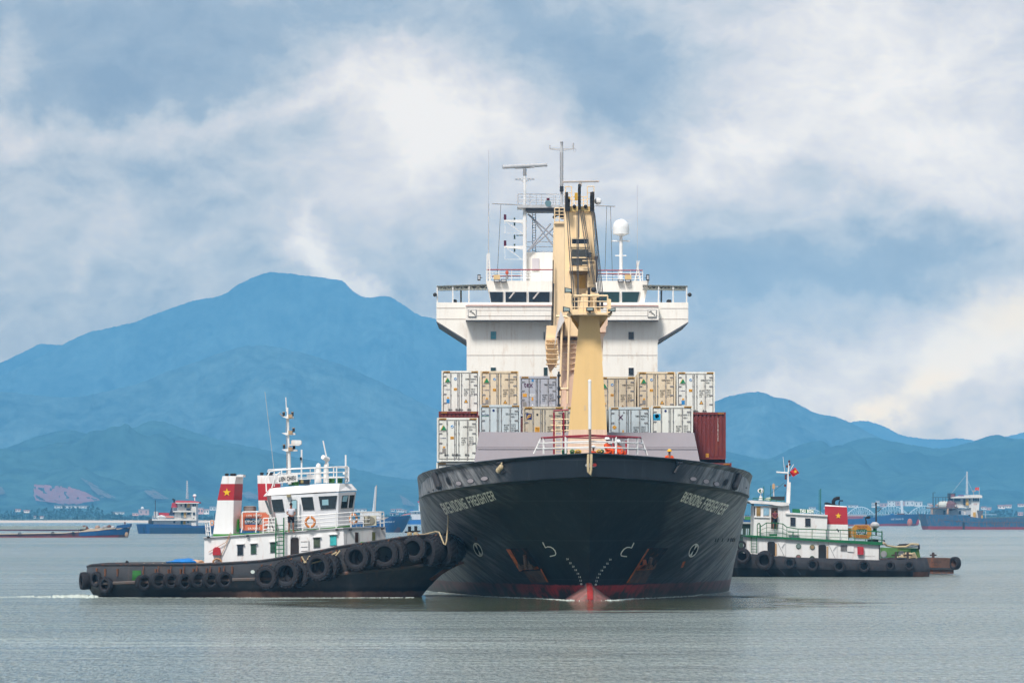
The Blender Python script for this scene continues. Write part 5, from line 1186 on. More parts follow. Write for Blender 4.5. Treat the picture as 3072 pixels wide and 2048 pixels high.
# rails round the boat deck
m = MB()
P = [(783,1268),(935,1258),(1080,1250),(1222,1240),(1350,1232),(1455,1226),(1600,1222),(1632,1226)]
Q = [(785,1140),(935,1132),(1076,1122),(1218,1110),(1348,1100),(1455,1098),(1597,1098),(1628,1098)]
P_ = [W(*Z2(*p), hy(Z2(*p)[0])-.06) for p in P]; Q_ = [W(*Z2(*p), hy(Z2(*p)[0])-.06) for p in Q]
railing(m, P_, Q_, 4, .032, .036); m.build('deck_rail', WHITE, tug)
m = MB()
P = [(598,1278),(645,1270),(700,1272)]; Q = [(598,1152),(645,1150),(700,1148)]
railing(m, [W(*Z2(*p), YH-.06) for p in P], [W(*Z2(*p), YH-.06) for p in Q], 4, .03, .034)
P = [(150,1300),(128,1300),(112,1296)]; Q = [(140,1182),(120,1186),(104,1190)]
railing(m, [W(*Z2(*p), YH+.3+i*1.6) for i, p in enumerate(P)], [W(*Z2(*p), YH+.3+i*1.6) for i, p in enumerate(Q)], 3, .035, .04); m.build('deck_rail', WHITE, tug)
m = MB(); m.prect(*Z2(610,1196), *Z2(694,1204), YH, .9); m.pbar([Z2(640,1204), Z2(640,1260)], YH, .04, 5); m.pbar([Z2(655,1204), Z2(655,1255)], YH+.4, .04, 5); m.build('deck_table', WHITE, tug)
# funnels
def funnel(bx, Yf_, name_pts, star_at=None, shift=0):
    f = MB(); p = name_pts; dd = 2.0
    # corners: near left, near right, far right, far left at successive heights
    def rg(y, xl, xm, xr): return [W(xl+shift,y,Yf_), W(xm+shift,y,Yf_-.05), W(xr+shift,y,Yf_+.9), W(xr+shift,y,Yf_+dd), W(xl+shift,y,Yf_+dd)]
    R_ = [rg(*q) for q in p]
    for i in range(len(R_)-1): f.ring([R_[i], R_[i+1]], [2,0,1,0][i], caps=(True))
    return f.build('funnel', [TW, REDP, M('deck_edge_green', (60,130,50), .6)], tug)
FP = [(Z2(0,1305)[1], *[Z2(a,0)[0] for a in (168,340,342)]), (Z2(0,1285)[1], *[Z2(a,0)[0] for a in (170,340,396)]), (Z2(0,998)[1], *[Z2(a,0)[0] for a in (206,345,416)]), (Z2(0,857)[1], *[Z2(a,0)[0] for a in (235,354,424)]), (Z2(0,790)[1], *[Z2(a,0)[0] for a in (250,368,427)])]
f1 = funnel(0, YH+.35, FP)
m = MB(); star(m, *Z2(287,930), 12.5, YH+.35, .06, 0); m.build('star_emblem', STARY, f1)
m = MB(); m.ppoly([Z2(368,798),Z2(425,798),Z2(427,778),Z2(400,776),Z2(372,780)], YH+.3, 2.2); m.build('funnel_lip', TW, f1)
for x in (285, 330, 350):
    m = MB(); m.cyl(W(*Z2(x,800),YH+1.2), W(*Z2(x,778),YH+1.2), .09, n=8); m.sph(W(*Z2(x+2,776),YH+1.2), (.13,.12,.06), 8, 4); m.build('exhaust_pipe', BLACK, f1)
SH = (556-235+8)*.35073
FP2 = [(a, b_+ (Z2(548,0)[0]-Z2(235,0)[0]) - (0 if i > 2 else -(5 if i == 2 else 14)), c+SH*1.0, d+SH*1.0) for i, (a, b_, c, d) in enumerate(FP)]
FP2 = [(y, *[Z2(v,0)[0] for v in xs]) for y, xs in ((Z2(0,1285)[1],(566,700,760)),(Z2(0,1270)[1],(564,700,760)),(Z2(0,998)[1],(556,690,752)),(Z2(0,855)[1],(550,660,745)),(Z2(0,785)[1],(548,640,740)))]
f2 = funnel(0, YH+3.4, FP2)
for x in (585, 640, 665):
    m = MB(); m.cyl(W(*Z2(x,800),YH+4.2), W(*Z2(x,770),YH+4.2), .09, n=8); m.sph(W(*Z2(x+2,768),YH+4.2), (.13,.12,.06), 8, 4); m.build('exhaust_pipe', BLACK, f2)
# green and steel deck gear between the funnels
m = MB(); a, c = W(*Z2(372,1270),YH+.9), W(*Z2(372,1160),YH+.9); m.cyl(a, c, .15, n=14); m.cyl(W(*Z2(372,1180),YH+.9), W(*Z2(372,1190),YH+.9), .18, n=14); m.cyl(W(*Z2(372,1240),YH+.9), W(*Z2(372,1250),YH+.9), .18, n=14); m.build('green_ventilator', M('vent_green', (60,150,60), .5), tug)
m = MB(); a, c = W(*Z2(484,1100),YH+1.6), W(*Z2(484,1052),YH+1.6); m.cyl(a, c, .36, n=20); m.cyl(c, c+Vector((0,0,.05)), .38, .2, 20); m.build('steel_tank', M('tank_steel', (150,146,140), .35, metal=.4, var=.2, rust=.1), tug)
# life raft: an orange box float in a white cradle
def float_raft(loc, rect, hole, Y, dp, mat, label, lines, lm, nm='life_raft'):
    r = thing(nm, label, 'life raft', loc)
    x0,y0,x1,y1 = rect; a0,b0,a1,b1 = hole; m = MB()
    def rr(x0,y0,x1,y1,e): return [(x0+e,y0),(x1-e,y0),(x1,y0+e),(x1,y1-e),(x1-e,y1),(x0+e,y1),(x0,y1-e),(x0,y0+e)]
    O, I = rr(x0,y0,x1,y1,9), rr(a0,b0,a1,b1,3)
    m.ring([[W(*p,Y) for p in O], [W(*p,Y+dp) for p in O]], caps=False); m.ring([[W(*p,Y) for p in I], [W(*p,Y+dp) for p in I]], caps=False)
    for yy_ in (Y, Y+dp): m.add([W(*p,yy_) for p in O]+[W(*p,yy_) for p in I], [(i,(i+1)%8,8+(i+1)%8,8+i) for i in range(8)])
    fl = m.build('float_ring', mat, r, smooth=False)
    m = MB(); rg_ = rr(x0-1.5,y0-1.5,x1+1.5,y1+1.5,10); m.pbar([(*p,Y+dp*.2) for p in rg_+rg_[:1]], 0, .02, 4); m.build('grab_line', ROPE, r)
    m = MB()
    for k in range(6): x = a0+(a1-a0)*k/5; m.pbar([(x,b0),(a0+(a1-a0)*((k*3+1)%6)/5,b1)], Y+dp*.6, .02, 4); m.pbar([(a0,b0+(b1-b0)*k/5),(a1,b0+(b1-b0)*k/5)], Y+dp*.6, .018, 4)
    m.build('net', DARK, r)
    for s, q in lines:
        m = MB(); ptext(m, s, q, Y, .02, 0, .03); m.build('lettering', lm, fl)
    return r
float_raft(W(*Z2(525,1255),YH+.2), (*Z2(405,1103), *Z2(645,1254)), (*Z2(440,1150), *Z2(590,1206)), YH+.25, 1.1, ORANG, 'faded orange box shaped life float on the boat deck between the funnels', [('LIEN CHIEU', [Z2(452,1142),Z2(582,1138),Z2(582,1116),Z2(452,1121)]), ('DA NANG', [Z2(468,1248),Z2(570,1246),Z2(570,1226),Z2(468,1229)])], M('raft_white_letters', (240,226,214), .6))
m = MB()
for x in (418, 540): m.tube([W(*Z2(x-8,1272),YH), W(*Z2(x,1240),YH), W(*Z2(x,1105),YH), W(*Z2(x+10,1095),YH)], .04, 6)
m.tube([W(*Z2(425,1098),YH), W(*Z2(560,1094),YH)], .04, 6); m.build('raft_cradle', WHITE, tug)
# ---- wheelhouse: rear corner, side, two front facets
YWH = YH+.5
# eaves line and foot line of the walls (px, py, Y), left to right
EV = [(600,965,YWH+1.6),(640,958,YWH),(1030,932,YWH),(1245,922,YWH+.55),(1392,914,YWH+2.4)]
ev = [(628,968,YWH+1.5),(664,960,YWH),(1030,942,YWH),(1242,930,YWH+.55),(1382,922,YWH+2.2)]
ft = [(704,1180,YWH+1.2),(740,1274,YWH),(1056,1256,YWH),(1236,1240,YWH+.45),(1340,1228,YWH+1.7)]
far_ = 4.9
def zring(pts, extra=0):
    r = [W(*Z2(p[0], p[1]), p[2]) for p in pts]
    a, b_ = r[-1], r[0]
    return r+[Vector((a.x, YWH+far_-.6, a.z)), Vector((b_.x+.3, YWH+far_-.6, b_.z))]
ft2 = [(p[0], 1270 if i == 0 else p[1], p[2]) for i, p in enumerate(ft)]
WHM = M('wheelhouse_white', (226,226,228), .5, var=.05, scale=.8, streak=.08)
m = MB(); m.ring([zring(ft2), zring(ev)]); wh_ = m.build('wheelhouse', WHM, tug)
rt_ = [(655,896,YWH+1.7),(668,895,YWH+.6),(1045,860,YWH+.6),(1250,853,YWH+1.0),(1345,856,YWH+2.4)]
m = MB(); m.ring([zring(EV), zring([(p[0],p[1]-4,p[2]) for p in EV]), zring(rt_)]); m.build('roof', TW, wh_)
fp = [(700,1262),(1056,1250),(1236,1236)]
m = MB(); 
for (xa,ya,Ya),(xb,yb,Yb2) in zip(ft[1:], ft[2:]): m.prism([W(*Z2(xa,ya),Ya-.05), W(*Z2(xb,yb),Yb2-.05), W(*Z2(xb,yb-17),Yb2-.05), W(*Z2(xa,ya-17),Ya-.05)], (0,.04,0))
m.build('green_skirt', M('deck_edge_green'), wh_)
m = MB(); m.prism([W(*Z2(340,1296),YH+.3), W(*Z2(740,1274),YH+.3), W(*Z2(740,1262),YH+.3), W(*Z2(340,1284),YH+.3)], (0,.2,0)); m.build('green_coaming', M('deck_edge_green'), tug)
def facet(k):        # plane through eave k,k+1 and foot k,k+1 -> depth as function of zoom coords
    (xa,ya,Ya),(xb,yb,Yb2),(xc,yc,Yc2) = ev[k], ev[k+1], ft[k]
    A = W(*Z2(xa,ya),Ya); B = W(*Z2(xb,yb),Yb2); C_ = W(*Z2(xc,yc),Yc2); n = (B-A).cross(C_-A).normalized()
    if n.y > 0: n = -n
    def hit(x, y, off=0):
        d = W(*Z2(x, y), 100)-EYE; t_ = (A-EYE).dot(n)/d.dot(n); return EYE+d*t_+n*off
    return hit
INSIDE = M('wheelhouse_glass', (26,38,42), .12, var=.5, scale=2.5, spec=.8)
for k, quad, nm in ((1,[(686,1096),(780,1093),(762,987),(666,993)],'w'),(1,[(940,1082),(1036,1078),(1020,968),(920,972)],'w'),(2,[(1087,1075),(1212,1068),(1226,958),(1068,965)],'w'),(3,[(1255,1066),(1354,1060),(1372,952),(1270,956)],'w')):
    h = facet(k); c = sum((Vector(q) for q in quad), Vector((0,0)))/4; g = [tuple(c+(Vector(q)-c)*1.07) for q in quad]
    m = MB(); m.prism([h(x,y,.03) for x,y in g], (0,.05,0)); w_ = m.build('window', M('window_frame_white', (214,214,214), .5), wh_)
    m = MB(); m.prism([h(x,y,.06) for x,y in quad], (0,.04,0)); m.build('pane', INSIDE, w_)
h = facet(2); m = MB(); m.prism([h(x,y,.085) for x,y in [(1098,1040),(1152,1038),(1150,990),(1096,994)]], (0,.02,0)); m.build('daylight_through', M('see_through_blue', (150,190,200), .3), w_)
h3 = facet(3); m = MB(); m.prism([h3(x,y,.09) for x,y in [(1306,1064),(1315,1063),(1326,954),(1317,955)]], (0,.03,0)); m.prism([h3(x,y,.085) for x,y in [(1262,1010),(1300,1008),(1312,958),(1272,960)]], (0,.02,0), 1); m.build('window_bar', [M('window_frame_white'), M('see_through_blue')], w_)
h1 = facet(1)
m = MB(); m.prism([h1(x,y,.03) for x,y in [(800,1262),(902,1258),(902,990),(884,968),(808,972),(790,990)]], (0,.05,0), 0); m.prism([h1(x,y,.06) for x,y in [(812,1240),(890,1236),(888,1000),(876,990),(842,992),(832,1004)]], (0,.04,0), 1)
m.prism([h1(x,y,.09) for x,y in [(846,1075),(884,1072),(884,998),(850,1002),(842,1012)]], (0,.02,0), 2); m.build('side_door', [M('window_frame_white'), M('doorway_shade', (110,120,124), .6), M('see_through_blue')], wh_)
m = MB(); m.prism([h1(x,y,.25) for x,y in [(892,1240),(908,1252),(908,1000),(896,985)]], (0,.05,0)); m.build('open_door', TW, wh_)
m = MB(); m.prism([W(*Z2(610,1000),YWH+1.45), W(*Z2(628,996),YWH+.9), W(*Z2(672,1115),YWH+.5), W(*Z2(655,1118),YWH+1.1)], (0,.05,0)); m.build('rear_window', INSIDE, wh_)
m = MB(); m.tube([W(*Z2(640,1120),YWH+.9), W(*Z2(690,1260),YWH+.9)], .05, 5); m.build('corner_strut', GREY, wh_)
m = MB(); m.prect(*Z2(798,948), *Z2(832,970), YWH-.25, .25); m.build('wall_lamp', M('lamp_box_beige', (150,140,110), .6), wh_)
# roof rails, name board, mast
m = MB()
P = [(692,880,1.0),(760,874,1.0),(925,862,1.0),(1042,856,1.0),(1140,852,1.2),(1226,850,1.4),(1318,850,2.3)]; Q = [(692,745),(755,738),(925,727),(1040,722),(1138,718),(1226,712),(1318,708)]
railing(m, [W(*Z2(p[0],p[1]),YWH+p[2]) for p in P], [W(*Z2(*q),YWH+p[2]) for p, q in zip(P, Q)], 3, .035, .04)
P = [(1330,840,3.6),(1200,838,4.0),(1000,842,4.2),(800,850,4.2),(640,860,3.9)]
railing(m, [W(*Z2(p[0],p[1]),YWH+p[2]) for p in P], [W(*Z2(p[0],p[1]-122),YWH+p[2]) for p in P], 3, .03, .035)
m.tube([W(*Z2(625,925),YWH+.6), W(*Z2(622,820),YWH+.7), W(*Z2(655,750),YWH+.8), W(*Z2(692,745),YWH+1.0)], .04, 5); m.tube([W(*Z2(672,890),YWH+.9), W(*Z2(700,790),YWH+.9), W(*Z2(745,755),YWH+.9)], .035, 5)
m.build('roof_rail', WHITE, wh_)
m = MB(); m.prism([W(*Z2(722,852),YWH+.8), W(*Z2(892,838),YWH+.8), W(*Z2(892,768),YWH+.8), W(*Z2(722,782),YWH+.8)], (0,.06,0)); nb = m.build('name_board', WHITE, wh_)
m = MB(); ptext(m, 'LIEN CHIEU', [Z2(732,838),Z2(878,824),Z2(878,786),Z2(732,799)], YWH+.78, .02, 0, .03); m.build('lettering', LETB, nb)
m = MB(); m.tube([W(*Z2(823,860),YWH+1.6), W(*Z2(815,580),YWH+1.6)], .11, 10); m.tube([W(*Z2(815,580),YWH+1.6), W(*Z2(808,270),YWH+1.6)], .065, 8); m.tube([W(*Z2(806,270),YWH+1.6), W(*Z2(806,205),YWH+1.6)], .045, 8); m.tube([W(*Z2(797,240),YWH+1.6), W(*Z2(791,118),YWH+1.6)], .03, 6)
tm = m.build('mast', WHITE, wh_)
TANB = M('mast_platform_tan', (176,150,120), .6, rust=.2)
for y, x0, x1 in ((285,762,856),(425,754,870),(565,754,888)):
    m = MB(); m.prism([W(*Z2(x0,y-2),YWH+1.4), W(*Z2(x0+40,y+16),YWH+1.4), W(*Z2(x1,y+12),YWH+1.4), W(*Z2(x1,y),YWH+1.4), W(*Z2(820,y-8),YWH+1.4)], (0,.6,0)); m.prect(*Z2(812,y-22), *Z2(846,y+8), YWH+1.2, .5, 1); m.build('mast_platform', [WHITE, TANB], wh_)
for x, y in ((773,262),(848,262),(857,398),(776,540),(862,545)):
    m = MB(); m.cyl(W(*Z2(x,y+16),YWH+1.5), W(*Z2(x,y-14),YWH+1.5), .07, n=8, mi=0); m.cyl(W(*Z2(x,y-14),YWH+1.5), W(*Z2(x,y-20),YWH+1.5), .08, n=8, mi=1); m.build('navigation_lantern', [DARK, TANB], wh_)
m = MB(); m.prect(*Z2(820,519), *Z2(908,530), YWH+1.2, .8); m.ppoly([Z2(838,520),Z2(838,488),Z2(850,483),Z2(915,484),Z2(924,492),Z2(922,520),Z2(880,522)], YWH+1.2, .7); m.build('radar_scanner', WHITE, wh_)
m = MB(); m.pbar([Z2(740,255), Z2(770,285)], YWH+1.5, .05, 4)
for k in range(18): y = 610+k*14; m.pbar([Z2(796,y), Z2(806,y)], YWH+1.5, .025, 4)
m.pbar([Z2(797,300), Z2(792,420), Z2(797,500), Z2(800,860)], YWH+1.45, .025, 4); m.build('mast_rungs', GREY, wh_)
m = MB(); m.pbar([Z2(690,740), Z2(655,430), Z2(612,70)], YWH+2, .016, 5); m.build('whip_aerial', M('aerial_grey', (176,182,184), .5), wh_)
m = MB(); m.pbar([Z2(925,860), Z2(927,565)], YWH+1.2, .05, 5); m.pbar([Z2(920,655), Z2(920,630)], YWH+1.1, .06, 5, 1); m.build('roof_pole', [WHITE, BLACK], wh_)
m = MB(); m.pbar([Z2(1303,850), Z2(1304,610)], YWH+2.2, .05, 5); m.build('roof_pole', WHITE, wh_)
m = MB(); m.pbar([Z2(1155,705), Z2(1110,488)], YWH+2.6, .04, 5); m.build('whip_aerial', WHITE, wh_)
for x, y0, y1, r in ((1070,850,690,.155),(1136,850,690,.145)):
    m = MB(); m.cyl(W(*Z2(x,y0),YWH+1.8), W(*Z2(x,y1+40),YWH+1.8), r+.02, r, 14); m.cyl(W(*Z2(x,y1+70),YWH+1.8), W(*Z2(x,y1+80),YWH+1.8), r+.03, n=14); m.sph(W(*Z2(x,y1+20),YWH+1.8), (r*.95,r*.95,.2), 14, 8); m.build('fire_monitor', WHITE, wh_)
m = MB(); a, c = W(*Z2(1108,628),YWH+1.5), W(*Z2(1150,650),YWH+1.9); m.cyl(a, c, .13, .15, 14); m.cyl(W(*Z2(1136,665),YWH+1.8), W(*Z2(1138,700),YWH+1.8), .07, n=8); m.build('search_light', WHITE, wh_)
m = MB(); m.cyl(W(*Z2(1288,780),YWH+1.9), W(*Z2(1298,760),YWH+1.9), .08, .1, 12); m.build('search_light', WHITE, wh_)
m = MB(); m.prect(*Z2(902,822), *Z2(993,862), YWH+.5, .5, 0); m.prect(*Z2(918,824), *Z2(942,850), YWH+.46, .05, 1); m.build('equipment_box', [M('box_dark', (34,38,44), .5), M('box_gold', (150,130,80), .5)], wh_)
m = MB(); m.prism([W(*Z2(1290,842),YWH+1.5), W(*Z2(1320,835),YWH+1.5), W(*Z2(1326,812),YWH+1.5), W(*Z2(1300,810),YWH+1.5)], (0,.3,0), 0); m.prism([W(*Z2(1296,838),YWH+1.47), W(*Z2(1316,833),YWH+1.47), W(*Z2(1320,816),YWH+1.47), W(*Z2(1303,814),YWH+1.47)], (0,.03,0), 1); m.build('floodlight', [DARK, LGREY], wh_)
m = MB(); m.prect(*Z2(970,778), *Z2(1040,815), YWH+3.2, .8); m.build('roof_locker', WHITE, wh_)
rl = random.Random(5)
for (xa, xb, y) in ((815,900,858),(1160,1205,838),(1238,1270,838)):
    r = thing('potted_plants', 'green potted plants on the wheelhouse roof behind the %s' % ('name board' if xa < 900 else ('white monitors' if xa < 1200 else 'corner floodlight')), 'plant', W(*Z2((xa+xb)/2, y+8), YWH+2))
    m = MB(); m.prect(*Z2(xa,y+2), *Z2(xb,y+14), YWH+1.9, .3); m.build('trough', M('trough_green', (70,120,60), .7), r)
    m = MB()
    for k in range(160):
        c = W(*Z2(rl.uniform(xa,xb), rl.uniform(y-22,y+4)), YWH+2+rl.uniform(-.15,.2)); d1 = Vector((rl.uniform(-1,1),rl.uniform(-1,1),rl.uniform(-1,1))).normalized()*.05; d2 = Vector((rl.uniform(-1,1),rl.uniform(-1,1),rl.uniform(-1,1))).normalized()*.09
        m.add([c-d1,c-d2,c+d1,c+d2],[(0,1,2,3)])
    m.build('foliage', M('pot_leaves', (64,120,52), .8, var=.5, scale=8), r)
# forward of the wheelhouse
m = MB(); m.prism([W(*Z2(1452,1132),YH+1.6), W(*Z2(1562,1128),YH+1.6), W(*Z2(1566,1212),YH+1.6), W(*Z2(1452,1222),YH+1.6)], (0,.5,0), 0)
ac = m.build('air_conditioner', M('ac_cream', (198,192,170), .5, streak=.2), tug)
m = MB(); p = W(*Z2(1520,1170),YH+1.55); m.cyl(p, p+Vector((0,.03,0)), .22, n=20); m.build('fan_grille', M('grille_grey', (134,130,116), .6), ac)
m = MB()
for k in range(6): m.prism([W(*Z2(1453,1140+k*13),YH+1.56), W(*Z2(1466,1140+k*13),YH+1.56), W(*Z2(1466,1146+k*13),YH+1.56), W(*Z2(1453,1146+k*13),YH+1.56)], (0,.04,0))
m.build('side_louvres', DARK, ac)
m = MB(); m.pbar([Z2(1465,1272), Z2(1502,1228)], YH+1.9, .05, 4); m.pbar([Z2(1520,1272), Z2(1556,1222)], YH+1.9, .05, 4); m.build('ac_bracket', WHITE, ac)
m = MB(); m.pbar([Z2(1555,1095), Z2(1566,870)], YH+3.5, .035, 6); m.build('bow_pole', LGREY, tug)
m = MB()
for x in (1405, 1440): m.pbar([Z2(x-12,1210), Z2(x,1365)], YH+1.2, .025, 4)
for k in range(7): m.pbar([Z2(1398+k*2,1225+k*20), Z2(1432+k*2,1222+k*20)], YH+1.2, .022, 4)
m.build('side_ladder', LGREY, tug)
for (fn, x, y0, y1, w_) in ((Z2,1270,1325,1400,14),(Z3,937,792,890,15),(Z3,990,790,880,13)):
    m = MB(); a, c = W(*fn(x,y1),YC_-2.2), W(*fn(x,y0),YC_-2.2); m.cyl(a, c, .10 if fn is Z2 else .09, n=12); mid_ = W(*fn(x,(y0+y1)/2),YC_-2.2); m.tube([mid_-Vector((.27,0,0)), mid_+Vector((.27,0,0))], .045, 6); m.build('mooring_bitt', BLACK, tug)
m = MB(); m.prect(*Z3(845,878), *Z3(873,892), YC_-2.4, .6); m.build('deck_fitting', BLACK, tug)
m = MB(); m.prect(*Z2(1430,1352), *Z2(1490,1362), YC_-2.4, .4); m.build('deck_coil_green', M('vent_green'), tug)
# life rings hanging on the rail
def lifering(px, py, rx, ry, Y, label, mat=LIFEO):
    r = thing('life_ring', label, 'life ring', W(px, py, Y)); R = ry*Y/F
    m = MB(); n, k = 24, 8; V = []
    for i in range(n):
        a = 2*pi*i/n; c = W(px, py, Y)+Vector((R*.8*cos(a)*rx/ry, 0, R*.8*sin(a)))
        for j in range(k):
            b_ = 2*pi*j/k; V.append(c+Vector((R*.2*cos(b_)*cos(a), R*.2*sin(b_), R*.2*cos(b_)*sin(a))))
    m.add(V, [(i*k+j, i*k+(j+1)%k, ((i+1)%n)*k+(j+1)%k, ((i+1)%n)*k+j) for i in range(n) for j in range(k)])
    o = m.build('ring', mat, r, smooth=True)
    m = MB()
    for a in (0, pi/2, pi, 3*pi/2):
        c = W(px, py, Y)+Vector((R*.8*cos(a)*rx/ry, 0, R*.8*sin(a))); m.box(c-Vector((R*.08,R*.23,R*.22 if abs(cos(a)) < .5 else R*.08)) , c+Vector((R*.08,R*.23,R*.22 if abs(cos(a)) < .5 else R*.08)))
    m.build('reflective_band', WHTL if 'WHTL' in globals() else WHITE, r); return r
lifering(*Z2(1000,1184), 17, 18.3, YH-.3, 'orange life ring on the rail below the two windows of the tug wheelhouse')
lifering(*Z2(1370,1158), 12.5, 17.5, YH+.9, 'orange life ring on the rail nearest the air conditioner of the tug')
lifering(*Z2(160,1190), 6, 9, YH+1.4, 'small orange life ring by the aft rail near the starred white funnel')
# ---- tyres on the tug
GT, GB = 'small tyres hanging along the side of the white and black tug', 'large tractor tyres hanging at the bow of the white and black tug'
small = [(118,1325,20,60,-1),(143,1325,30,57,-1),(203,1315,37,52,-1),(267,1353,43,55,-1),(513,1337,45,55,1),(612,1325,48,57,1),(697,1325,45,52,1),(785,1332,42,56,1),(873,1317,45,57,1),(963,1322,45,55,1),(1055,1320,48,58,1)]
ordn = ['first','second','third','fourth','fifth','sixth','seventh','eighth','ninth','tenth','eleventh']
for i, (x, y, rx, ry, bk) in enumerate(small):
    px_, py_ = Z1(x, y); p = onto(TBV, px_, py_, .28); Yt = p.y if p is not None else YN+1.5+(.9 if i == 0 else 0)
    tyre(px_, py_, rx*.446, ry*.446, Yt, '%s small tyre from the stern along the white and black tug' % ordn[i], GT, hang=Z1(x+4, 1225) if i > 3 else None, back=bk)
bigt = [(801,1731,33,35,.5),(862,1721,40,42,.55),(893,1722,38,40,1.1),(958,1700,38,41,.5),(985,1700,34,40,1.1),(1072,1672,37,39,.5),(1100,1668,34,39,1.1),(1154,1663,41,40,.5),(1185,1658,34,39,1.2),(1242,1645,37,38,.5),(1296,1652,24,45,.8),(1335,1652,36,52,.7)]
btx = ['toothed big tyre nearest midships, beside the small ones','big tyre just ahead of the toothed midships tyre','tyre tucked behind the second big tyre from midships','big tyre hanging by crossed ropes below the doorway','tyre tucked behind the big tyre below the doorway','big tyre below the post with the crossbar','tyre tucked behind the one below the crossbar post','big tyre between the crossbar post and the bow bitts','tyre tucked behind the last tyre but one before the bow','big tyre directly below the twin bow bitts','upright knobbly tyre wrapped round the shoulder of the bow','largest tyre right at the bow where it meets the ship']
for i, (x, y, rx, ry, o_) in enumerate(bigt):
    p = onto(TBV, x, y, .42 if o_ < 1 else .12); Yt = p.y if p is not None else YC_-1.0
    tyre(x, y, rx, ry, Yt if i < 10 else Yt-.3, btx[i]+' of the tug', GB, big=True, hang=(x+(14 if i != 3 else 40), y-ry*1.15), back=-1)
m = MB()
for p, q in (((1010,1655),(930,1690)),((1020,1650),(985,1680)),((905,1668),(925,1690)),((930,1666),(905,1690)),((1120,1640),(1085,1650)),((1190,1628),(1178,1640))):
    a, c = onto(TBV, *p, .2), onto(TBV, *q, .25)
    if a and c: m.tube([a, a.lerp(c,.5)-Vector((0,0,.12)), c], .045, 5)
tag(m.build('lashing_rope', ROPE), 'weathered ropes lashing the big tyres to the bulwark of the tug', 'rope')
# bow fender pad and the chain slung below it
m = MB(); c0 = W(1362,1650,YC_); m.ring([[W(1330+60*k/6, 1612+14*(k/6)**2, YC_-1.8+.3*k) for k in range(1)]*1+[W(1390,1630,YC_-1.4), W(1396,1660,YC_-1.2), W(1384,1678,YC_-1.2), W(1330,1700,YC_-1.8), W(1310,1650,YC_-2.3)], [W(1345,1612,YC_+1.5), W(1394,1632,YC_+1.2), W(1398,1662,YC_+1), W(1386,1680,YC_+1), W(1340,1700,YC_+1.5), W(1320,1650,YC_+2)]]); m.build('bow_fender', BLACK, tug)
m = MB()
for dx_, dz_ in ((0,0),(6,3)):
    pts = [(1385-12*k+dx_, 1684+(k**1.3)*3.6+dz_, YC_-1.2) for k in range(9)]; m.pbar(pts, 0, .055, 5)
tag(m.build('fender_chain', RUSTM), 'heavy rusty chain slung under the bow of the white and black tug', 'chain')
# towing line up to the ship
m = MB(); m.tube([W(*Z3(x,y),Y) for x, y, Y in ((975,860,YC_-2.4),(1060,862,YC_-2.3),(1110,850,YC_-2.2),(1160,838,YC_-2.6),(1190,842,YC_-3.4),(1210,890,YC_-3.6),(1232,945,YC_-3.8),(1243,952,YC_-3.8),(1253,920,YC_-3.8),(1262,820,YC_-3),(1270,650,YC_-1),(1274,520,250.2),(1285,425,251.4))], .042, 6)
tag(m.build('towing_line', ROPE), 'pale towing line running from the tug bow bitts up to the ship', 'rope')
m = MB()
for x in (937, 990):
    for k in range(3): c = W(*Z3(x,848+k*9),YC_-2.2); m.tube([c+Vector((.12*cos(a), .12*sin(a), .01*sin(3*a))) for a in [2*pi*i/12 for i in range(13)]], .035, 5)
tag(m.build('bitt_turns', ROPE), 'turns of pale rope wound round the twin bow bitts of the tug', 'rope')
# ropes on the ship's bow
m = MB()
for pts in ([(1765,1362,231.6),(1764,1392,231.5),(1765,1415,231.5),(1771,1423,231.5),(1773,1410,231.5),(1774,1380,231.5),(1774,1362,231.6)],): m.tube([W(*p) for p in pts], .07, 7)
tag(m.build('hanging_rope', ROPE), 'doubled pale rope hanging over the stem below the jackstaff', 'rope')
a = onto(HB, *Z4(737,292), .1); c = onto(HB, *Z4(728,375), .2)
m = MB(); m.tube([a, a.lerp(c,.5)+Vector((0,-.1,0)), c], .05, 5)
for k in range(3): m.sph(onto(HB, *Z4(722+k*12,372-k*14), .2), (.14,.12,.16), 8, 5)
tag(m.build('rope_bundle', ROPE), 'small knotted rope bundle hanging outside the bulwark on the tug side', 'rope')
for fn, p, q in ((Z4,(745,388),(765,384)),(Z5,(770,395),(825,300)),(Z4,(695,300),(745,296)),(Z5,(795,298),(838,298))):
    m = MB(); a, c = onto(HB, *fn(*p), .08), onto(HB, *fn(*q), .08)
    if a and c: m.cyl(a, c, .07, n=8); m.build('rope_guide', DARK, hull)
# ------------------------------------------------------------------ the green and white tug, partly behind the ship
Y6 = 331.0; YG = 334.5
t2 = thing('tug_boat', 'white and green tug with one red starred funnel behind the ship hull', 'tug', W(2480, 1730, YG))
TOP2 = [(2105,1630),(2200,1654),(2250,1660),(2330,1668),(2500,1674),(2640,1679),(2720,1677),(2776,1673)]
HB2 = [(0,0),(.04,1.0),(.1,2.1),(.2,3.0),(.35,3.4),(.88,3.4),(.96,3.1),(.99,2.6),(1,2.3)]
def gl(v):
    L = []; xs, xe = interp([(0,2150),(.4,2125),(1,2105)], v), interp([(0,2782),(.45,2788),(.5,2788),(1,2778)], v)
    for i in range(41):
        u = i/40; x = xs+(xe-xs)*u; hb = smooth_interp(HB2, u)*(.85+.15*min(1, v*1.5))
        zt = W(x, smooth_interp(TOP2, x), YG-3).z; L.append((W(x,0,YG-hb*.7).x, -.35+(zt+.35)*v, max(0, hb), YG))
    return L
LVG = [gl(v) for v in (0,.2,.4,.46,.52,.7,.85,1)]
m = loft(LVG, inner=(.12,.6)); L = LVG
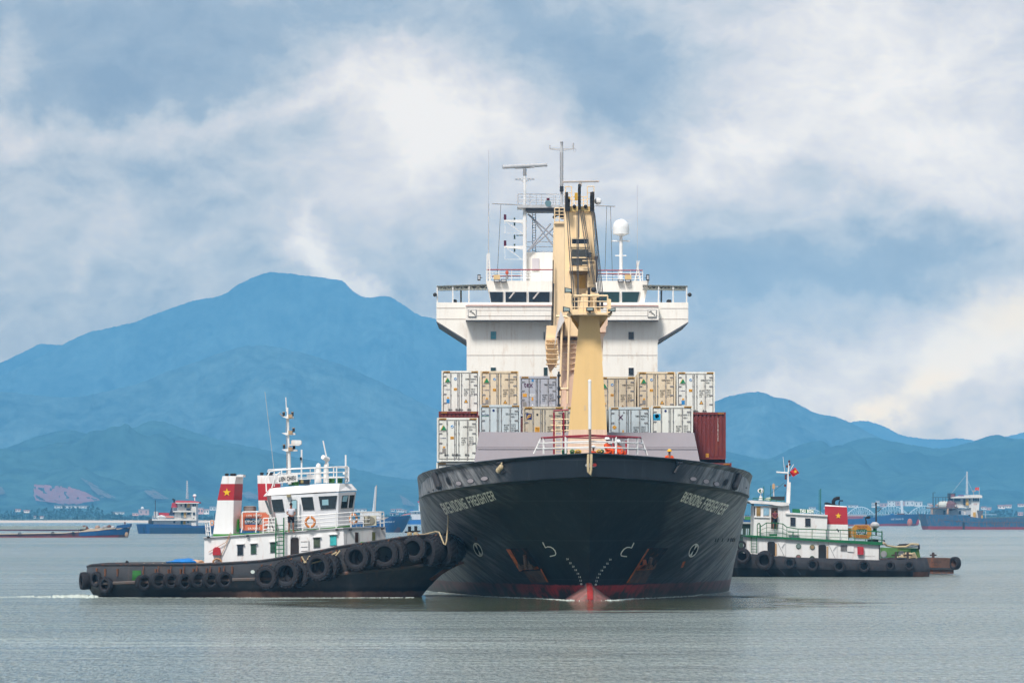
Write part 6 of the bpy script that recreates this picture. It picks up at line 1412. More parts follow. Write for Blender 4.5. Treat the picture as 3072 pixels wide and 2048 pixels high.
k0 = len(m.v); m.add([(l[-1][0], YG-l[-1][2], l[-1][1]) for l in L]+[(l[-1][0], YG+l[-1][2], l[-1][1]) for l in L[::-1]], [tuple(range(2*len(L)))])
h2 = m.build('hull', M('tug_hull_charcoal', (62,62,68), .65, var=.3, scale=1.5, streak=.35, rust=.12, dirt=(90,84,80), rc=(104,66,48), bump=.3), t2, smooth=True); GBV = BVHTree.FromPolygons(m.v, m.f)
m = MB(); patch(m, GBV, [(2135,1738),(2775,1738),(2772,1713),(2135,1700)], .03, 0, 24); m.build('lower_strake', M('tug_hull_black', (26,26,30), .6, var=.3), h2)
m = MB(); patch(m, GBV, [(2738,1728),(2784,1728),(2784,1714),(2738,1714)], .05, 0, 6); m.build('rust_stain', M('brown_smear2', (96,66,54), .8, rust=.4), h2)
for q in (((575,1100),(640,1170)),((740,1110),(792,1170)),((470,1140),(500,1175))):
    a, c = onto(GBV, *Z6(*q[0]), .05), onto(GBV, *Z6(*q[1]), .05)
    if a and c: m = MB(); m.cyl(a, c, .05, n=5); m.build('hull_rib', DARK, h2)
GW = M('tug_offwhite', (232,230,228), .5, var=.05, scale=.8, streak=.2, rust=.07, dirt=(160,140,120), rc=(180,120,70))
GY = Y6+.9
def g6(x, y, dy=0): return W(*Z6(x, y), GY+dy)
def gbox(name, pts, d, mat, par, dy=0): m = MB(); m.prism([g6(x, y, dy) for x, y in pts], (0, d, 0)); return m.build(name, mat, par)
lh = gbox('deckhouse', [(283,1060),(1536,1060),(1538,880),(283,815)], 5.2, GW, t2)
ub = gbox('green_deck_edge', [(272,812),(1555,893),(1560,862),(1040,838),(330,798),(270,800)], 5.6, GREEN, t2, -.25)
uh = gbox('upper_house', [(345,830),(1030,850),(1042,612),(682,604),(682,520),(352,520)], 4.4, GW, t2, .4)
gbox('roof_edge', [(648,600),(1045,622),(1045,608),(690,586),(648,586)], 4.6, GW, uh, .25)
wr = gbox('wheelhouse_roof', [(303,478),(330,470),(680,492),(683,516),(620,524),(560,520),(500,508),(430,504),(360,500),(325,500)], 4.8, GW, uh, .1)
gbox('house_corner', [(682,604),(690,580),(680,540),(680,510),(672,510),(672,604)], 4, GW, uh, .35)
gbox('bracket', [(320,500),(352,505),(350,520),(335,518)], .3, DARK, uh, .3)
for quad, gm in (([(375,618),(412,618),(412,530),(375,530)],M('cab_inside_tan', (150,120,70), .4, var=.5, scale=3)),([(440,612),(492,612),(494,540),(440,540)],M('pale_daylight', (140,176,196), .3, var=.3, scale=3)),([(512,735),(572,738),(574,542),(512,542)],M('door_inside_brown', (70,52,44), .5, var=.5, scale=3))):
    c = sum((Vector(q) for q in quad), Vector((0,0)))/4; f_ = gbox('window' if quad[0][1] < 700 else 'doorway', [tuple(c+(Vector(q)-c)*1.14) for q in quad], .05, M('tug_frame', (214,212,208), .5), uh, .36)
    gbox('pane', quad, .04, gm, f_, .33)
gbox('corner_window', [(352,612),(362,612),(362,530),(352,528)], .05, GLASS, uh, .36)
gbox('window_sill', [(350,632),(500,636),(500,626),(350,620)], .1, GW, uh, .3)
for x0, x1, y0, y1 in ((694,742,630,708),(833,883,638,712)):
    f_ = gbox('window', [(x0-5,y1+4),(x1+5,y1+6),(x1+5,y0-4),(x0-5,y0-4)], .05, M('tug_frame'), uh, .36); gbox('pane', [(x0,y1),(x1,y1+2),(x1,y0+2),(x0,y0)], .04, GLASS, f_, .33)
nb = gbox('name_board', [(712,585),(915,592),(915,556),(712,550)], .08, GREEN, uh, 1.2)
m = MB(); ptext(m, 'THU BON', [Z6(782,588),Z6(910,591),Z6(910,556),Z6(782,552)], GY+1.1, .02, 0, .05); m.build('lettering', M('white_sign_letters', (232,236,230), .5), nb)
# funnel
m = MB(); A = lambda x, y, dy: g6(x, y, dy)
R_ = [[A(1018,850,.9),A(1238,850,.9),A(1240,850,2.9),A(1018,850,2.9)], [A(1018,695,.9),A(1234,699,.9),A(1234,699,2.9),A(1018,695,2.9)], [A(1018,525,.9),A(1226,534,.9),A(1226,534,2.9),A(1018,525,2.9)], [A(1020,512,.95),A(1222,526,.95),A(1222,526,2.8),A(1020,512,2.8)]]
for i in range(3): m.ring([R_[i], R_[i+1]], [0,1,0][i])
fn2 = m.build('funnel', [GW, REDP], t2)
m = MB(); star(m, *Z6(1144,615), 9.5, GY+.9, .05); m.build('star_emblem', STARY, fn2)
m = MB(); m.prism([A(1024,508,1.2),A(1160,520,1.2),A(1040,488,1.2),A(1028,490,1.2)], (0,1.4,0)); m.pbar([Z6(*p) for p in ((1100,510),(1098,480),(1110,460),(1130,452),(1158,450))], GY+1.9, .14, 8); m.pbar([Z6(*p) for p in ((1152,516),(1152,490),(1160,474),(1188,474))], GY+1.9, .05, 6); m.build('exhaust_pipe', BLACK, fn2)
gbox('vent_louvre', [(1034,812),(1057,814),(1057,758),(1034,756)], .1, GREY, t2, .3)
# openings in the lower house
for quad, nm in (([(478,988),(550,990),(550,870),(538,858),(490,858),(478,868)],'doorway'),([(957,1020),(1030,1020),(1030,900),(1018,888),(968,888),(957,898)],'doorway')): gbox(nm, quad, .05, M('doorway_dark', (30,30,34), .7), lh, -.03)
for x0 in (572, 1056):
    d_ = gbox('door', [(x0,990 if x0 < 600 else 1016),(x0+76,996 if x0 < 600 else 1016),(x0+76,866 if x0 < 600 else 894),(x0,862 if x0 < 600 else 890)], .06, GW, lh, -.1)
    m = MB(); y0 = 866 if x0 < 600 else 894; m.pbar([Z6(x0+4,y0+4), Z6(x0+60,y0+122)], GY-.15, .022, 4); m.pbar([Z6(x0+70,y0+6), Z6(x0+40,y0+50)], GY-.15, .02, 4); m.build('door_dog_bar', GREY, d_)
    m = MB(); m.prect(*Z6(x0-22,y0+10), *Z6(x0-8,y0+128), GY-.08, .06); m.build('door_hinge_plate', M('rusty_cream', (196,160,120), .7, rust=.3), lh)
for x, y, cm in ((770,902,M('port_glass_grey', (120,134,130), .2)),(900,910,M('port_glass_tan', (150,124,90), .3)),(768,1004,M('port_glass_pink', (150,110,110), .3)),(898,1016,M('port_glass_dark', (60,60,60), .3))):
    m = MB(); c = g6(x, y); m.cyl(c-Vector((0,.05,0)), c+Vector((0,.02,0)), .20, n=18, mi=1); m.cyl(c-Vector((0,.08,0)), c-Vector((0,.04,0)), .155, n=18, mi=0); m.build('porthole', [cm, M('port_ring_green', (50,90,60), .5)], lh)
m = MB()
for k in range(5): m.prect(*Z6(1168+k*12,890), *Z6(1175+k*12,948), GY-.06, .05)
m.build('barred_vent', DARK, lh)
gbox('hatch_cover', [(1232,955),(1293,958),(1293,892),(1232,890)], .04, M('pale_bar'), lh, -.05); gbox('hatch_plate', [(1234,953),(1291,956),(1291,894),(1234,892)], .04, GW, lh, -.08)
gbox('locker', [(1326,980),(1383,983),(1383,908),(1326,905)], .25, REDP, lh, -.26)
m = MB(); ptext(m, 'DANANG PORT', [Z6(1392,1000),Z6(1492,1002),Z6(1492,990),Z6(1392,988)], GY, .02, 0, .01); m.build('lettering', M('faint_letters', (170,164,158), .6), lh)
gbox('corner_post', [(1526,1028),(1534,1028),(1536,884),(1528,884)], .1, DARK, lh, -.06)
# railings
m = MB()
rt2 = [(382,812,700),(405,812,684),(412,812,720),(470,814,682),(560,820,684),(622,824,692),(660,828,722),(766,832,740),(898,838,742),(1030,846,748),(1165,852,750),(1300,858,756),(1460,868,762),(1552,876,768)]
B_ = [g6(x, y, -.2) for x, y, t_ in rt2]; T_ = [g6(x, t_, -.2) for x, y, t_ in rt2]; railing(m, B_, T_, 3, .022, .04); m.build('deck_rail', GREEN, t2)
m = MB(); B_ = [g6(x, y, dz) for x, y, dz in ((1555,878,-.2),(1558,884,1.8),(1556,884,4.6),(1400,862,5),(1240,850,5))]; railing(m, B_, [b_+Vector((0,0,.95)) for b_ in B_], 3, .03, .04); m.build('aft_rail', GREEN, t2)
m = MB(); m.pbar([Z6(382,812), Z6(382,700), Z6(390,686), Z6(402,686), Z6(412,700), Z6(412,812)], GY-.3, .035, 5)
for x in (325, 376): m.pbar([Z6(x,965), Z6(x,812)], GY-.3, .03, 5)
for k in range(6): m.pbar([Z6(325,825+k*26), Z6(380,827+k*26)], GY-.3, .022, 4)
m.build('side_ladder', GREEN, t2)
m = MB(); m.prect(*Z6(672,764), *Z6(770,772), GY-.3, .5); m.prect(*Z6(713,770), *Z6(724,815), GY-.2, .1); m.prect(*Z6(498,786), *Z6(570,806), GY-.25, .4); m.build('deck_bench', GREEN, t2)
m = MB(); m.pbar([Z6(1130,738), Z6(1150,768)], GY-.2, .05, 5, 0); m.pbar([Z6(1162,768), Z6(1162,834)], GY-.2, .035, 5, 1); m.prect(*Z6(1156,824), *Z6(1178,838), GY-.3, .2, 1); m.build('stop_valve', [DARK, LGREY], t2)
# wheelhouse roof gear
m = MB(); P = [(342,468,.4),(380,468,.2),(440,470,.2),(500,476,.2),(560,488,.2),(640,494,.2)]
railing(m, [g6(x, y+10, d) for x, y, d in P], [g6(x, y-18, d) for x, y, d in P], 2, .02, .025); m.build('roof_rail', GREEN, uh)
m = MB(); c = g6(414,380,1); m.cyl(c-Vector((.08,.12,0)), c+Vector((.05,.25,0)), .17, .2, 16); m.cyl(g6(414,470,1), g6(414,432,1), .16, .11, 10); m.cyl(g6(414,432,1), g6(414,400,1), .03, n=6); m.build('search_light', WHITE, uh)
m = MB(); m.cyl(g6(412,381,.86), g6(413,381,.84), .13, n=14); m.build('search_light_glass', GREEN, uh)
for x, y0, y1, r, mt in ((443,470,338,.025,GREEN),(508,480,330,.025,GREEN),(978,600,362,.03,GREEN),(964,600,370,.02,GREEN)):
    m = MB(); m.pbar([Z6(x,y0), Z6(x+1,y1)], GY+1.2, r, 5); m.build('roof_pole', mt, uh)
m = MB(); m.prect(*Z6(513,434), *Z6(640,470), GY+.9, .4); m.build('dark_roof_board', M('board_dark', (40,44,48), .6), uh)
m = MB(); m.ppoly([Z6(450,470),Z6(508,470),Z6(508,440),Z6(470,446)], GY+1.6, .8); m.build('roof_canvas', M('canvas_pale', (196,206,190), .8), uh)
m = MB(); m.pbar([Z6(538,470), Z6(535,310)], GY+2.4, .05, 6, 0); m.prect(*Z6(524,318), *Z6(548,362), GY+2.3, .25, 1); m.pbar([Z6(545,340), Z6(578,340)], GY+2.4, .03, 4, 0); m.build('aft_mast', [LGREY, M('rusty_cream')], t2)
m = MB(); m.pbar([Z6(602,500), Z6(690,320)], GY+2, .012, 3); m.pbar([Z6(470,440), Z6(640,300)], GY+2, .012, 3); m.build('stay_wire', CABLE, uh)
m = MB(); m.prism([g6(655,500,1.4), g6(690,500,1.4), g6(697,300,1.4), g6(680,300,1.4), g6(676,200,1.4), g6(670,200,1.4), g6(664,300,1.4)], (0,.25,0)); m.pbar([Z6(676,200), Z6(682,95)], GY+1.5, .06, 6); m.pbar([Z6(562,205), Z6(672,213)], GY+1.5, .06, 6); m.pbar([Z6(640,205), Z6(624,60)], GY+1.5, .018, 4); m.pbar([Z6(690,190), Z6(724,132)], GY+1.5, .025, 4)
gm_ = m.build('mast', WHITE, uh)
for x, y in ((683,104),(662,150),(686,132),(650,238),(650,262),(688,232),(645,330)): m = MB(); m.cyl(g6(x,y+12,1.5), g6(x,y-10,1.5), .08, n=8); m.build('navigation_lantern', M('lantern_dark_red', (96,44,44), .5), uh)
fl = thing('flag', 'red flag with yellow star flying from the mast of the green and white tug', 'flag', g6(690,212,1.5))
def flagmesh(quad, Y, mat, par, starpx=None, n=8):
    g = quadmap(quad); m = MB(); V = [W(*g(i/n, j/n), Y)+Vector((0,.07*sin(i*1.3+j*.4),0)) for j in range(n+1) for i in range(n+1)]
    m.add(V, [(j*(n+1)+i, j*(n+1)+i+1, (j+1)*(n+1)+i+1, (j+1)*(n+1)+i) for j in range(n) for i in range(n)]); o = m.build('cloth', mat, par)
    if starpx: m = MB(); star(m, *starpx[0], starpx[1], Y-.1, .02, tilt=starpx[2]); m.build('star', STARY, par)
flagmesh([Z6(718,250),Z6(777,214),Z6(737,160),Z6(686,204)], GY+1.5, FLAGR, fl, (Z6(741,200), 6.2, .3))
# towing-hook winch house and the gear aft
m = MB(); m.cyl(g6(1470,838,.2), g6(1470,886,.2), .42, n=14); m.build('dark_drum', BLACK, t2)
m = MB(); m.pbar([Z6(1500,800), Z6(1500,500)], GY+1.2, .06, 6, 0); m.pbar([Z6(1490,498), Z6(1508,500)], GY+1.2, .08, 5, 0); m.pbar([Z6(1508,580), Z6(1550,550)], GY+1.2, .03, 4, 0); m.pbar([Z6(1508,548), Z6(1552,548)], GY+1.2, .03, 4, 0); m.build('boat_davit', [DARK], t2)
m = MB(); m.sph(g6(1488,705,.7), (.36,.3,.26), 12, 6, 0); m.cyl(g6(1488,760,.7), g6(1488,705,.7), .14, n=8, mi=1); m.cyl(g6(1468,700,.5), g6(1505,700,.5), .22, n=12, mi=0); m.build('deck_winch', [LGREY, GREEN], t2)
float_raft(g6(1365,820,.4), (*Z6(1275,704), *Z6(1455,828)), (*Z6(1312,740), *Z6(1415,792)), GY+.4, .9, M('raft_mustard', (186,128,40), .55, var=.1), 'mustard coloured box life float behind the red starred funnel', [('THU BON', [Z6(1320,733),Z6(1415,733),Z6(1415,710),Z6(1320,710)]), ('DA NANG', [Z6(1312,820),Z6(1415,820),Z6(1415,798),Z6(1312,798)])], M('raft_brown_letters', (130,60,40), .6))
m = MB(); m.prect(*Z6(1238,735), *Z6(1272,820), GY+1.6, .6); m.build('second_raft_end', M('raft_mustard'), t2)
m = MB(); m.pbar([Z6(1405,700), Z6(1408,670), Z6(1400,640), Z6(1440,622)], GY+1, .06, 6); m.sph(g6(1425,632,1), (.2,.1,.1), 8, 4); m.build('small_exhaust', BLACK, t2)
for x, y0, y1 in ((1686,955,1030),(1796,955,1025),(438,908,970)):
    m = MB(); m.cyl(g6(x,y1,.6), g6(x,y0,.6), .09, n=10); m.pbar([Z6(x-42,(y0+y1)/2-8), Z6(x+42,(y0+y1)/2-8)], GY+.6, .045, 6); m.build('mooring_bitt', M('bitt_brown', (72,58,54), .7, rust=.2), t2)
rb = random.Random(8)
m = MB()
for k in range(5):
    c = g6(1790+k*8, 1008-k*2, 1.2); m.tube([c+Vector(((.75-.1*k)*cos(a), .55*sin(a), .05*sin(5*a)+k*.06)) for a in [2*pi*i/18 for i in range(19)]], .06, 5)
tag(m.build('coiled_rope', ROPE), 'pale coiled rope on the aft deck of the green and white tug', 'rope')
m = MB(); m.sph(g6(1760,1018,.8), (.6,.3,.12), 12, 5); m.build('deck_cover', DARK, t2)
GT2 = 'tyres hanging along the green and white tug'
for i, (x, y, rx, ry, bg_, lb) in enumerate(((692,1060,50,55,0,'small tyre next to the big knobbly one'),(907,1080,52,57,0,'tyre below the tan porthole'),(1155,1090,56,57,0,'tyre below the barred vent'),(1385,1090,58,58,0,'tyre below the red locker'),(1635,1083,40,42,0,'smaller tyre below the green box house'),(1813,1083,42,43,0,'last small tyre at the stern corner'),(455,1035,80,88,1,'largest knobbly tyre ahead of the doorway'),(245,995,68,72,1,'big tyre just emerging from behind the ship'),(232,892,50,44,0,'upper tyre above the one beside the ship hull'))):
    px_, py_ = Z6(x, y); p = onto(GBV, px_, py_, .22 if not bg_ else .35); Yt = p.y if p is not None else Y6+.3
    tyre(px_, py_, rx*.319, ry*.319, Yt, lb+' on the green and white tug', GT2, big=bool(bg_), back=-1)
# ---- green harbour workboat lying beyond that tug
YK = 345.0
wb = thing('work_boat', 'rust brown workboat with green deckhouse moored beyond the green and white tug', 'boat', W(2760, 1722, YK+2))
k6 = lambda x, y, dy=0: W(*Z6(x, y), YK+dy)
def kb(name, pts, d, mat, dy=0, par=wb): m = MB(); m.prism([k6(x, y, dy) for x, y in pts], (0, d, 0)); return m.build(name, mat, par)
RB = M('rust_brown_hull', (96,72,62), .8, var=.35, scale=1.4, rust=.5, bump=.3)
kb('hull', [(150,1160),(2228,1160),(2232,1110),(2262,1100),(2262,1030),(2230,1015),(1975,1010),(1500,1020),(150,1000)], 5, RB)
kb('rubbing_strake', [(1975,1120),(2235,1125),(2235,1105),(1975,1100)], .15, DARK, -.15)
gh = kb('deckhouse', [(1540,1010),(1918,1008),(1900,920),(1540,915)], 4, M('workboat_green', (86,132,70), .6, var=.25, scale=1.5, streak=.6, rust=.25, dirt=(60,70,40)), .4)
for x in (1572, 1738): m = MB(); c = k6(x, 975, .38); m.cyl(c-Vector((0,.03,0)), c, .26, n=16); m.build('porthole', GREY, gh)
kb('house_door', [(1825,1008),(1880,1008),(1878,928),(1825,928)], .05, GREEN, .36, gh)
m = MB(); m.pbar([Z6(*p) for p in ((1700,905),(1720,890),(1880,882),(1900,890),(1905,930))], YK+.3, .09, 6); m.pbar([Z6(*p) for p in ((1705,905),(1780,908),(1890,905))], YK+.3, .05, 6); m.build('roll_bar', DARK, wb)
m = MB(); m.tube([k6(*p) for p in ((1570,870,-1),(1600,895,-.5),(1680,908,0),(1780,905,0),(1830,880,0),(1900,885,0))], .09, 6); tag(m.build('hawser', ROPE), 'thick pale hawser sagging over the green workboat house', 'rope')
m = MB(); m.pbar([Z6(1560,890), Z6(1580,845)], YK-.5, .05, 5); m.pbar([Z6(1555,840), Z6(1585,850)], YK-.5, .04, 5); m.build('anchor_stock', DARK, wb)
for x in (2037,): m = MB(); m.cyl(k6(x,1015,1), k6(x,960,1), .11, n=10); m.pbar([Z6(x-32,985), Z6(x+32,985)], YK+1, .06, 6); m.build('mooring_bitt', M('bitt_brown'), wb)
m = MB(); ptext(m, 'DA NANG 0278', [Z6(2018,1062),Z6(2110,1060),Z6(2110,1042),Z6(2018,1044)], YK, .03); ptext(m, 'DANANG', [Z6(2035,1084),Z6(2085,1084),Z6(2085,1072),Z6(2035,1072)], YK, .03); m.build('lettering', M('dull_letters', (70,52,48), .7), wb)
gh2 = kb('wheelhouse', [(218,1010),(345,1010),(345,690),(218,690)], 3.4, M('workboat_green_grey', (74,96,84), .6, var=.2, streak=.3), .3)
kb('wheelhouse_roof', [(205,690),(350,692),(350,676),(212,672)], 3.8, M('pale_roof', (210,214,208), .6), 0)
kb('side_board', [(300,806),(345,812),(350,690),(322,686)], .1, GREEN, .1)
for q in ([(228,790),(246,790),(246,735),(228,735)],[(274,795),(286,795),(288,735),(276,735)],[(292,795),(302,795),(304,735),(294,735)]): kb('window', q, .05, M('pale_window', (214,232,236), .3), .25, gh2)
tyre(*Z6(2243,1062), 38*.319, 62*.319, YK-.2, 'single tyre on the rust brown workboat stern', 'tyre on the rust brown workboat', back=-1)
# ------------------------------------------------------------------ vessels at anchor in the background
def side_hull(root, pts_top, y_water, Y, beam, mats, name='hull', fine=(.12,.10), low=None):
    """hull seen from the side. pts_top: sheer line px; the ends of the waterline are given in y_water=(x0,x1,y)"""
    x0, x1, yw = y_water; xa, xb = pts_top[0][0], pts_top[-1][0]; Ym = Y+beam/2; lv = []
    for v in (-.1, 0, .22, .5, .75, 1):
        L = []; u0, u1 = x0+(xa-x0)*max(0,v)**.8, x1+(xb-x1)*max(0,v)**.8
        for i in range(37):
            s_ = i/36; s_ = .5-.5*cos(pi*s_); x = u0+(u1-u0)*s_
            hb = beam/2*min(1, (s_/fine[0])**.6 if fine[0] else 1, ((1-s_)/fine[1])**.6 if fine[1] else 1)
            zt = W(x, interp(pts_top, xa+(xb-xa)*s_), Y).z; L.append((W(x,0,Ym-hb).x, zt*v, hb, Ym))
        lv.append(L)
    m = loft(lv, inner=(.1, .5))
    m.m = [1 if sum(m.v[i].z for i in f)/len(f) < (low or -9) else 0 for f in m.f]
    o = m.build(name, mats, root, smooth=True); return BVHTree.FromPolygons(m.v, m.f), o
def sb(root, name, pts, Y, d, mat, smooth=False): m = MB(); m.prism([W(x, y, Y) for x, y in pts], (0, d, 0)); return m.build(name, mat, root)
def sr(root, name, x0, y0, x1, y1, Y, d, mat): return sb(root, name, [(x0,y1),(x1,y1),(x1,y0),(x0,y0)], Y, d, mat)
BLU = M('coaster_blue', (0,72,126), .55, var=.12, scale=.5, streak=.15, rust=.05)
BLD = M('worn_blue', (0,84,124), .65, var=.3, scale=.35, streak=.45, rust=.75, dirt=(40,80,90), rc=(112,74,52))
ANTI = M('antifouling_red', (136,36,46), .7, var=.2, scale=.4, streak=.3)
HW = M('house_white', (226,222,216), .6, var=.05, scale=.4, streak=.25, rust=.08, dirt=(180,150,120))
DKW = M('far_glass', (30,42,58), .3); TANW = M('mustard_door', (214,164,66), .6); LATT = M('lattice_grey', (186,194,200), .6)
def lattice(root, x, y0, y1, w, Y, r=.1, name='lattice_mast', mat=None):
    m = MB(); n = max(4, int((y0-y1)/5))
    for s_ in (-1, 1): m.cyl(W(x+s_*w/2,y0,Y), W(x+s_*w/5,y1,Y), r, n=5)
    for k in range(n):
        ya, yb = y0+(y1-y0)*k/n, y0+(y1-y0)*(k+1)/n; wa, wb_ = w/2*(1-.6*k/n), w/2*(1-.6*(k+1)/n); s_ = 1 if k % 2 else -1
        m.cyl(W(x-s_*wa,ya,Y), W(x+s_*wb_,yb,Y), r*.7, n=4)
    return m.build(name, mat or LATT, root)
# laden barge at the frame edge
Y1 = 1008.0
r = thing('river_barge', 'long low barge with grey hatch covers and blue raised bow', 'barge', W(200,1611,Y1+4))
bv, hb_ = side_hull(r, [(-260,1602),(0,1601),(Z8(900,0)[0],1596),(Z8(1200,0)[0],1588),(Z8(1300,0)[0],1582),(391,1579)], (-260,384,1611), Y1, 9, [M('barge_maroon', (80,44,56), .7, var=.3, scale=.3, rust=.25), ANTI], fine=(0,.16), low=.25)
m = MB(); g = lambda x, y: Z8(x, y)
patch(m, bv, [g(-200,726),g(830,728),g(830,700),g(-200,702)], .1, 0, 16); patch(m, bv, [g(870,760),g(1392,742),g(1436,655),g(870,705)], .1, 0, 16); m.build('blue_band', BLU, hb_)
m = MB(); pts = [onto(bv, *g(x, y), .15) for x, y in ((-40,740),(300,735),(700,728),(900,715),(1100,700),(1300,682),(1425,664))]; m.tube([p for p in pts if p], .13, 5); m.build('rubbing_band', M('band_cream', (196,176,150), .7), hb_)
sb(r, 'raised_bow', [g(1280,676),g(1434,662),g(1438,624),g(1285,645)], Y1+2.5, 4, BLU)
m = MB()
for k in range(46):
    x = -300+k*27; m.prism([W(*g(x,688-x*.004),Y1+1), W(*g(x+24,688-x*.004),Y1+1), W(*g(x+36,650),Y1+2.5), W(*g(x+12,650),Y1+2.5)], (0,3.5,0))
m.build('hatch_covers', M('hatch_grey', (128,138,132), .7, var=.15, scale=.8), r)
sb(r, 'coaming', [g(-260,702),g(860,705),g(880,690),g(-260,686)], Y1+1, 6, M('barge_maroon'))
sb(r, 'fore_coaming', [g(870,712),g(1270,680),g(1270,672),g(985,680)], Y1+1.2, 6, M('band_cream'))
for x, y, w_, h_, mt in ((930,690,100,48,RUSTM),(1075,668,60,26,M('deck_clutter_tan', (170,140,120), .8, var=.3, scale=2)),(1160,662,60,20,GREY),(1205,660,50,24,RUSTM),(1245,664,50,18,LGREY),(1120,676,60,14,GREY),(1010,690,60,20,LGREY)):
    m = MB(); m.sph(W(*g(x,y),Y1+3), (w_*.272*Y1/F/2, 1.2, h_*.272*Y1/F), 12, 6, z0=-.3); m.build('deck_gear', mt, r)
sr(r, 'bow_windlass', *g(1368,605), *g(1384,630), Y1+4, .6, RUSTM)
for x, y in ((218,736),(582,730),(806,730)):
    tyre(*g(x,y), 4.6, 4.8, Y1-.25, {218:'tyre on the barge nearest the frame edge',582:'middle of the three tyres on the low barge',806:'tyre on the barge nearest its blue bow'}[x], 'tyres on the side of the low barge')
m = MB(); c = onto(bv, *g(1385,742), .3); m.sph(c, (.45,.3,.6), 8, 5); m.build('anchor', M('anchor_tan', (170,140,110), .8, rust=.3), hb_)
# blue coaster with red and dark funnel
Y2 = 1250.0
r = thing('cargo_ship', 'small blue coaster with white bridge and red topped funnel left of the tug', 'ship', W(520,1600,Y2+5))
bv, hb_ = side_hull(r, [(409,1571),(470,1571),(560,1573),(585,1577),(620,1574),(760,1574),(1000,1574)], (415,1000,1601), Y2, 11, [BLU, ANTI], fine=(.05,0), low=-.05)
m = MB(); patch(m, bv, [g(1520,738),g(2500,734),g(2500,672),g(1515,666)], .08, 0, 14); m.build('darker_strake', M('coaster_blue_dark', (0,56,92), .6, var=.15, streak=.2), hb_)
h = sr(r, 'house', *g(1685,588), *g(2120,635), Y2+2, 7, HW); sr(r, 'house', *g(2110,400), *g(2162,655), Y2+1.5, 8, HW); sr(r, 'house', *g(1925,495), *g(2115,580), Y2+2.5, 6.5, HW); wh_c = sr(r, 'bridge', *g(1958,395), *g(2112,490), Y2+2.5, 6.5, HW)
sr(r, 'deck_slab', *g(1675,572), *g(2165,590), Y2+1, 9, HW); sr(r, 'deck_slab', *g(1905,482), *g(2112,497), Y2+1.2, 8, HW)
sb(r, 'bridge_roof', [g(1925,398),g(2190,402),g(2195,385),g(2100,372),g(1940,368)], Y2+1, 9, M('roof_red_white', (196,72,80), .6, var=.1)); sr(r, 'roof_edge', *g(1935,392), *g(2190,402), Y2+.8, .3, HW)
for x0,y0,x1,y1,mt in ((1910,595,1932,618,DKW),(1990,592,2015,632,M('door_teal', (30,90,110), .5)),(2020,594,2045,632,TANW),(2060,595,2085,615,DKW),(1996,500,2022,560,M('door_teal')),(2028,500,2052,560,TANW),(2062,502,2096,524,DKW),(2034,404,2056,446,DKW),(2062,404,2092,446,TANW),(1990,412,2005,432,DKW),(2122,404,2138,430,DKW),(2144,404,2158,430,DKW),(2126,500,2150,530,DKW),(2128,560,2142,590,DKW),(2055,456,2098,478,DKW)):
    m = MB(); m.prect(*g(x0,y0), *g(x1,y1), Y2+1.3 if x0 > 2110 else Y2+1.9, .1); m.build('window' if mt is DKW else 'door', mt, wh_c)
sb(r, 'funnel', [g(1862,530),g(1925,530),g(1958,400),g(1900,395),g(1888,448)], Y2+3, 3, M('funnel_navy', (36,44,72), .6)); sb(r, 'funnel_band', [g(1886,448),g(1952,448),g(1960,398),g(1898,394)], Y2+2.9, 3.2, REDP)
m = MB(); m.pbar([g(1920,395), g(1920,362), g(1900,354)], Y2+4, .28, 6); m.build('exhaust_pipe', BLACK, r)
sb(r, 'red_cargo_cover', [g(1750,548),g(1868,548),g(1862,505),g(1748,502)], Y2+4, 3, REDP); sb(r, 'canopy', [g(1815,562),g(1912,562),g(1912,540),g(1830,536)], Y2+2, 2, ORANG)
m = MB(); m.sph(W(*g(1780,556),Y2+2), (1.3,1,.7), 10, 5); m.build('life_boat', WHITE, r)
m = MB(); prail(m, [(*g(1680,572),Y2+1),(*g(1760,572),Y2+1),(*g(1920,572),Y2+1),(*g(2110,572),Y2+1)], 9, Y2, 3, .05, sub=2); prail(m, [(*g(1905,482),Y2+1.2),(*g(1955,482),Y2+1.2)], 9, Y2, 3, .05); m.build('deck_rail', LGREY, r)
lattice(r, g(2063,0)[0], g(0,352)[1], g(0,150)[1], 5.5, Y2+5, .09)
m = MB(); m.pbar([g(2146,372), g(2146,320)], Y2+4, .14, 5); m.sph(W(*g(2146,316),Y2+4), (.55,.5,.45), 8, 5); m.build('bridge_aerial', WHITE, r)
m = MB(); m.pbar([g(1712,560), g(1712,365)], Y2+3, .12, 5, 1); m.prect(*g(1695,490), *g(1738,560), Y2+3, 1.5, 0); m.build('aft_post', [LGREY, DARK], r)
m = MB(); m.sph(W(*g(1663,608),Y2+2), (.8,.6,1.1), 8, 5); m.pbar([g(1663,632), g(1663,600)], Y2+2, .2, 5); m.build('mushroom_vent', DARK, r)
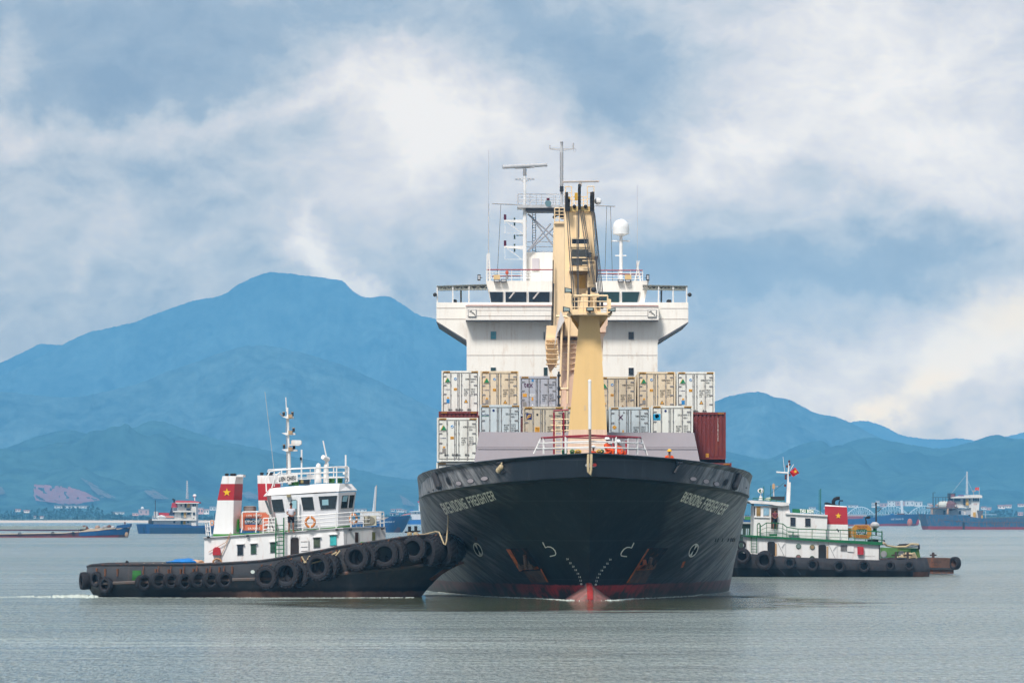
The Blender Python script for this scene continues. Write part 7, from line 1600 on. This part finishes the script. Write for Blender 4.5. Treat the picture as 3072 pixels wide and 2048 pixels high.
# blue ship beyond the bow of the tug
Y3 = 1360.0
r = thing('cargo_ship', 'blue cargo ship whose flared bow shows between the tug and the big ship', 'ship', W(1150,1596,Y3+6))
bv, hb_ = side_hull(r, [(700,1570),(1000,1570),(1145,1562),(1169,1549),(1232,1546.5)], (700,1207,1597), Y3, 13, [BLU, ANTI], fine=(0,.10), low=.12)
m = MB(); v, f = text2d('HAI PHUONG 07', .04); gq = quadmap([ZM(120,980),ZM(595,965),ZM(602,915),ZM(120,935)]); project(m, bv, [tuple(gq(a,b_)) for a,b_ in v], f, .1); m.build('name_lettering', M('faded_white', (196,206,212), .6), hb_)
m = MB(); patch(m, bv, [ZM(560,1290),ZM(800,1290),ZM(790,1120),ZM(690,1120)], .06, 0, 6); m.build('anchor_rust', M('anchor_rust_paint', (96,60,88), .7, var=.3, scale=.6), hb_)
sr(r, 'deck_cargo', *ZM(150,790), *ZM(430,880), Y3+3, 6, M('deck_cargo_tan', (176,160,140), .8, var=.3, scale=1))
sr(r, 'deck_cabin', 1080, 1533, 1143, 1562, Y3+3, 6, HW)
m = MB(); m.pbar([(1117,1562),(1128,1459)], Y3+6, .35, 8); m.build('mast', LATT, r)
# white ship behind it
Y4 = 3100.0
r = thing('cargo_ship', 'distant white bridged ship with blue hull beside the hull of the big ship', 'ship', W(1250,1571,Y4+6))
bv, hb_ = side_hull(r, [(1216,1560),(1290,1558),(1420,1558)], (1219,1420,1572), Y4, 16, [M('far_blue', (0,90,170), .5), ANTI], fine=(.06,0))
sr(r, 'house', *ZM(1180,700), *ZM(1900,870), Y4+3, 12, HW); w5 = sr(r, 'bridge', *ZM(1145,620), *ZM(1900,760), Y4+3.5, 11, HW); sb(r, 'bridge_roof', [ZM(1110,610),ZM(1900,600),ZM(1900,570),ZM(1240,578),ZM(1110,596)], Y4+2, 14, HW)
for x in (1300,1410,1468,1525): m = MB(); m.prect(*ZM(x-14,630), *ZM(x+14,668), Y4+3.3, .3); m.build('window', DKW, w5)
sr(r, 'blue_box', *ZM(1122,535), *ZM(1235,580), Y4+5, 4, M('box_blue', (40,90,170), .5)); sb(r, 'red_deck_gear', [ZM(790,745),ZM(1140,690),ZM(1140,650),ZM(960,680)], Y4+5, 6, M('far_red_gear', (216,120,100), .6, var=.2, scale=.5))
m = MB(); m.pbar([ZM(1435,570), ZM(1437,300)], Y4+6, .5, 6); m.prect(*ZM(1405,380), *ZM(1465,405), Y4+5.6, 1); m.build('mast', HW, r)
fl = thing('flag', 'tiny red flag on the mast of the distant white bridged ship', 'flag', W(*ZM(1437,300),Y4+6)); flagmesh([ZM(1375,300),ZM(1440,300),ZM(1440,245),ZM(1375,250)], Y4+6, FLAGR, fl)
# coaster with the long name on its bow, right
Y5 = 2430.0; q7 = lambda x, y: Z7(x, y)
r = thing('cargo_ship', 'dark blue ship with red waterline and white name on the bow near the arch bridge', 'ship', W(2600,1576,Y5+8))
bv, hb_ = side_hull(r, [(2180,1556),(2560,1556),(q7(250,0)[0],1549),(q7(340,0)[0],q7(0,800)[1]),(q7(780,0)[0],q7(0,790)[1])], (2180,q7(715,0)[0],q7(0,962)[1]), Y5, 16, [BLU, ANTI], fine=(0,.12), low=1.1)
m = MB(); v, f = text2d('VIET THUAN 25', .04); gq = quadmap([q7(358,880),q7(540,872),q7(540,848),q7(358,856)]); project(m, bv, [tuple(gq(a,b_)) for a,b_ in v], f, .15); m.build('name_lettering', M('faded_white'), hb_)
m = MB(); c = onto(bv, *q7(625,908), .5); m.sph(c, (1.6,.8,2.2), 8, 5); m.build('anchor', M('anchor_orange', (190,110,84), .8, rust=.3), hb_)
sr(r, 'hatch_cover', 2180, 1547, 2590, 1556, Y5+4, 9, M('hatch_maroon', (150,70,76), .7, var=.15, scale=.3)); sr(r, 'hatch_top', 2420, 1544.5, 2600, 1547.5, Y5+4, 9, M('hatch_pale', (206,186,180), .7))
sr(r, 'deck_gear', *q7(355,780), *q7(400,805), Y5+5, 4, M('gear_blue', (20,110,160), .6)); sr(r, 'deck_gear', *q7(455,780), *q7(560,803), Y5+5, 4, RUSTM)
m = MB(); m.pbar([q7(525,800), q7(512,590)], Y5+8, .8, 7); m.build('foremast', M('mast_pale', (214,224,230), .5), r)
m = MB(); m.sph(W(*q7(738,905),Y5+8), (1.4,1,2.2), 8, 5); m.build('bulb_tip', M('bulb_red', (170,40,60), .6), hb_)
# far red and green bits between the ship and the tug
r = thing('work_boat', 'bright green covered launch seen between the ship hull and the green tug', 'boat', W(*Z6(300,668),900.))
sr(r, 'green_cover', *Z6(265,622), *Z6(346,668), 900, 4, LGREEN); sr(r, 'hull', *Z6(205,655), *Z6(380,690), 899, 5, BLU); sr(r, 'cabin', *Z6(222,618), *Z6(262,640), 900.5, 3, HW)
# worn blue coaster at the frame edge, right
Y6c = 1690.0
r = thing('cargo_ship', 'rust streaked blue coaster with arched white deckhouse flying a red flag', 'ship', W(2900,1589,Y6c+7))
bv, hb_ = side_hull(r, [q7(768,786),q7(1000,795),q7(1480,805),q7(1530,820),q7(1600,852),q7(2313,845),(3400,q7(0,845)[1])], (q7(822,0)[0],3400,q7(0,1028)[1]), Y6c, 15, [BLD, ANTI], fine=(.03,0), low=1.2)
m = MB(); m.tube([p for p in (onto(bv, *q7(x, y), .1) for x, y in ((800,870),(1100,872),(1500,905),(1800,915),(2300,908))) if p], .12, 4)
for x in (1650,1760,1880,1960,2020,2100,2200): 
    a, c = onto(bv, *q7(x,912), .1), onto(bv, *q7(x,975), .1)
    if a and c: m.cyl(a, c, .18, n=4)
m.build('hull_frames', M('frame_rust', (104,80,66), .8, rust=.3), hb_)
m = MB(); patch(m, bv, [q7(1408,1020),(q7(1442,0)[0],q7(0,1020)[1]),q7(1440,920),q7(1410,900)], .15, 0, 4); m.build('hull_recess', BLACK, hb_)
sb(r, 'hatch_coaming', [q7(1720,856),(3400,q7(0,856)[1]),(3400,q7(0,832)[1]),q7(1800,836)], Y6c+3, 8, M('coaming_grey', (92,104,96), .7, var=.2, scale=.4))
sr(r, 'boat_deck_slab', *q7(915,690), *q7(1345,706), Y6c+1, 12, M('slab_brown', (110,92,84), .7, var=.3, scale=1))
ho = sr(r, 'lower_house', *q7(965,706), *q7(1560,800), Y6c+4, 8, HW)
for x0, x1 in ((1010,1140),(1225,1430),(1455,1545)):
    m = MB(); n = 10; P = []
    for k in range(n+1):
        a = pi-pi*k/n; P.append(q7((x0+x1)/2+(x1-x0)/2*cos(a), 760-50*sin(a)))
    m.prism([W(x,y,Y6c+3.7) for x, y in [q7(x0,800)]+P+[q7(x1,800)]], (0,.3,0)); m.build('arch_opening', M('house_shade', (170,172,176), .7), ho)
m = MB(); m.prect(*q7(1126,735), *q7(1158,795), Y6c+3.5, .2); m.prect(*q7(1355,738), *q7(1388,795), Y6c+3.5, .2); m.build('doorway', DKW, ho)
m = MB(); m.pbar([q7(962,704), q7(962,790)], Y6c+1.5, .3, 5); m.pbar([q7(1195,704), q7(1190,790)], Y6c+1.5, .45, 5); m.build('rusty_pillar', M('pillar_rust_cream', (196,160,130), .7, rust=.4), r)
b1 = sr(r, 'bridge_house', *q7(1270,552), *q7(1545,700), Y6c+3, 9, HW); sb(r, 'wheelhouse', [q7(1530,850),q7(1640,850),q7(1665,552),q7(1540,548)], Y6c+2.5, 10, HW)
sb(r, 'bridge_roof', [q7(1238,556),q7(1700,552),q7(1698,515),q7(1640,505),q7(1500,510),q7(1245,545)], Y6c+1, 13, HW)
for x0,y0,x1,y1,mt in ((1288,566,1380,602,DKW),(1420,565,1452,650,DKW),(1458,562,1500,662,TANW),(1506,566,1522,596,DKW),(1562,548,1582,600,DKW),(1586,548,1606,600,DKW),(1610,548,1630,600,DKW),(1634,548,1652,600,DKW)):
    m = MB(); m.prect(*q7(x0,y0), *q7(x1,y1), Y6c+2.3, .3); m.build('window' if mt is DKW else 'door', mt, b1)
m = MB(); ptext(m, '15.9', [q7(1578,658),q7(1620,658),q7(1620,632),q7(1578,632)], Y6c+2.5, .05); m.build('lettering', REDP, r)
sb(r, 'funnel', [q7(1200,640),q7(1270,650),q7(1272,548),q7(1222,530)], Y6c+4, 4, M('funnel_dark', (34,48,58), .6)); sr(r, 'funnel_top', *q7(1205,483), *q7(1306,545), Y6c+4, 4.5, M('funnel_dark')); sr(r, 'funnel_panel', *q7(1238,497), *q7(1290,540), Y6c+3.8, .3, M('panel_maroon', (120,74,78), .7))
m = MB(); m.prism([W(*q7(985,545),Y6c+2), W(*q7(1235,548),Y6c+2), W(*q7(1235,540),Y6c+2), W(*q7(985,541),Y6c+2)], (0,9,0))
for x in (978,1016,1052,1120,1156,1200): m.pbar([q7(x,690), q7(x,545)], Y6c+2.2, .13, 4)
m.pbar([q7(976,690), q7(976,475), q7(1010,475)], Y6c+2, .14, 5); m.build('awning_frame', DARK, r)
m = MB(); m.sph(W(*q7(1140,655),Y6c+3), (3,1.5,1.6), 12, 6); m.build('life_boat', M('boat_pale', (204,206,196), .6), r)
m = MB(); m.sph(W(*q7(1238,665),Y6c+2.5), (2.4,1.5,2), 10, 5); m.build('deck_bundle', M('bundle_maroon', (116,76,74), .8, var=.3, scale=1), r)
for i, x in enumerate((935,962,1022,1310)):
    lifering(*q7(x,665), 2.6, 3.2, Y6c+.8, ['faded life ring at the stern corner of the rusty blue coaster','second faded life ring from the stern of the rusty blue coaster','life ring below the awning of the rusty blue coaster','pale life ring beside the white bridge of the rusty blue coaster'][i], LIFEO if i < 3 else WHITE)
lattice(r, q7(1475,0)[0], q7(0,500)[1], q7(0,165)[1], 5, Y6c+7, .16)
m = MB(); m.pbar([q7(1572,510), q7(1572,448), q7(1600,440)], Y6c+5, .18, 5); m.prect(*q7(1560,440), *q7(1605,460), Y6c+4.8, 1); m.build('roof_scanner', GREY, r)
sr(r, 'roof_letters', *q7(1345,505), *q7(1430,525), Y6c+.9, .2, M('roof_text_purple', (120,100,140), .7))
sr(r, 'mustard_locker', *q7(1566,762), *q7(1605,852), Y6c+1.5, 3, TANW); sb(r, 'cargo_hopper', [q7(1645,852),q7(1690,852),q7(1718,738),q7(1620,735)], Y6c+2, 5, M('hopper_grey', (92,92,100), .7)); sr(r, 'mustard_post', *q7(1686,808), *q7(1706,852), Y6c+1.8, 2, TANW)
m = MB(); m.pbar([q7(1750,850), q7(1750,742), q7(1712,738)], Y6c+2, .14, 4); m.pbar([q7(1475,200), q7(1235,500)], Y6c+7, .06, 3); m.pbar([q7(1478,280), q7(1560,470)], Y6c+7, .06, 3); m.build('stay_wire', LATT, r)
fl = thing('flag', 'red flag with yellow star over the bridge of the rusty blue coaster', 'flag', W(*q7(1655,510),Y6c+6))
m = MB(); m.pbar([q7(1655,515), q7(1655,395)], Y6c+6, .12, 4); m.build('staff', LATT, fl)
flagmesh([q7(1592,440),q7(1655,440),q7(1655,396),q7(1595,400)], Y6c+6, FLAGR, fl, (q7(1624,420), 2.2, 0))
# ------------------------------------------------------------------ people
def skinned(name, pts, edges, mat, parent, root=0):
    me = bpy.data.meshes.new(name); me.from_pydata([Vector(p[:3]) for p in pts], edges, [])
    o = bpy.data.objects.new(name, me); COL.objects.link(o); o.parent = parent; me.materials.append(mat)
    md = o.modifiers.new('skin', 'SKIN'); md.use_smooth_shade = True; md.branch_smoothing = .4
    sk = me.skin_vertices[0].data
    for i, p in enumerate(pts): sk[i].radius = (p[3], p[4] if len(p) > 4 else p[3]); sk[i].use_root = (i == root)
    s = o.modifiers.new('sub', 'SUBSURF'); s.levels = 2; s.render_levels = 2
    return o
def person(label, feet, rz, J, shirt, pants, sleeves='long', helmet=None, hair=HAIR, group=None, shoes=NAVY):
    """J: joints in metres, figure facing -Y; hip, chest, neck, head, and for both sides sh, el, wr, hp, kn, an"""
    r = thing('person', label, 'person', feet, group); r.rotation_euler = (0, 0, rz)
    P, E = [], []
    def v(p, *rad): P.append((*p, *rad)); return len(P)-1
    hip = v(J['hip'], .125, .10); ch = v(J['chest'], .15, .105); up = v(J['up'], .13, .09); nk = v(J['neck'], .055)
    hd0 = v(J['jaw'], .062, .07); hd = v(J['head'], .078, .092); tp = v(J['top'], .05, .06)
    E += [(hip,ch),(ch,up),(up,nk),(nk,hd0),(hd0,hd),(hd,tp)]
    ends = {}
    for s in 'LR':
        sh = v(J['sh'+s], .058); el = v(J['el'+s], .042); wr = v(J['wr'+s], .029, .024); pm = v(J['pm'+s], .038, .018); E += [(up,sh),(sh,el),(el,wr),(wr,pm)]
        d = Vector(J['pm'+s])-Vector(J['wr'+s]); d.normalize(); side = d.orthogonal().normalized()
        for k, (off, ln) in enumerate(((-.03,.07),(-.01,.085),(.01,.08),(.03,.065))):
            a = v(Vector(J['pm'+s])+side*off+d*.03, .0095); b_ = v(Vector(J['pm'+s])+side*off*1.2+d*ln+Vector((0,0,-.012)), .0085); E += [(pm,a),(a,b_)]
        a = v(Vector(J['wr'+s])+side*.04+d*.045, .010); E.append((pm,a))
        hp = v(J['hp'+s], .088); kn = v(J['kn'+s], .056); an = v(J['an'+s], .038); tt = v(J['to'+s], .036, .028); E += [(hip,hp),(hp,kn),(kn,an),(an,tt)]
    skinned('body', P, E, SKIN, r)
    # shirt or overall top
    P2, E2 = [], []
    def w(p, *rad): P2.append((*p, *rad)); return len(P2)-1
    a = w(J['hip'], .15, .125); b_ = w(J['chest'], .175, .13); c = w(J['up'], .15, .11); d = w(Vector(J['up']).lerp(Vector(J['neck']), .55), .07, .07); E2 += [(a,b_),(b_,c),(c,d)]
    for s in 'LR':
        e = w(J['sh'+s], .078); k = Vector(J['el'+s]); f = w(k if sleeves == 'long' else Vector(J['sh'+s]).lerp(k, .62), .062); E2 += [(c,e),(e,f)]
        if sleeves == 'long': g = w(Vector(J['wr'+s]), .045); E2.append((f,g))
    skinned('shirt' if sleeves != 'long' else 'overall_top', P2, E2, shirt, r)
    P2, E2 = [], []
    a = w(Vector(J['hip'])+Vector((0,0,.03)), .145, .12)
    for s in 'LR':
        e = w(J['hp'+s], .108); k = Vector(J['kn'+s])
        if sleeves == 'long': f = w(k, .078); g = w(Vector(J['kn'+s]).lerp(Vector(J['an'+s]), .9), .06); E2 += [(a,e),(e,f),(f,g)]
        else: f = w(Vector(J['hp'+s]).lerp(k, .8), .09); E2 += [(a,e),(e,f)]
    skinned('shorts' if sleeves != 'long' else 'trousers', P2, E2, pants, r)
    o0 = org(r); H = Vector(J['head'])
    m = MB(); 
    if helmet:
        m.sph(H+Vector((0,0,.03)), (.125,.15,.135), 16, 7, z0=-.05); m.cyl(H+Vector((0,-.03,.02)), H+Vector((0,-.03,.035)), .15, n=18); hm_ = m
    else:
        m.sph(H+Vector((0,.022,.02)), (.092,.105,.115), 14, 8, z0=-.35)
    me = bpy.data.meshes.new('h'); me.from_pydata(m.v, [], m.f); me.materials.append(helmet or hair)
    for p_ in me.polygons: p_.use_smooth = True
    o = bpy.data.objects.new('helmet' if helmet else 'hair', me); COL.objects.link(o); o.parent = r
    for nm, parts, mt in (('eye', [(-.034,-.088,.0,.011),(.034,-.088,.0,.011)], HAIR), ('nose', [(0,-.10,-.03,.016)], SKIN), ('mouth', [(0,-.088,-.062,.014)], M('lips', (120,60,56), .6))):
        for q in parts:
            m = MB(); m.sph(H+Vector(q[:3]), (q[3]*(1.6 if nm == 'mouth' else 1), q[3], q[3]*(.5 if nm == 'mouth' else 1)), 8, 5)
            me = bpy.data.meshes.new(nm); me.from_pydata(m.v, [], m.f); me.materials.append(mt); o = bpy.data.objects.new(nm, me); COL.objects.link(o); o.parent = r
    return r
def pose(kind, lean=0.0):
    J = dict(hip=(0,0,.93), chest=(0,-.01+lean*.5,1.18), up=(0,0+lean,1.38), neck=(0,-.01+lean,1.48), jaw=(0,-.03+lean,1.55), head=(0,-.03+lean,1.63), top=(0,-.02+lean,1.70),
        shL=(-.18,lean,1.39), shR=(.18,lean,1.39), elL=(-.25,-.02+lean,1.12), elR=(.25,-.02+lean,1.12), wrL=(-.10,-.24+lean,1.02), wrR=(.10,-.24+lean,1.02), pmL=(-.04,-.29+lean,1.0), pmR=(.05,-.28+lean,1.0),
        hpL=(-.10,0,.88), hpR=(.10,0,.88), knL=(-.12,-.03,.48), knR=(.13,-.04,.48), anL=(-.12,.03,.08), anR=(.15,.02,.08), toL=(-.13,-.14,.03), toR=(.18,-.14,.03))
    if kind == 'sit':     # sitting low with knees up
        for k in ('hip','chest','up','neck','jaw','head','top','shL','shR','elL','elR','wrL','wrR','pmL','pmR','hpL','hpR'): J[k] = (J[k][0], J[k][1], J[k][2]-.50)
        J.update(knL=(-.16,-.42,.62), knR=(.16,-.42,.62), anL=(-.14,-.38,.12), anR=(.16,-.38,.12), toL=(-.14,-.54,.05), toR=(.16,-.54,.05), wrL=(-.10,-.42,.66), wrR=(.10,-.42,.68), pmL=(-.03,-.46,.68), pmR=(.04,-.46,.66), elL=(-.24,-.16,.60), elR=(.24,-.16,.60))
    return J
k53 = YH-.35
f0 = W(*Z2(835,1276), k53); p1 = person('person in white shirt and dark shorts standing at the rail of the tug wheelhouse', f0, radians(18), pose('stand'), SHIRT, NAVY, 'short')
p1.scale = (.97, .97, .97)
G = 'crew in orange overalls on the forecastle of the big ship'
def crew(label, headpx, Y, rz, kind, helm, sc=1.0, lean=0):
    hz = (1.63 if kind == 'stand' else 1.13)*sc; h = W(*headpx, Y); r = person(label, (h.x, h.y, h.z-hz), rz, pose(kind, lean), OVERA, OVERA, 'long', helmet=helm, group=G); r.scale = (sc, sc, sc); return r
crew('seated person in orange overalls and white helmet, larger of the two beside the tapered post', (1823,1319), 238.2, radians(60), 'sit', HELMW, 1.05, .06)
crew('seated person in orange overalls and white helmet facing the larger seated one', (1854,1326), 239.0, radians(35), 'sit', HELMW, 1.0)
crew('person in white helmet whose head just shows above the bulwark beside the jackstaff', (1779,1343), 238.0, radians(50), 'sit', HELMW, .9)
crew('lone person in orange overalls and yellow helmet bending behind the black bulwark', (2007,1355), 240.0, radians(15), 'stand', HELMY, 1.0, -.05)
person('person in a dark reddish shirt standing in the wheelhouse doorway of the green tug', W(*Z6(548,745), GY+.15), 0, pose('stand'), M('maroon_shirt', (110,50,60), .8), NAVY, 'short').scale = (.9,.9,.9)
# ------------------------------------------------------------------ white water
FOAM = M('foam', (196,204,196), .7, var=.04, spec=.3)
rf = random.Random(11)
def foam(label, pts, n, size, spread, hmax=.06):
    "pts: waterline points (px, Y); scattered low clumps of froth along them"
    m = MB()
    for k in range(n):
        i = rf.randrange(len(pts)-1); t_ = rf.random(); px_ = pts[i][0]+(pts[i+1][0]-pts[i][0])*t_; Y = pts[i][1]+(pts[i+1][1]-pts[i][1])*t_
        wgt = pts[i][2] if len(pts[i]) > 2 else 1
        Y += rf.gauss(0, spread); X = Y*(px_-CX)/F; s = size*rf.uniform(.3, 1)*wgt; h = hmax*rf.uniform(.3, 1)*wgt
        ring = [(X+s*cos(a)*rf.uniform(.7,1.2), Y+s*.6*sin(a), -.01) for a in [2*pi*q/7 for q in range(7)]]; top = [(X+s*.5*cos(a), Y+s*.3*sin(a), h) for a in [2*pi*q/7 for q in range(7)]]
        m.ring([ring, top])
    tag(m.build('foam', FOAM), label, 'foam', kind='stuff')
foam('white wash churned up behind the stern of the white and black tug', [(-40,248,.3),(60,247.5,.5),(160,247.5,1.0),(230,247.5,1.5),(290,247,1.0)], 300, .18, 1.2, .09)
foam('thin froth along the waterline of the white and black tug', [(290,245.2,.6),(600,244.4,.7),(900,244.2,.7),(1240,245.4,.6)], 620, .10, .14, .035)
foam('froth where the bows of the big ship meet the water', [(1283,276,.8),(1320,262,.7),(1450,249,.5),(1640,241.5,.5),(1700,237.5,.8),(1850,237.5,.8),(1900,241.5,.5),(2080,250,.6),(2186,274,1)], 1500, .12, .45, .05)
